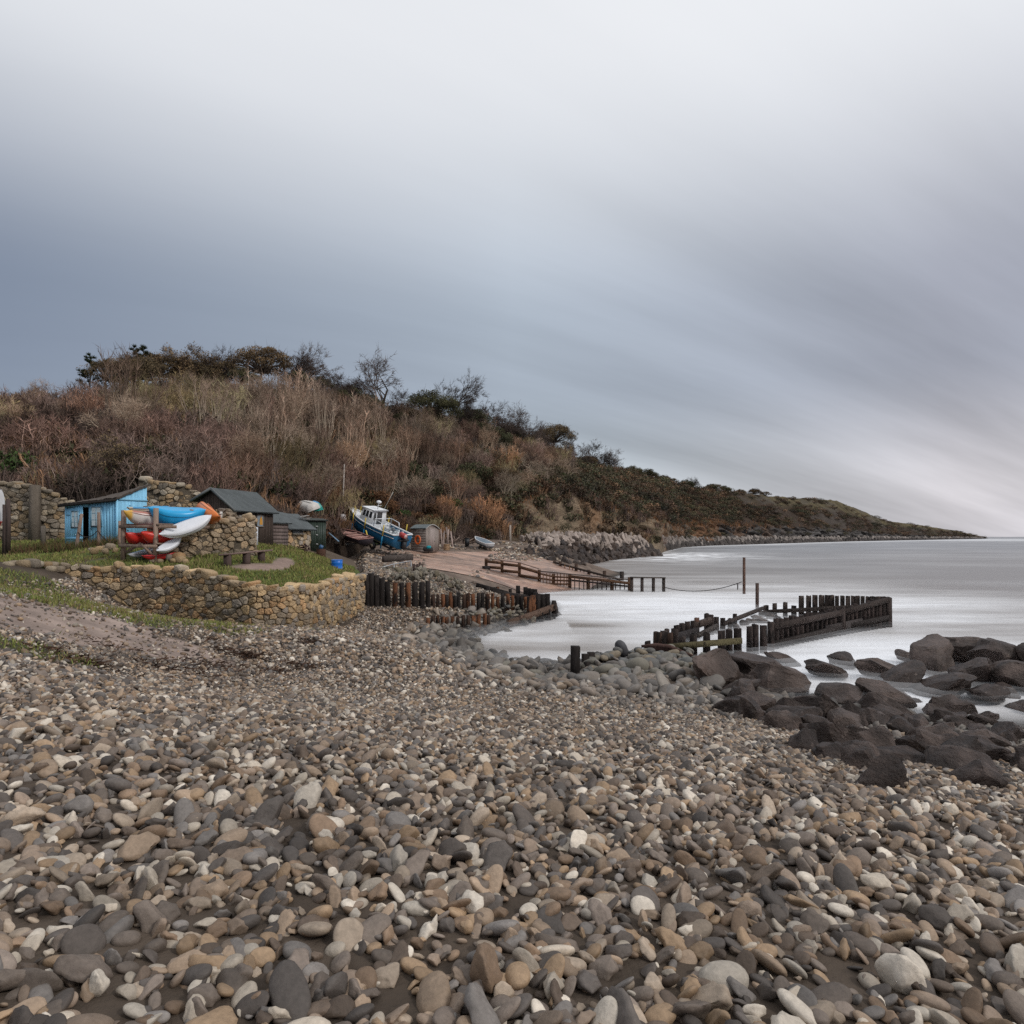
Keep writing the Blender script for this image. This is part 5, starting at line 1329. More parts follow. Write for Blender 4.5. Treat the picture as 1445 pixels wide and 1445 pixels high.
def build_rack():
    g = terrace_z; t = thing('kayak_rack', 'rough timber rack of two shelves holding kayaks beside the blue hut', 'rack', P(197, 787, 28))
    wood = (.26, .19, .15); A = P(174, 785, 28); B = P(219.5, 790, 27.6); A2 = A + [.55, 1.25, .0]; B2 = B + [.75, 1.35, 0]
    tops = {0: P(174, 720, 28)[2], 1: P(219.5, 717, 27.6)[2]}
    for q, zt in ((A, tops[0]), (B, tops[1]), (A2, tops[0] - .15), (B2, tops[1] - .2)):
        MB().beam([q[0], q[1], q[2] - .4], [q[0] + .02, q[1], zt], .15, .15, var(wood)).build('post', M_WOOD, t)
    for z in (P(190, 743, 28)[2], P(190, 770, 28)[2]):
        for a, b in ((A, B), (A2, B2)):
            MB().beam([a[0] - .12, a[1] - .09, z], [b[0] + (.9 if z > 5.2 else .1), b[1] - .09, z - .02], .07, .13, var(wood)).build('rail', M_WOOD, t)
        for a, b in ((A, A2), (B, B2)):
            MB().beam([a[0] + .1, a[1] - .1, z + .09], [b[0] + .1, b[1] + .1, z + .09], .09, .06, var(wood)).build('crosspiece', M_WOOD, t)
    MB().beam([*(A[:2]), A[2] + .1], [A[0] + .75, A[1], A[2] + .55], .06, .1, var(wood)).build('brace', M_WOOD, t)
    MB().beam([B[0] - .6, B[1], B[2] + .65], [B[0], B[1], B[2] + .1], .06, .1, var(wood)).build('brace', M_WOOD, t)
    MB().beam(P(269, 736, 28.6), P(271, 719, 28.6), .13, .13, wood).build('stub', M_WOOD, t)
    BL = (.008, .30, .62)
    kayak('bright blue kayak lying bottom up on top of the rack', P(208, 726, 28.0), P(291, 729, 29.2), 1.15, .90, BL, (.012, .34, .66), roll=R(14), cockpit=False)
    kayak('white and maroon kayak with a yellow nose on the top shelf', P(174, 728.5, 27.5), P(250, 734, 29.3), .80, .66, (.62, .58, .55), (.42, .16, .12), roll=R(-6), tip=(.72, .42, .08))
    kayak('blue decked kayak with a cream nose tucked behind the top shelf', P(179, 720, 28.9), P(240, 718, 29.9), .62, .34, (.60, .50, .36), (.02, .25, .50), tip=(.70, .56, .36))
    kayak('orange kayak poking up over the garden wall', P(304, 733, 28.7), P(282, 715, 31.0), .92, .60, (.66, .17, .03), (.70, .19, .03), roll=R(55))
    kayak('long white kayak sloping up along the garden wall', P(226, 758, 27.5), P(300, 731, 28.6), .80, .46, (.72, .73, .76), roll=R(35), cockpit=False)
    kayak('red kayak at the left on the lower shelf', P(178, 758, 27.6), P(216, 762, 29.3), .70, .52, (.55, .03, .022), roll=R(-8))
    kayak('long red kayak in the middle of the lower shelf', P(198, 758, 27.3), P(254, 756, 29.0), .80, .58, (.58, .035, .022), roll=R(10))
    kayak('white kayak leaning low against the garden wall', P(221, 780, 27.3), P(256, 761, 28.2), .46, .32, (.68, .70, .74), roll=R(30), cockpit=False)
    kayak('grey white kayak lying on the ground under the rack', P(181, 786, 27.6), P(224, 774, 29.4), .50, .30, (.42, .43, .46), cockpit=False)
    t2 = P(205, 787.5, 27.4); kayak('small dark red hull half hidden under the rack', t2 - np.array([.14, 0, .0]), t2 + np.array([.95, .8, .12]), .40, .28, (.42, .02, .02), cockpit=False)
    # rope fence between the hut and the grass
    tf = thing('rope_fence', 'leaning grey posts strung with a slack rope before the blue hut', 'fence', P(130, 768, 33))
    tops = []
    for px, yt, yb, lean in ((112, 725, 767, .12), (139.5, 723, 765, 0), (168.5, 735, 780, .03)):
        a, b = P(px, yb, 33), P(px, yt, 33); a[0] -= lean; b[0] += lean
        MB().tube([a - [0, 0, .4], a, (a + b) / 2, b], [.09, .085, .078, .07], 7, var((.28, .20, .16))).build('post', M_WOOD, tf, True); tops.append(a + (b - a) * .38)
    for i in range(2):
        a, b = tops[i] + [0, -.06, .0], tops[i + 1] + [0, -.06, .05]; MB().tube([a + (b - a) * s - np.array([0, 0, .30 * 4 * s * (1 - s)]) for s in np.linspace(0, 1, 12)], .022, 5, (.035, .03, .03)).build('rope', M_ROPE, tf, True)
    # grey stump post by the back wall
    o = MB().tube([P(61, 772, 37), P(61, 755, 37), P(61, 742, 37)], [.13, .125, .115], 7, (.14, .12, .10)).build('stump_post', M_WOOD, None, True); tag(o, 'short grey timber post standing before the back wall', 'post')
    # upright boat ends at the left edge
    tb = thing('boat_support', 'pair of dark timber uprights at the left edge of the picture', 'post', P(8, 772, 31))
    for px, yt, yb, w in ((7, 712, 774, .13), (11.5, 704, 768, .11)):
        MB().tube([P(px, yb, 31) - [0, 0, .3], P(px + .5, (yt + yb) / 2, 31), P(px, yt, 31)], [w, w * .9, w * .8], 6, var((.075, .055, .05))).build('post', M_WOOD, tb, True)
    kayak('red and white upended hull at the left edge', P(-3, 742, 31.4), P(-1, 690, 31.5), .55, .30, (.55, .05, .03), (.62, .62, .64), roll=R(70), cockpit=False, tip=(.58, .05, .03))
    # bench
    tb = thing('wooden_bench', 'low backless plank bench on three stumps by the gravel patch', 'bench', P(347, 797, 28))
    for px, yt, yb, Y in ((321, 783, 797, 27.4), (348, 781, 795, 28), (369, 779, 790.5, 28.6)):
        q = P(px, yb, Y); MB().beam(q - [0, 0, .25], [q[0], q[1], P(px, yt, Y)[2]], .15, .28, var((.085, .06, .052))).build('leg', M_WOOD, tb)
    a, b = P(311.5, 783, 27.2), P(382, 776.5, 28.9); mb = MB()
    for k in (-.14, .0, .14): mb.beam(a + [.0, k, .0], b + [.0, k, 0], .13, .065, var((.22, .155, .135)))
    mb.build('seat', M_WOOD, tb)
    # blue drum
    q = P(475.5, 806, 36.0); tb = thing('plastic_drum', 'bright blue open drum at the end of the grass bank', 'drum', q); h = P(475, 790.5, 36.0)[2] - q[2]; r = .29
    mb = MB(); c = (.012, .16, .62); prof = [(r * .92, -.3), (r, 0), (r * 1.03, h * .3), (r, h * .34), (r, h * .66), (r * 1.03, h * .7), (r, h)]
    V = [(rr * math.cos(x) + q[0], rr * math.sin(x) + q[1], z + q[2]) for rr, z in prof for x in np.linspace(0, 2 * math.pi, 21)[:-1]]
    mb.add(V, [(i * 20 + k, i * 20 + (k + 1) % 20, i * 20 + 20 + (k + 1) % 20, i * 20 + 20 + k) for i in range(6) for k in range(20)] + [tuple(120 + k for k in range(20))], c); mb.build('body', M_GLOSS, tb, True)
    MB().tube([(q[0] + r * 1.02 * math.cos(x), q[1] + r * 1.02 * math.sin(x), q[2] + h) for x in np.linspace(0, 2 * math.pi, 21)], .022, 6, (.02, .20, .70)).build('rim', M_GLOSS, tb, True)


def build_sheds():
    felt = (.082, .092, .094); dk = (.060, .044, .036)
    # dark shed with the long grey roof
    A = np.array([-13.75, 33.0]); Bp = np.array([-12.95, 36.1]); G = np.array([-16.1, 34.2]); K = G + (Bp - A); zA, zG = 6.38, 6.92; M = (A + G) / 2 + [-.1, .05]; zM = P(301, 690, 33.7)[2]; M2 = M + (Bp - A)
    t = thing('dark_shed', 'dark weathered plank shed with a long grey felt roof above the garden wall', 'shed', (A[0], A[1], 4.4))
    mb = MB(); boards(mb, A, Bp, [4.2, 4.2], [zA, zA], 13, dk, .035, hor=False); boards(mb, G, M, [4.6, 4.4], [zG - .1, zM - .1], 8, np.array(dk) * 1.35, .035); boards(mb, M, A, [4.4, 4.2], [zM - .1, zA - .1], 8, np.array(dk) * 1.35, .035)
    boards(mb, Bp, M2, [4.2, 4.2], [zA, zM], 8, dk, .03); boards(mb, M2, K, [4.2, 4.2], [zM, zG], 8, dk, .03); boards(mb, K, G, [4.2, 4.2], [zG, zG], 8, dk, .03)
    mb.build('wall', M_WOOD, t)
    d = (Bp - A) / np.linalg.norm(Bp - A); e = (A - G) / np.linalg.norm(A - G)
    up = lambda p, z: [p[0], p[1], z]
    q = [up(A + e * .28 - d * .25, zA - .10), up(Bp + e * .28 + d * .25, zA - .10), up(M2 + d * .25, zM + .05), up(M - d * .25, zM + .05)]
    o = slab(MB(), q, .07, felt, 12, 6, .015).build('roof', M_FELT, t); o['label'] = 'front slope of the grey felt roof'
    q = [up(M - d * .25, zM + .05), up(M2 + d * .25, zM + .05), up(K - e * .28 + d * .25, zG - .08), up(G - e * .28 - d * .25, zG - .08)]
    slab(MB(), q, .07, np.array(felt) * .9, 12, 6, .015).build('roof', M_FELT, t)
    mb = MB(); mb.beam(up(G - e * .3 - d * .27, zG - .10), up(M - d * .27, zM + .01), .03, .13, (.14, .15, .15)); mb.beam(up(M - d * .27, zM + .01), up(A + e * .3 - d * .27, zA - .14), .03, .13, (.14, .15, .15)); mb.build('bargeboard', M_PAINT, t)
    n3 = np.array([d[1], -d[0], 0])
    w = P(369, 735, 34.9); w[:2] = A + d * 2.02 + n3[:2] * .05; d3 = np.array([*d, 0]); fr = MB(); z0 = np.array([0, 0, 1.])
    for s in (-1, 1):
        fr.beam(w + d3 * s * .30 - z0 * .31, w + d3 * s * .30 + z0 * .31, .05, .05, (.16, .13, .11)); fr.beam(w - d3 * .32 + z0 * s * .30, w + d3 * .32 + z0 * s * .30, .05, .05, (.16, .13, .11))
    f = fr.build('window', M_WOOD, t)
    g = MB(); g.add([w - d3 * .3 - z0 * .3, w + d3 * .3 - z0 * .3, w + d3 * .3 + z0 * .3, w - d3 * .3 + z0 * .3], [(0, 1, 2, 3)], (.16, .20, .23)); g.build('pane', M_GLASS, f)
    g = MB(); g.add([w + n3 * .012 + d3 * x + z0 * z for x, z in ((-.06, -.2), (.2, -.2), (.18, .05), (.1, .26), (-.03, .1))], [(0, 1, 2, 3, 4)], (.52, .25, .03)); g.build('life_jacket', M_PAINT, f)
    f = w.copy(); f[:2] = A + d * .55 + n3[:2] * .05; f[2] = 6.0; MB().box(f, (.5, .05, .16), math.atan2(d[1], d[0]), (.20, .19, .18)).build('vent', M_PAINT, t)
    q = P(362.5, 769, 31.6); o = MB().beam(q, P(362.5, 744, 31.7), .17, .05, (.66, .68, .72)).build('white_board', M_PAINT); tag(o, 'narrow white board propped at the end of the garden wall', 'board')
    q = P(312, 732, 30.0); o = MB().beam(q, P(312, 722, 30.0), .14, .08, (.62, .60, .57)).build('white_block', M_PAINT); tag(o, 'small white block on top of the sloping garden wall', 'block')
    # small shed
    A, Bp = P(383, 768, 37)[:2], P(406, 768, 38.3)[:2]; zt = P(383, 736, 37)[2]; zb = 4.2; bk = np.array([-1.0, 2.2])
    t = thing('small_shed', 'small grey plank lean-to shed between the dark shed and the stone shed', 'shed', (*A, zb))
    mb = MB(); boards(mb, A, Bp, [zb, zb], [zt, zt - .02], 8, (.15, .115, .105), .035, hor=True); boards(mb, Bp, Bp + bk, [zb, zb], [zt, zt + .6], 7, (.11, .09, .08), .03); boards(mb, A + bk, A, [zb, zb], [zt + .6, zt], 7, (.11, .09, .08), .03); mb.build('wall', M_WOOD, t)
    d = (Bp - A) / np.linalg.norm(Bp - A); q = [[*(A - d * .1 - bk * .1), zt - .05], [*(Bp + d * .35 - bk * .1), zt - .05], [*(Bp + d * .35 + bk), P(398, 723, 39)[2]], [*(A - d * .1 + bk), P(380, 718, 39)[2]]]
    slab(MB(), q, .07, np.array(felt) * 1.1, 8, 6, .015).build('roof', M_FELT, t)
    # stone shed
    A, Bp = P(405, 775, 39)[:2], P(437, 775, 41)[:2]; zt = P(408, 746, 39)[2]; zb = 3.9; bk = np.array([-1.55, 2.6])
    t = thing('stone_shed', 'low stone walled shed under a sloping grey felt roof', 'shed', (*A, zb))
    mb = MB(); stone_wall(mb, [(*A, zb, zt - .12), (*Bp, zb, zt - .12)], (.34, .30), .35, OCHRE * 1.15 + .03, 44, mortar=(.11, .09, .06)); stone_wall(mb, [(*Bp, zb, zt - .1), (*(Bp + bk), zb, zt + .2)], (.34, .3), .35, OCHRE, 45); mb.build('wall', M_STONE, t, True)
    d = (Bp - A) / np.linalg.norm(Bp - A); bz = P(400, 724, 42)[2]; n2 = np.array([d[1], -d[0]])
    q = [[*(A - d * .2 + n2 * .3), zt], [*(Bp + d * .35 + n2 * .3), zt - .03], [*(Bp + d * .0 + bk), bz], [*(A - d * .2 + bk), bz]]
    slab(MB(), q, .08, np.array(felt) * 1.08, 10, 8, .015).build('roof', M_FELT, t)
    mb = MB(); c = np.array([*(A + d * .85 + n2 * .1), zt - .19]); mb.box(c, (.95, .06, .22), math.atan2(d[1], d[0]), (.045, .05, .055)); f = mb.build('window', M_GLASS, t)
    MB().beam([*(A + d * .3 + n2 * .16), zt - .31], [*(A + d * 1.45 + n2 * .16), zt - .31], .08, .05, (.25, .23, .20)).build('sill', M_WOOD, f)
    # green cupboard shed
    q = P(447, 776, 43.5); t = thing('green_locker', 'tall dark green locker shed with white hinges beside the stone shed', 'shed', q); top = P(447, 734, 43.5)[2]; A, Bp = P(434.5, 776, 43)[:2], P(459.5, 776, 43.8)[:2]; bk = np.array([-.65, 1.3]); gr = (.030, .045, .035)
    mb = MB(); boards(mb, A, Bp, [3.9] * 2, [top] * 2, 10, gr, .02, va=.08); boards(mb, Bp, Bp + bk, [3.9] * 2, [top] * 2, 8, gr, .02); boards(mb, A + bk, A, [3.9] * 2, [top] * 2, 8, gr, .02); boards(mb, Bp + bk, A + bk, [3.9] * 2, [top] * 2, 8, gr, .02); mb.build('wall', M_PAINT, t)
    d = (Bp - A) / np.linalg.norm(Bp - A); n2 = np.array([d[1], -d[0]])
    q = [[*(A - d * .12 + n2 * .15), top], [*(Bp + d * .12 + n2 * .15), top], [*(Bp + d * .12 + bk), top + .16], [*(A - d * .12 + bk), top + .16]]; slab(MB(), q, .07, (.055, .06, .055), 6, 4, .01).build('roof', M_FELT, t)
    for s in (0, 1):
        mb = MB(); a = A + d * (.06 + s * .54); b = A + d * (.56 + s * .54); boards(mb, a + n2 * .025, b + n2 * .025, [4.05] * 2, [top - .12] * 2, 4, np.array(gr) * 1.15, .025, va=.06); o = mb.build('door', M_PAINT, t)
        for z in (4.5, 5.1, 5.65):
            MB().box([*((b if s == 0 else a) + n2 * .07), z], (.09, .025, .07), math.atan2(d[1], d[0]), (.62, .64, .62)).build('hinge', M_METAL, o)
    mb = MB(); q = P(428, 733, 42.5)
    for i in range(9): mb.beam(q + [random.uniform(-.45, .45), random.uniform(-.2, .2), .03 * i], q + [random.uniform(-.2, .6), random.uniform(-.5, .5), .03 * i + random.uniform(-.05, .1)], .12, .03, var((.42, .40, .38), .3))
    o = mb.build('timber_offcuts', M_WOOD); tag(o, 'heap of bleached offcuts thrown on the roof beside the green locker', 'wood')
    # clutter by the locker
    q = P(453, 786, 41); t = thing('rusty_bin', 'rusty brown bin full of junk at the foot of the green locker', 'bin', q); MB().tube([q - [0, 0, .3], q + [0, 0, .5]], [.27, .29], 12, (.075, .038, .026)).build('body', M_RAIL, t, False); MB().tube([q + [-.05, 0, .5], q + [.06, 0, .72]], [.14, .12], 8, (.03, .10, .22)).build('plastic_can', M_GLOSS, t, True)
    q = P(428, 775, 38.5); mb = MB()
    for i in range(7): mb.beam(q + [random.uniform(-.4, .4), random.uniform(-.2, .2), .05 * i - .1], q + [random.uniform(-.5, .5), random.uniform(-.3, .3), .05 * i], .09, .06, var((.07, .045, .04), .4))
    o = mb.build('timber_stack', M_WOOD); tag(o, 'dark scraps of timber stacked against the stone shed wall', 'wood')


def hull_mesh(L, beam, D, sheer_rise, cols, n=22, transom=.86, keel_rise=.5, open_=False, fl=.9):
    """boat hull, stern at x=0, bow at x=L; returns outer shell MB plus gunwale path"""
    V = []; C = []; left = []; right = []
    prof = [(0, 0.), (.45, .05), (.80, .24), (.93, .5), (.98, .76), (1., 1.)]
    for i in range(n):
        t = i / (n - 1); b = beam / 2 * (transom + (1 - transom) * math.sin(min(t / .45, 1) * math.pi / 2)) * (1 - max(0, (t - .45) / .55) ** 2.4) ; b = max(b, .02)
        zs = D + sheer_rise * t ** 2; zk = keel_rise * D * max(0, (t - .7) / .3) ** 2.2; xs = .06 * L * max(0, (t - .75) / .25) ** 1.5
        ring = []
        for (f, z) in prof:
            ff = f * (1 - (1 - f) * .55 * max(0, (t - .5) / .5)); ring.append((t * L + xs * z, b * ff, zk + (zs - zk) * z))
        full = [(x, -y, z) for x, y, z in ring[::-1]] + ring[1:]
        V += full; C += [cols(abs(k - 5) / 5, t) for k in range(11)]; left.append(full[-1]); right.append(full[0])
    mb = MB(); m = 11
    F = [(i * m + k, i * m + k + 1, (i + 1) * m + k + 1, (i + 1) * m + k) for i in range(n - 1) for k in range(m - 1)]
    F.append(tuple(range(m - 1, -1, -1)))
    mb.add(V, F, C); return mb, left, right


def build_boats():
    # fishing boat, bow up the slope
    S = Vector(P(566, 779, 68)) + Vector((0, 0, .28)); B = Vector((P(494, 0, 73.2)[0], 73.2, S.z + 2.25)); L, e = lookat(S, B, R(-2)); L = 8.7
    t = thing('fishing_boat', 'blue fishing boat with white wheelhouse hauled bow-up on the slipway', 'boat', S, e)
    nav = (.018, .16, .34)
    mb, l, r = hull_mesh(L, 2.85, 1.52, .66, lambda k, u: nav if k < .93 else (.02, .18, .34)); mb.build('hull', M_PAINT, t, False, False)
    mb = MB()
    for path in (l, r): mb.tube(path, .085, 6, (.70, .72, .74)); 
    mb.tube([l[0], r[0]], .075, 6, (.70, .72, .74))
    for path in (l, r): mb.tube([(x, y * 1.015, z - .36) for x, y, z in path[:-2]], .04, 5, (.60, .63, .66))
    mb.build('gunwale', M_PAINT, t, True, False)
    mb = MB(); g = np.array([[np.array(a) - [0, 0, .30], np.array(b) - [0, 0, .30]] for a, b in zip(l, r)])
    half = 9; mb.grid(g[:half + 1], (.30, .33, .35)); fg = np.array([[np.array(a) - [0, 0, .05], np.array(b) - [0, 0, .05]] for a, b in zip(l, r)]); mb.grid(fg[half:], (.62, .64, .66)); mb.add([g[half][0], g[half][1], fg[half][1], fg[half][0]], [(0, 1, 2, 3)], (.6, .62, .64)); mb.build('deck', M_PAINT, t, False, False)
    # wheelhouse
    x0, x1, zb, zt = 4.0, 5.9, 1.3, 3.05; w0, w1 = .98, .84
    cab = MB(); V = [(x0, -w0, zb), (x1 + .45, -w0 * .9, zb), (x1 + .45, w0 * .9, zb), (x0, w0, zb), (x0 + .05, -w1, zt), (x1 - .05, -w1 * .92, zt - .02), (x1 - .05, w1 * .92, zt - .02), (x0 + .05, w1, zt)]
    cab.hexa(V, (.72, .74, .76)); cab.hexa([(x1 + .3, -.85, zb - .1), (x1 + 1.5, -.5, zb - .1), (x1 + 1.5, .5, zb - .1), (x1 + .3, .85, zb - .1), (x1 + .3, -.75, zb + .55), (x1 + 1.3, -.4, zb + .35), (x1 + 1.3, .4, zb + .35), (x1 + .3, .75, zb + .55)], (.68, .70, .72)); cab.build('wheelhouse', M_PAINT, t, False, False)
    slab(MB(), [(x0 - .15, -w1 - .1, zt + .08), (x1 + .12, -w1 - .04, zt + .05), (x1 + .12, w1 + .04, zt + .05), (x0 - .15, w1 + .1, zt + .08)], .09, (.74, .76, .78)).build('roof', M_PAINT, t, False, False)
    def side_pt(s, u, v):
        p = [np.array(V[i]) for i in ((0, 1, 5, 4) if s < 0 else (3, 2, 6, 7))]; q = p[0] * (1 - u) * (1 - v) + p[1] * u * (1 - v) + p[2] * u * v + p[3] * (1 - u) * v; return q + [0, s * .015, 0]
    for s in (-1, 1):
        for u0, u1 in ((.08, .30), (.38, .60), (.67, .86)):
            m = MB(); m.add([side_pt(s, u, v) for u, v in ((u0, .52), (u1, .52), (u1 - .01, .90), (u0, .90))], [(0, 1, 2, 3)], (.035, .042, .05)); m.build('window', M_GLASS, t, False, False)
    fp = lambda u, v: np.array(V[1]) * (1 - u) * (1 - v) + np.array(V[2]) * u * (1 - v) + np.array(V[6]) * u * v + np.array(V[5]) * (1 - u) * v + np.array([.02, 0, 0])
    for u0, u1 in ((.05, .47), (.53, .95)):
        MB().add([fp(u, v) for u, v in ((u0, .52), (u1, .52), (u1, .92), (u0, .92))], [(0, 1, 2, 3)], (.035, .042, .05)).build('window', M_GLASS, t, False, False)
    MB().add([(x0 - .012, -.35, 1.5), (x0 - .012, .35, 1.5), (x0 + .035, .33, 2.9), (x0 + .035, -.33, 2.9)], [(0, 1, 2, 3)], (.05, .055, .06)).build('door', M_GLASS, t, False, False)
    MB().add([(x0 - .01, .45, 2.1), (x0 - .01, .8, 2.1), (x0 + .03, .75, 2.8), (x0 + .03, .45, 2.8)], [(0, 1, 2, 3)], (.05, .055, .06)).build('window', M_GLASS, t, False, False)
    mast = MB().tube([(4.5, 0, zt), (4.45, 0, zt + .75)], .05, 6, (.62, .64, .66)).tube([(4.3, -.3, zt + .5), (4.3, .3, zt + .5)], .03, 5, (.6, .6, .6)).build('mast', M_METAL, t, True, False)
    Vi, Fi = ICO[2]; MB().add(Vi * [.28, .28, .17] + [4.45, 0, zt + .85], Fi, (.70, .72, .74)).build('radar_dome', M_PAINT, mast, True, False)
    MB().tube([(4.1, -.45, zt), (3.2, -.62, zt + 2.2)], .028, 5, (.55, .55, .5)).build('aerial', M_METAL, t, True, False)
    MB().tube([(3.4, 1.15, 1.45), (3.4, 1.12, 2.35), (2.2, 1.16, 2.2), (2.0, 1.2, 1.4)], .045, 6, (.70, .72, .74)).tube([(3.4, -1.15, 1.45), (3.4, -1.12, 2.35), (2.2, -1.16, 2.2), (2.0, -1.2, 1.4)], .045, 6, (.70, .72, .74)).tube([(3.4, 1.12, 2.35), (3.4, -1.12, 2.35)], .04, 6, (.70, .72, .74)).build('handrail', M_METAL, t, True, False)
    mb = MB(); rg = np.random.default_rng(4)
    for i in range(34):
        c = [(.55, .57, .58), (.10, .11, .12), (.20, .24, .27), (.6, .6, .58)][i % 4]; mb.add(STONES[i % 14][0] * rg.uniform(.08, .22, 3) + [rg.uniform(.3, 3.4), rg.uniform(-1., 1.), 1.25 + rg.uniform(0, .25)], STONES[i % 14][1], c)
    mb.build('fishing_gear', M_PAINT, t, True, False)
    mb = MB(); mb.tube([(.0, .35, 1.6), (-.75, .35, 1.55)], [.28, .26], 10, (.42, .05, .05)); mb.tube([(-.02, .35, 1.6), (-.02 - .75, .35, 1.55)], [.20, .20], 10, (.6, .45, .44)); mb.build('red_fender', M_PAINT, t, False, False)
    MB().box((-.28, .0, .55), (.42, .40, .8), 0, (.03, .035, .04)).box((-.3, 0, 1.15), (.5, .45, .4), 0, (.03, .04, .05)).box((-.15, 0, 1.0), (.3, 1.3, .14), 0, (.04, .05, .06)).build('outboard_motor', M_PAINT, t, False, False)
    for x, s in ((7.7, .4), (7.7, -.4), (6.7, 1.0)):
        MB().tube([(x, s, 1.7), (x + .05, s, 2.65)], .04, 5, (.55, .40, .05)).build('yellow_post', M_PAINT, t, True, False)
    # trailer
    tr = thing('boat_trailer', 'steel trailer with blue and yellow guide posts under the fishing boat', 'trailer', S, e)
    MB().beam((.3, -.75, -.12), (7.4, -.25, -.12), .12, .16, (.04, .04, .045)).beam((.3, .75, -.12), (7.4, .25, -.12), .12, .16, (.04, .04, .045)).beam((.6, -1.3, -.15), (.6, 1.3, -.15), .1, .1, (.04, .04, .04)).beam((2.4, -1.3, -.15), (2.4, 1.3, -.15), .1, .1, (.04, .04, .04)).beam((7.4, 0, -.12), (8.8, 0, -.25), .14, .14, (.04, .04, .045)).build('frame', M_METAL, tr, False, False)
    for x in (2.9, 4.0):
        for s in (-1, 1):
            w = MB().tube([(x, s * 1.42, -.34), (x, s * 1.18, -.34)], .40, 14, (.018, .018, .018)).build('wheel', M_PAINT, tr, False, False)
            MB().tube([(x, s * 1.44, -.34), (x, s * 1.40, -.34)], .19, 10, (.42, .36, .26)).build('rim', M_PAINT, w, False, False)
    for x in (1.35, 4.3, 6.6):
        for s in (-1, 1):
            yy = s * (1.55 if x < 5 else 1.35); p = MB().beam((x, yy, -.2), (x, yy, 1.05), .10, .10, (.02, .24, .46)).build('guide_post', M_PAINT, tr, False, False)
            MB().beam((x, yy, 1.05), (x, yy, 2.25), .085, .085, (.58, .43, .06)).build('post_sleeve', M_PAINT, p, False, False)
    MB().beam((1.35, -1.62, -.1), (4.2, -1.62, 1.35), .07, .07, (.60, .56, .38)).beam((4.3, -1.62, 1.45), (6.4, -1.5, .3), .06, .06, (.58, .45, .12)).build('brace', M_PAINT, tr, False, False)
    # small brown open boat on its trailer
    S = Vector(P(517, 764, 63.5)) + Vector((0, 0, -.35)); B = Vector((P(476, 0, 69)[0], 69, S.z + .95)); L, e = lookat(S, B, R(-7)); L = 5.5
    t = thing('open_boat', 'small open boat with pinkish brown inside left of the fishing boat', 'boat', S, e)
    mb, l, r = hull_mesh(L, 1.75, .62, .22, lambda k, u: (.035, .03, .04)); mb.build('hull', M_PAINT, t, False, False)
    mb = MB(); mb.tube(l, .05, 5, (.30, .15, .13)); mb.tube(r, .05, 5, (.30, .15, .13)); mb.tube([l[0], r[0]], .05, 5, (.30, .15, .13)); mb.build('gunwale', M_PAINT, t, True, False)
    mb = MB(); g = np.array([[np.array(a) * [1, .95, 1] - [0, 0, .16], np.array(b) * [1, .95, 1] - [0, 0, .16]] for a, b in zip(l, r)]); mb.grid(g, (.42, .235, .20)); mb.build('deck', M_WOOD, t, False, False)
    for x in (1.1, 2.5, 3.6): MB().box((x, 0, .58 + .02 * x), (.26, 1.5 - .2 * (x > 3), .05), 0, (.34, .21, .18)).build('seat', M_WOOD, t, False, False)
    tr = thing('small_trailer', 'two wheeled trailer with a yellow strap under the small open boat', 'trailer', S, e)
    MB().beam((.2, 0, -.1), (5.6, 0, -.1), .1, .1, (.06, .06, .06)).beam((2., -.85, -.12), (2., .85, -.12), .09, .09, (.06, .06, .06)).build('frame', M_METAL, tr, False, False)
    for s in (-1, 1):
        w = MB().tube([(2.6, s * .95, -.25), (2.6, s * .75, -.25)], .28, 12, (.02, .02, .02)).build('wheel', M_PAINT, tr, False, False); MB().tube([(2.6, s * .97, -.25), (2.6, s * .93, -.25)], .13, 9, (.35, .32, .28)).build('rim', M_PAINT, w, False, False)
    MB().beam((1.4, -1.0, -.25), (2.1, -.98, 1.05), .10, .05, (.60, .44, .06)).build('strap', M_PAINT, tr, False, False)
    # dinghy at the back of the slipway
    S = Vector(P(691, 774, 84)) + Vector((0, 0, .02)); B = Vector(P(667, 764, 88)); L, e = lookat(S, B); L = 3.9
    t = thing('dinghy', 'white dinghy with a grey cover at the back of the slipway', 'boat', S, e)
    mb, l, r = hull_mesh(L, 1.5, .6, .18, lambda k, u: (.62, .64, .66) if k > .6 else (.10, .12, .14)); mb.build('hull', M_PAINT, t, False, False)
    mb = MB(); mb.tube(l, .06, 5, (.7, .7, .7)); mb.tube(r, .06, 5, (.7, .7, .7)); mb.tube([l[0], r[0]], .06, 5, (.7, .7, .7)); mb.build('gunwale', M_PAINT, t, True, False)
    g = np.array([[np.array(a) * (1 - s) + np.array(b) * s + [0, 0, .22 * math.sin(math.pi * s) * math.sin(math.pi * min(i / 12, 1)) - .03] for s in np.linspace(.05, .95, 7)] for i, (a, b) in enumerate(list(zip(l, r))[1:-1])]); MB().grid(g, (.11, .15, .19)).build('cover', M_PAINT, t, True, False)
    for s in (-1, 1): MB().tube([(1.5, s * .6, .0), (1.5, s * .45, .0)], .22, 10, (.02, .02, .02)).build('wheel', M_PAINT, t, False, False)
    # upturned boats on the bank behind the sheds
    S, B = Vector(P(440.5, 716, 57.)), Vector(P(414, 709, 60.)); L, e = lookat(S, B, R(158)); L = 2.9
    t = thing('upturned_boat', 'white rowing boat turned keel up on the slope above the sheds', 'boat', S + Vector((0, 0, .35)), e)
    mb, l, r = hull_mesh(L, 1.35, .62, .10, lambda k, u: (.60, .57, .53)); mb.build('hull', M_PAINT, t, False, False)
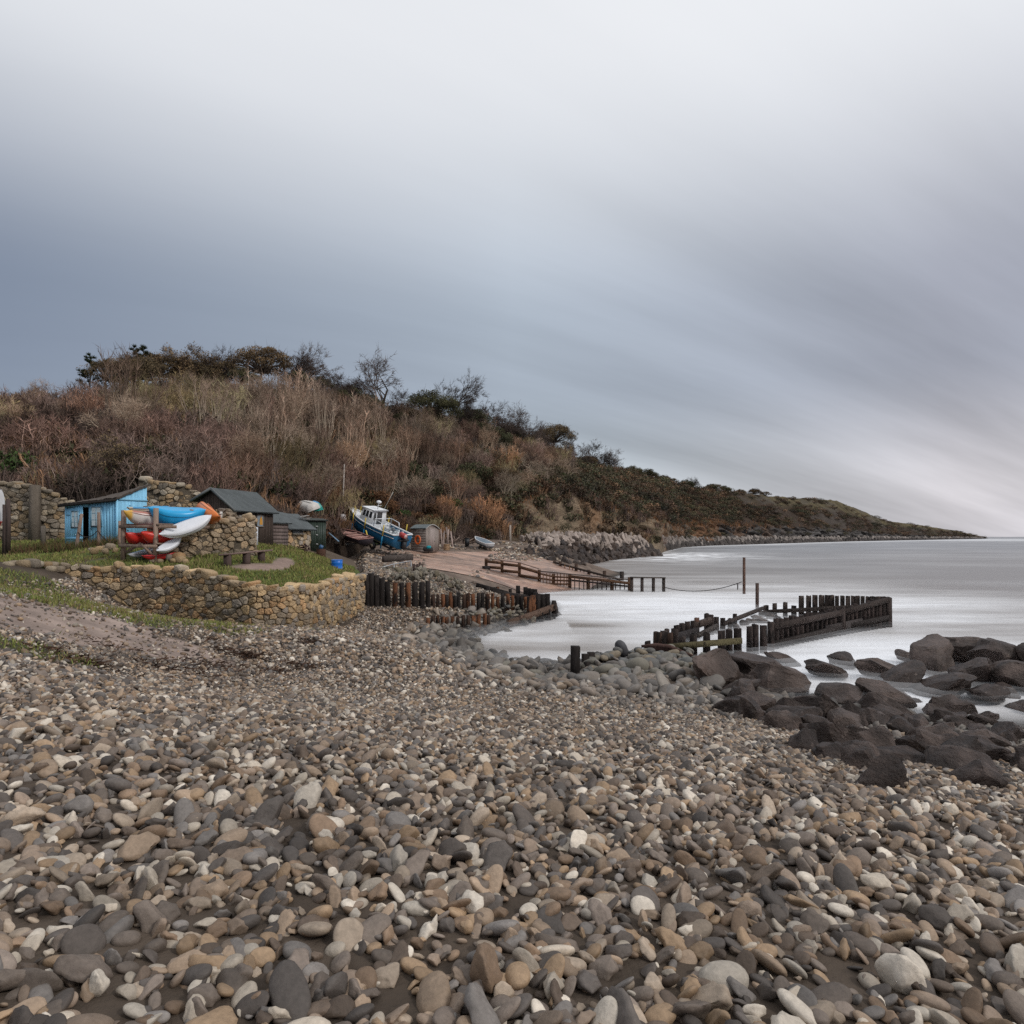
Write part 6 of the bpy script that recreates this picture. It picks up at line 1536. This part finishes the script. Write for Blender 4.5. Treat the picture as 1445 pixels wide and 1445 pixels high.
    MB().tube([(i / 8 * L * .9 + .1, 0, -.02 + (.28 * max(0, (i / 8 - .7) / .3) ** 2.2)) for i in range(9)], .04, 5, (.5, .48, .45)).build('keel', M_PAINT, t, True, False)
    S, B = Vector(P(449.5, 718, 57.5)), Vector(P(439.5, 706, 59.)); L, e = lookat(S, B, R(165)); L = 1.75
    t = thing('upturned_boat', 'small blue-green tender turned keel up beside the white upturned boat', 'boat', S + Vector((0, 0, .2)), e)
    mb, l, r = hull_mesh(L, .85, .40, .08, lambda k, u: (.01, .22, .45) if u > .45 else (.02, .30, .25)); mb.build('hull', M_GLOSS, t, False, False)
    MB().tube(l, .03, 5, (.02, .35, .40)).tube(r, .03, 5, (.02, .35, .40)).build('gunwale', M_GLOSS, t, True, False)
    # arched hut
    A, Bp = P(600.5, 777, 73.5)[:2], P(616, 776, 75.6)[:2]; d = (Bp - A); w = np.linalg.norm(d) * 1.12; d /= np.linalg.norm(d); Bp = A + d * w; bk = np.array([-d[1], d[0]]) * 0 + np.array([P(580.5, 0, 74.7)[0], 74.7]) - A
    zb = float(P(605, 776, 74)[2]) - .25; ze = P(601, 746.5, 73.5)[2]; n2 = np.array([d[1], -d[0]])
    t = thing('arched_hut', 'small grey plank hut with a curved roof at the top of the slipway', 'hut', (*A, zb))
    mb = MB(); g = (.24, .205, .185); boards(mb, A, Bp, [zb] * 2, [ze + .1] * 2, 9, np.array(g) * 1.1, .04); boards(mb, A + bk, A, [zb] * 2, [ze] * 2, 9, np.array(g) * .85, .04, hor=True); boards(mb, Bp, Bp + bk, [zb] * 2, [ze] * 2, 9, np.array(g) * .8, .04)
    arch = [(s, .42 * math.sin(math.pi * s)) for s in np.linspace(0, 1, 13)]
    V = [[*(A + d * w * s), ze + z] for s, z in arch]; mb.add(V, [tuple(range(13))], np.array(g) * 1.05); boards(mb, Bp + bk, A + bk, [zb] * 2, [ze] * 2, 6, g); mb.build('wall', M_WOOD, t)
    mb = MB(); nb = bk / np.linalg.norm(bk); f = lambda s, z, o: [np.array([*(A + d * (w * (s * 1.14 - .07)) - nb * .18), ze + z * 1.08 + o]), np.array([*(A + d * (w * (s * 1.14 - .07)) + bk + nb * .1), ze + z * 1.08 + o])]
    top = np.array([f(s, z, .09) for s, z in arch]); bot = np.array([f(s, z, .0) for s, z in arch]); mb.grid(top, (.13, .15, .155)); mb.grid(bot, (.1, .1, .1), True); mb.grid(np.stack([top[:, 0], bot[:, 0]], 1), (.34, .34, .33)); mb.build('roof', M_FELT, t, True)
    mb = MB(); boards(mb, A + d * w * .3 + n2 * .045, A + d * w * .72 + n2 * .045, [zb + .1] * 2, [ze + .05] * 2, 5, (.33, .28, .26), .03); o = mb.build('door', M_WOOD, t); MB().box([*(A + d * w * .66 + n2 * .1), zb + 1.2], (.06, .04, .1), 0, (.05, .05, .05)).build('handle', M_METAL, o)
    c = np.array([*(A + bk * .48), zb + 1.38]); ob = np.array([*(-np.array([nb[1], -nb[0]]) * 0), 0.]); sd = np.array([nb[1], -nb[0]]); sd = sd if sd @ (np.array([0, -1.])) > 0 else -sd; c[:2] += sd * .13
    tl = thing('lifebuoy', 'orange ring lifebuoy hung on the side of the arched hut', 'lifebuoy', c)
    ring = [c + np.array([*(nb * .36 * math.cos(x)), .44 * math.sin(x)]) for x in np.linspace(0, 2 * math.pi, 25)]; MB().tube(ring, .105, 8, (.72, .13, .015), False).build('ring', M_GLOSS, tl, True)
    MB().tube([c + np.array([*(nb * .47 * math.cos(x) + sd * .03), .55 * math.sin(x)]) for x in np.linspace(0, 2 * math.pi, 21)], .014, 4, (.55, .5, .42), False).build('grab_rope', M_ROPE, tl, True)
    # leaning poles, crates, bins
    o = MB()
    tl = thing('leaning_poles', 'bundle of grey poles and planks leaning behind the slipway beside the hut', 'poles', P(629, 772, 78))
    for px, yt, yb, dx in ((622, 747, 774, 2), (625.5, 752, 773, 1), (630, 744, 772, 3), (633, 747, 772, -2), (627.5, 749, 773, -3), (636, 750, 771, 3), (619, 748, 775, 0)):
        MB().beam(P(px + dx, yb, 77), P(px, yt, 79), .16, .08, var((.26, .20, .175), .3)).build('pole', M_WOOD, tl)
    q = P(630, 775, 76); tl = thing('wooden_crate', 'tan wooden box standing before the leaning poles', 'crate', q); boards(mb := MB(), q[:2] + [-.3, 0], q[:2] + [.32, 0], [q[2] - .15] * 2, [q[2] + .55] * 2, 4, (.30, .20, .12), .03, hor=True); boards(mb, q[:2] + [.32, 0], q[:2] + [.32, .6], [q[2] - .15] * 2, [q[2] + .55] * 2, 4, (.24, .16, .1), .03, hor=True); boards(mb, q[:2] + [-.3, .6], q[:2] + [-.3, 0], [q[2] - .15] * 2, [q[2] + .55] * 2, 4, (.24, .16, .1), .03, hor=True); mb.build('body', M_WOOD, tl)
    MB().box(q + [0.01, .3, .565], (.68, .66, .03), 0, (.26, .18, .11)).build('lid', M_WOOD, tl)
    q = P(604, 777, 71.5); tl = thing('tarp_bundle', 'dark bundle with a turquoise cloth on top before the hut door', 'bundle', q); V_, F_ = STONES[3]; MB().add(V_ * [.55, .35, .30] + q + [0, 0, .15], F_, (.04, .035, .035)).build('bundle', M_ROPE, tl, True); V_, F_ = STONES[5]; MB().add(V_ * [.26, .3, .18] + q + [.12, -.12, .36], F_, (.02, .28, .34)).build('cloth', M_ROPE, tl, True)
    q = P(659, 768, 86); tl = thing('black_bin', 'small black bin left of the dinghy', 'bin', q); MB().tube([q - [0, 0, .3], q + [0, 0, .75]], [.26, .32], 12, (.014, .016, .018)).build('body', M_PAINT, tl); MB().tube([q + [0, 0, .75], q + [0, 0, .80]], [.35, .35], 12, (.02, .022, .025)).build('rim', M_PAINT, tl)
    tl = thing('driftwood_heap', 'heap of grey driftwood and old timber behind the dinghy', 'wood', P(648, 768, 88))
    for i in range(16):
        a = P(random.uniform(638, 664), random.uniform(764, 771), random.uniform(86, 89)); MB().beam(a, a + [random.uniform(-1.5, 1.5), random.uniform(-1, 1), random.uniform(-.1, .9)], .12, .1, var((.20, .15, .125), .4)).build('log', M_WOOD, tl)
    o = MB().tube([P(720, 768, 100) - [0, 0, .3], P(720, 741, 100)], [.17, .15], 8, (.34, .30, .26)).build('marker_post', M_WOOD, None, True); tag(o, 'single pale post standing at the end of the armour bank', 'post')
    o = MB().beam(P(464, 752, 58), P(478, 764, 56), .10, .06, (.16, .26, .36)).build('blue_plank', M_PAINT); tag(o, 'blue-grey plank lying on the bank left of the small open boat', 'plank')
    q = P(484, 731, 70); o = MB().add(STONES[2][0] * [.3, .3, .45] + q, STONES[2][1], (.45, .42, .42)).build('white_buoy', M_GLOSS, None, True); tag(o, 'pale buoy hanging at the bow of the fishing boat', 'buoy')
    tl = thing('slope_pole', 'tall thin grey pole standing in the scrub above the boats', 'pole', P(484, 716, 76)); MB().tube([P(483.5, 716, 76), P(484.5, 690, 76), P(486, 655, 76)], [.10, .08, .06], 6, (.40, .36, .33)).build('shaft', M_WOOD, tl, True)
    # galvanised handrail and low wall at the slipway foot
    tl = thing('handrail', 'galvanised tube handrail above the rubble behind the tall piles', 'railing', P(560, 805, 42))
    pts = []
    for px, yt, yb, Y in ((538, 801, 818, 41), (556, 796, 812, 43), (580, 791.5, 806, 46)):
        a, b = P(px, yb, Y), P(px, yt, Y); MB().tube([a - [0, 0, .3], b], .035, 6, (.38, .39, .40)).build('post', M_METAL, tl, True); pts.append(b)
    MB().tube(pts, .035, 6, (.42, .43, .44)).build('rail', M_METAL, tl, True); MB().tube([p - [0, 0, .42] for p in pts], .028, 6, (.36, .37, .38)).build('rail', M_METAL, tl, True)
    tl = thing('timber_fence', 'short row of dark stakes at the right end of the handrail', 'fence', P(590, 806, 47))
    for i, px in enumerate((580, 584, 588.5, 592, 595.5)):
        MB().tube([P(px, 808, 46.5 + i * .3), P(px + .5, 793 + random.uniform(0, 3), 46.5 + i * .3)], [.085, .08], 6, var((.065, .045, .04))).build('stake', M_RAIL, tl)
    MB().beam(P(541, 789, 47.5), P(581, 786, 49.5), .35, .45, (.085, .07, .062)).build('rail', M_RAIL, tl)


def pile(t, px, yt, yb, Y, r, col, square=False, mat=None, sink=.5, lean=0.):
    a, b = P(px, yb, Y), P(px, yt, Y); b[0] += lean
    c = np.array(col) * random.uniform(.7, 1.3)
    if square:
        mb = MB().beam([a[0], a[1], a[2] - sink], b, r * 2, r * 2, c)
    else:
        n = 8; mb = MB(); ph = [random.uniform(.85, 1.12) for _ in range(n)]; V = []
        for (q, k) in ((a - [0, 0, sink], 1.05), (a, 1.03), ((a + b) / 2, 1.), (b, .95)):
            V += [q + np.array([math.cos(2 * math.pi * i / n) * r * k * ph[i], math.sin(2 * math.pi * i / n) * r * k * ph[i], random.uniform(-.03, .03) if q is b else 0]) for i in range(n)]
        F = [(j * n + i, j * n + (i + 1) % n, (j + 1) * n + (i + 1) % n, (j + 1) * n + i) for j in range(3) for i in range(n)] + [tuple(3 * n + i for i in range(n))]
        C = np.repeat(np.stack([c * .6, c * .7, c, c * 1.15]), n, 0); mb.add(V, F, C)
    return mb.build('pile', mat or M_RUST, t, False)


def plank(t, a, b, w=.12, h=.28, col=(.06, .045, .04), name='plank'):
    return MB().beam(a, b, w, h, np.array(col) * random.uniform(.85, 1.15)).build(name, M_RAIL, t)


def build_timber():
    blk = (.026, .021, .019); rus = (.14, .060, .030); brn = (.06, .036, .026)
    # left jetty: tall front row
    t = thing('timber_jetty', 'black and rust timber piling that runs out from the end of the curved wall', 'jetty', P(600, 860, 36))
    L = [(517.5, 812, 858), (523, 809.5, 860), (531, 812.5, 861), (538, 816, 862), (547.5, 820, 862), (557, 822, 862), (567, 823, 863), (576, 822.5, 862), (585.5, 821.5, 861), (595, 821, 860), (604, 820.5, 859)]
    for i, (px, yt, yb) in enumerate(L):
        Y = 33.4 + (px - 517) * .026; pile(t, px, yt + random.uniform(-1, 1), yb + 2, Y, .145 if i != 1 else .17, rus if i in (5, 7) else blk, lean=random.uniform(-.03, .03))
    px = 611
    while px < 742:
        Y = 36 + (px - 611) * .034; yt = np.interp(px, [611, 640, 690, 742], [837, 838, 839, 842]) + random.uniform(-2.5, 2.5); yb = np.interp(px, [611, 650, 700, 742], [859, 857, 853, 852])
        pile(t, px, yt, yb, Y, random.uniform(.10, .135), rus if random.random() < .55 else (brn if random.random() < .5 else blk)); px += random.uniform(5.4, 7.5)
    # lower outer row
    px = 604
    while px < 694:
        Y = 33.7 + (px - 604) * .022; pile(t, px, np.interp(px, [604, 690], [871, 867]) + random.uniform(-2, 2.5), 888, Y, random.uniform(.09, .13), rus if random.random() < .6 else brn); px += random.uniform(5.5, 8.5)
    # end group and the raking beam
    for px, yt, yb, Y in ((747, 842, 868, 38.6), (752.5, 840, 866, 39), (759, 838, 864, 39.5), (766, 838.5, 862, 40), (772.5, 838, 858, 40.5), (756, 836, 855, 42)):
        pile(t, px, yt, yb + 4, Y, .15, blk if px > 754 else rus, True)
    plank(t, P(717, 880, 36.6), P(783, 856, 40.4), .22, .36, (.10, .065, .048)); plank(t, P(781, 852, 40.2), P(784.5, 866, 41), .25, .5, blk)
    for px, yt, yb, Y in ((781, 857, 868, 40.5), (774, 860, 872, 39.8), (764, 864, 874, 39.2)): pile(t, px, yt, yb, Y, .12, blk, True)
    # back row
    for px, yt, yb, Y in ((689, 829, 845, 43), (697, 828.5, 838, 44.5), (702, 828, 840, 45), (720, 831, 843, 44.3), (731, 826.5, 846, 44.3), (741.5, 828.5, 848, 44), (746, 830, 848, 43.6), (750, 831, 849, 43.4), (755, 831.5, 852, 43)):
        pile(t, px, yt, yb, Y, .14 if px > 725 else .11, blk if px != 702 else rus, True)
    plank(t, P(672, 826, 44.5), P(716, 838, 44.0), .16, .34, blk); plank(t, P(695, 838, 43.6), P(745, 845, 43.2), .14, .5, (.04, .033, .03)); plank(t, P(725, 843, 42.6), P(752, 848, 42.2), .16, .5, blk)
    for k, (px, yt, yb, Y) in enumerate([(709, 838, 848, 42.8), (714, 838, 849, 42.6), (726, 838, 852, 42.2), (733, 839, 852, 42)]): pile(t, px, yt, yb, Y, .12, brn if k % 2 else blk)
    # near slipway railing
    t = thing('slipway_railing', 'brown timber post and rail fence down the near side of the slipway', 'railing', P(800, 820, 65))
    w = (.10, .056, .034)
    rp = [(686, 788, 804, 68), (708.5, 791, 810, 67), (733, 794, 818, 66), (761, 804, 826, 65), (781, 809.5, 828, 64.3), (804, 811, 830, 63.5), (830, 814.5, 831, 63), (863.5, 818, 833, 62.3), (888.5, 814.5, 835, 61.5)]
    for px, yt, yb, Y in rp: MB().beam(P(px, yb, Y) - [0, 0, .6], P(px, yt, Y), .40 if px < 870 else .30, .30, var(w)).build('post', M_RAIL, t)
    for i in range(3):
        a, b = rp[i], rp[i + 1]
        for f in (.25, .75): plank(t, P(a[0], a[1] + (a[2] - a[1]) * f, a[3] - .22), P(b[0], b[1] + (b[2] - b[1]) * f * .75, b[3] - .22), .12, .28, w, 'rail')
    MB().tube([P(rp[0][0], 789, 68), P(rp[1][0], 791, 67), P(rp[2][0], 794, 66), P(rp[3][0], 803, 65)], .035, 5, (.05, .035, .03)).build('chain', M_METAL, t, True)
    for f in (.22, .48, .74):
        for i in (3, 4): plank(t, P(rp[i][0], rp[i][1] + (829 - rp[i][1]) * f, rp[i][3] - .2), P(rp[i + 1][0], rp[i + 1][1] + (829 - rp[i + 1][1]) * f, rp[i + 1][3] - .2), .08, .16, np.array(w) * 1.3, 'rail')
    for px in (766.5, 771.5, 776, 786.5, 791, 796, 800): MB().beam(P(px, 830, 64.3), P(px, 809, 64.3), .10, .08, var(np.array(w) * 1.2)).build('baluster', M_RAIL, t)
    plank(t, P(804, 813.5, 63.2), P(888, 823, 61.3), .14, .26, w, 'rail'); plank(t, P(804, 818.5, 63.2), P(888, 827.5, 61.3), .12, .16, (.035, .028, .026), 'rail'); plank(t, P(761, 806, 64.7), P(888, 818, 61.4), .10, .10, (.12, .10, .09), 'rail')
    for px in np.arange(811, 888, 6.4):
        if min(abs(px - q[0]) for q in rp) > 3: MB().beam(P(px, 834, 62.7), P(px, np.interp(px, [804, 888], [814, 823.5]), 62.7), .09, .08, var((.05, .036, .032))).build('baluster', M_RAIL, t)
    MB().box(P(686, 801.5, 67.5), (.75, .5, .42), .2, (.035, .03, .03)).build('footing', M_RAIL, t)
    # far railing
    t = thing('slipway_railing', 'darker timber railing down the far side of the slipway', 'railing', P(830, 808, 78))
    rp = [(782.5, 791, 803, 82), (790.5, 792, 806, 81), (813, 795.5, 810, 79.5), (831, 804, 815, 78.2), (853, 805.5, 815, 77)]
    for px, yt, yb, Y in rp: MB().beam(P(px, yb, Y) - [0, 0, .7], P(px, yt, Y), .42, .34, var((.07, .045, .034))).build('post', M_RAIL, t)
    plank(t, P(783, 794, 81.5), P(875, 818, 75), .14, .22, (.045, .035, .03), 'rail'); plank(t, P(783, 800, 81.5), P(840, 815, 77.5), .12, .24, (.06, .04, .03), 'rail')
    for px in (797, 803.5, 808, 819, 824, 838, 843): MB().beam(P(px, np.interp(px, [783, 870], [805, 822]), 79.6), P(px, np.interp(px, [783, 870], [793, 816]), 79.6), .14, .1, var((.17, .085, .04) if px < 812 else (.05, .038, .03))).build('baluster', M_RAIL, t)
    q = (877.5, 806.5, 817, 76); o = MB().beam(P(q[0], q[2], q[3]) - [0, 0, .5], P(q[0], q[1], q[3]), .5, .4, (.045, .036, .032)).build('bollard_post', M_RAIL); tag(o, 'square dark post standing alone beyond the slipway railing', 'post')
    # frame beyond the railing end, mooring posts, chain
    t = thing('landing_frame', 'low dark timber frame on four legs in the water at the railing end', 'frame', P(915, 836, 60.5))
    for px in (891.5, 906, 922, 936.5): MB().beam(P(px, 836, 60.5) - [0, 0, .8], P(px, 815, 60.5), .27, .24, var((.055, .042, .037))).build('leg', M_RAIL, t)
    plank(t, P(889, 814.5, 60.4), P(939, 815.3, 60.4), .26, .10, (.09, .075, .065), 'top_beam')
    o = MB().tube([P(1050, 838, 58) - [0, 0, 1], P(1050, 812, 58), P(1050, 786.5, 58)], [.13, .125, .12], 10, (.11, .065, .05)).build('mooring_post', M_RAIL, None, False); tag(o, 'taller slim brown mooring post standing in the sea', 'post')
    o = MB().tube([P(1068.5, 860, 46.2) - [0, 0, 1], P(1068.5, 840, 46.2), P(1068.5, 823, 46.2)], [.125, .12, .12], 10, (.075, .05, .042)).build('mooring_post', M_RAIL, None, False); tag(o, 'shorter brown mooring post near the far groyne', 'post')
    a, b = P(938, 829, 60.3), P(1047, 821, 58); pts = [a + (b - a) * s - np.array([0, 0, .55 * 4 * s * (1 - s)]) for s in np.linspace(0, 1, 30)]
    o = MB().tube(pts, .035, 5, (.045, .04, .04)).tube([P(1041, 823, 58.1), P(1041, 832, 58.1)], .05, 5, (.04, .035, .035)).build('mooring_chain', M_METAL, None, True); tag(o, 'sagging chain strung from the landing frame to the mooring post', 'chain')
    # far groyne: front row
    t = thing('timber_groyne', 'long dark timber groyne whose two rows meet at a point in the sea', 'groyne', P(1090, 900, 31))
    for px, yt, yb, Y in ((928, 892, 916, 26.6), (945, 893, 915, 26.4), (963, 898, 916, 26.6), (978, 895, 914, 26.8), (997, 893, 917, 26.9), (937, 890, 905, 27.8), (952, 887, 905, 28)):
        pile(t, px, yt, yb, Y, .17 if px < 940 else .155, brn if px in (928, 945) else (.045, .034, .03))
    for px, yt, Y in ((1018, 890, 27.2), (1029, 888.5, 27.5), (1041, 887, 27.6), (1058, 884.5, 28.2), (1066, 881.5, 28.4), (1077, 882.5, 28.6), (1087.5, 878, 29.3)): pile(t, px, yt, 928, Y, .155 if px != 1041 else .17, (.038, .028, .025))
    plank(t, P(930, 914, 26.0), P(1046, 904, 26.9), .16, .22, (.10, .085, .045))
    px = 1095
    fy = lambda p: 29.6 + (p - 1092) * .0447
    while px < 1252:
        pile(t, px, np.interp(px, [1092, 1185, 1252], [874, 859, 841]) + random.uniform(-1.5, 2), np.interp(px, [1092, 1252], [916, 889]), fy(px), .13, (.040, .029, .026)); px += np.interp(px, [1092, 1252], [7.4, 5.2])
    for a, b in ((1092, 1188), (1188, 1254)):
        plank(t, P(a, np.interp(a, [1092, 1188, 1254], [884, 864.5, 846]), fy(a) - .24), P(b, np.interp(b, [1092, 1188, 1254], [884, 864.5, 846]), fy(b) - .24), .16, .27, (.045, .034, .030))
        plank(t, P(a, np.interp(a, [1092, 1188, 1254], [909, 885, 871]), fy(a) - .24), P(b, np.interp(b, [1092, 1188, 1254], [909, 885, 871]), fy(b) - .24), .16, .26, (.032, .026, .024))
    plank(t, P(1165, 889, fy(1165) - .3), P(1216, 878, fy(1216) - .3), .1, .42, (.05, .042, .04)); plank(t, P(1188, 856, fy(1188) - .36), P(1189, 888, fy(1188) - .36), .10, .3, (.055, .042, .038))
    plank(t, P(1252, 843, 36.7), P(1252.5, 888, 36.9), .34, .34, (.05, .038, .034))
    # back row
    for px, yt, yb, Y in ((914, 905, 916, 28), (941, 888, 902, 29.5), (955, 882, 900, 30.5), (962, 880, 898, 31), (970, 877, 896, 31.6), (978, 876, 893, 32.2), (983, 872, 892, 32.8), (997, 866, 889, 33.6), (1004, 868, 888, 34), (1011, 871, 886, 34.4), (1020, 872, 884, 35), (1037, 866, 876, 37.4), (1030, 873, 880, 36)):
        pile(t, px, yt, yb + 2, Y, .135, (.04, .029, .025) if px != 983 else (.1, .055, .04))
    plank(t, P(980, 883, 32.6), P(1003, 875, 33.4), .14, .32, (.07, .052, .044)); plank(t, P(1022, 880, 34.8), P(1077, 858, 40.5), .14, .20, (.05, .04, .036)); plank(t, P(940, 902, 29.2), P(985, 890, 32), .12, .3, (.035, .03, .03)); plank(t, P(985, 897, 31), P(1012, 883, 33.5), .12, .22, (.06, .05, .045))
    for px, yt, yb in ((1081, 854, 864), (1093, 851, 862), (1108, 850, 861), (1120, 855, 862), (1131, 841, 862), (1141, 840.5, 861), (1150, 840, 860), (1159.5, 840, 859), (1168, 840, 858), (1173.5, 840, 858), (1181, 841, 857), (1189, 841, 857), (1196.5, 841, 856), (1204, 841, 855), (1210.5, 841, 854), (1217.5, 841.5, 853), (1224.5, 842, 852), (1230.5, 842, 851), (1235.5, 842, 850), (1241, 842, 849), (1247, 842, 848)):
        Y = np.interp(px, [1081, 1247], [42.3, 37.2]); pile(t, px, yt, max(yb, 757 + 4705 / Y) + 2, Y, .165 if px < 1175 else .13, (.062, .046, .038))
    plank(t, P(1078, 863.5, 42.0), P(1250, 854, 37.0), .14, .24, (.06, .047, .040))
    # black posts by the cobble heap
    o = MB().beam(P(811, 960, 22.9) - [0, 0, .4], P(812, 912, 22.9), .34, .30, (.022, .018, .017)).build('black_post', M_RUST); tag(o, 'thick black square post leading the cobble heap', 'post')
    t = thing('stub_piles', 'worn black stub piles behind the thick black post', 'piles', P(840, 930, 24.5))
    for px, yt, yb, Y in ((826, 923, 945, 24), (834, 920.5, 942, 24.3), (843, 920, 940, 24.7), (849, 921, 938, 25), (858, 922, 936, 25.3), (829, 934, 950, 23.4)): pile(t, px, yt, yb, Y, .13, blk, px % 2 == 0)
    mb = MB()
    for k in range(3): mb.tube([P(905 + 4 * k, 912 + k, 25.4), P(925, 911 + 2 * k, 25.3), P(945 + 5 * k, 913 + 3 * k, 25.1), P(978 + 2 * k, 926 + 2 * k, 24.6)], [.05, .10, .09, .05], 6, var((.085, .05, .042)))
    o = mb.build('driftwood', M_WOOD, None, True); tag(o, 'twisted brown driftwood branch across the back of the cobble heap', 'driftwood')
# ------------------------------------------------------------------ sky, sun, camera
def build_light():
    w = bpy.data.worlds.new("World"); scene.world = w; t = NT(w)
    out = t.n('ShaderNodeOutputWorld'); bg = t.n('ShaderNodeBackground'); bg.inputs['Strength'].default_value = .1
    sky = t.n('ShaderNodeTexSky', sky_type='NISHITA'); sky.sun_disc = False; sky.sun_elevation = R(38); sky.sun_rotation = R(118); sky.dust_density = 3.
    tc = t.n('ShaderNodeTexCoord'); sp = t.n('ShaderNodeSeparateXYZ'); t.l(tc.outputs['Generated'], sp.inputs[0])
    x, y, z = sp.outputs
    zz = t.math('MAXIMUM', z, 0.)
    den = t.math('ADD', zz, .22)
    u = t.math('DIVIDE', x, den); v = t.math('DIVIDE', y, den)
    cb = t.n('ShaderNodeCombineXYZ'); al = R(62)                 # wind-drawn cloud streaks fan out from the horizon on the right
    t.l(t.math('MULTIPLY', t.math('ADD', t.math('MULTIPLY', u, math.sin(al)), t.math('MULTIPLY', v, math.cos(al))), .16), cb.inputs[0]); t.l(t.math('SUBTRACT', t.math('MULTIPLY', u, math.cos(al)), t.math('MULTIPLY', v, math.sin(al))), cb.inputs[1])
    mp = cb
    n1 = t.noise(mp.outputs[0], 1.5, 6, .55); n2 = t.noise(mp.outputs[0], .6, 3, .5)
    n = t.math('ADD', t.math('MULTIPLY', n1, .5), t.math('MULTIPLY', n2, .5))
    right = t.math('SMOOTHSTEP', 0, 0) if False else None
    az = t.math('ARCTAN2', x, y)                               # 0 straight ahead, positive to the right
    mr = t.n('ShaderNodeMapRange', interpolation_type='SMOOTHSTEP'); t.l(az, mr.inputs[0]); mr.inputs[1].default_value = -.65; mr.inputs[2].default_value = .65; mr.interpolation_type = 'LINEAR'
    low = t.n('ShaderNodeMapRange', interpolation_type='SMOOTHSTEP'); t.l(zz, low.inputs[0]); low.inputs[1].default_value = .23; low.inputs[2].default_value = .05
    base = t.ramp(mr.outputs[0], [(0, (.235, .28, .365)), (.5, (.42, .48, .56)), (.95, (.31, .325, .38))])
    lowc = t.ramp(mr.outputs[0], [(0, (.36, .42, .50)), (.55, (.50, .565, .61)), (.95, (.66, .635, .665))]); base = t.mix(t.math('MULTIPLY', low.outputs[0], .9), base, lowc)
    k = t.math('MULTIPLY', t.math('SUBTRACT', n, .5), t.math('MULTIPLY_ADD', t.math('POWER', mr.outputs[0], 1.5), 3.0, .5))
    k = t.math('ADD', k, 1.0); k = t.math('MINIMUM', t.math('MAXIMUM', k, .52), 1.5)
    c3 = t.n('ShaderNodeCombineXYZ'); [t.l(k, c3.inputs[i]) for i in range(3)]
    cl = t.mix(1., base, c3.outputs[0], 'MULTIPLY')
    # overcast brightens toward the zenith
    hi = t.n('ShaderNodeMapRange', interpolation_type='SMOOTHSTEP'); t.l(zz, hi.inputs[0]); hi.inputs[1].default_value = .29; hi.inputs[2].default_value = .62
    hn = t.mix(n, (.62, .65, .70), (1.05, 1.06, 1.08)); cl = t.mix(hi.outputs[0], cl, hn)
    c10 = t.mix(1., cl, (10., 10., 10.), 'MULTIPLY')
    t.l(t.mix(.94, sky.outputs[0], c10), bg.inputs[0]); t.l(bg.outputs[0], out.inputs[0])
    sd = bpy.data.lights.new('sun', 'SUN'); sd.energy = 1.5; sd.angle = R(10); sd.color = (1., .955, .90)
    so = bpy.data.objects.new('sun', sd); COL.objects.link(so)
    el, rot = R(38), R(118)                                     # sun over the sea, behind the viewer's right shoulder
    d = Vector((math.sin(rot) * math.cos(el), math.cos(rot) * math.cos(el), math.sin(el)))
    so.rotation_euler = (-d).to_track_quat('-Z', 'Y').to_euler(); so.location = d * 60


def build_camera():
    cd = bpy.data.cameras.new('camera'); cd.sensor_width = 36; cd.sensor_fit = 'HORIZONTAL'; cd.lens = FOC / 1445 * 36; cd.shift_y = (HY - CX) / 1445; cd.clip_start = .1; cd.clip_end = 20000
    co = bpy.data.objects.new('camera', cd); COL.objects.link(co); co.location = (0, 0, CZ); co.rotation_euler = (R(90), 0, 0); scene.camera = co


import time as _time
_t0 = _time.time()
for fn in (build_light, build_camera, build_setting, build_sea, build_walls, build_shingle, build_boulders, build_blue_hut, build_rack, build_sheds, build_boats, build_timber, build_ground_plants, build_hill_vegetation):
    fn(); print('BUILT', fn.__name__, round(_time.time() - _t0, 1))
scene.render.engine = 'CYCLES'
scene.view_settings.view_transform = 'Standard'; scene.view_settings.look = 'None'; scene.view_settings.exposure = 0; scene.view_settings.gamma = 1
scene.cycles.max_bounces = 6; scene.cycles.transparent_max_bounces = 12; scene.cycles.use_denoising = False
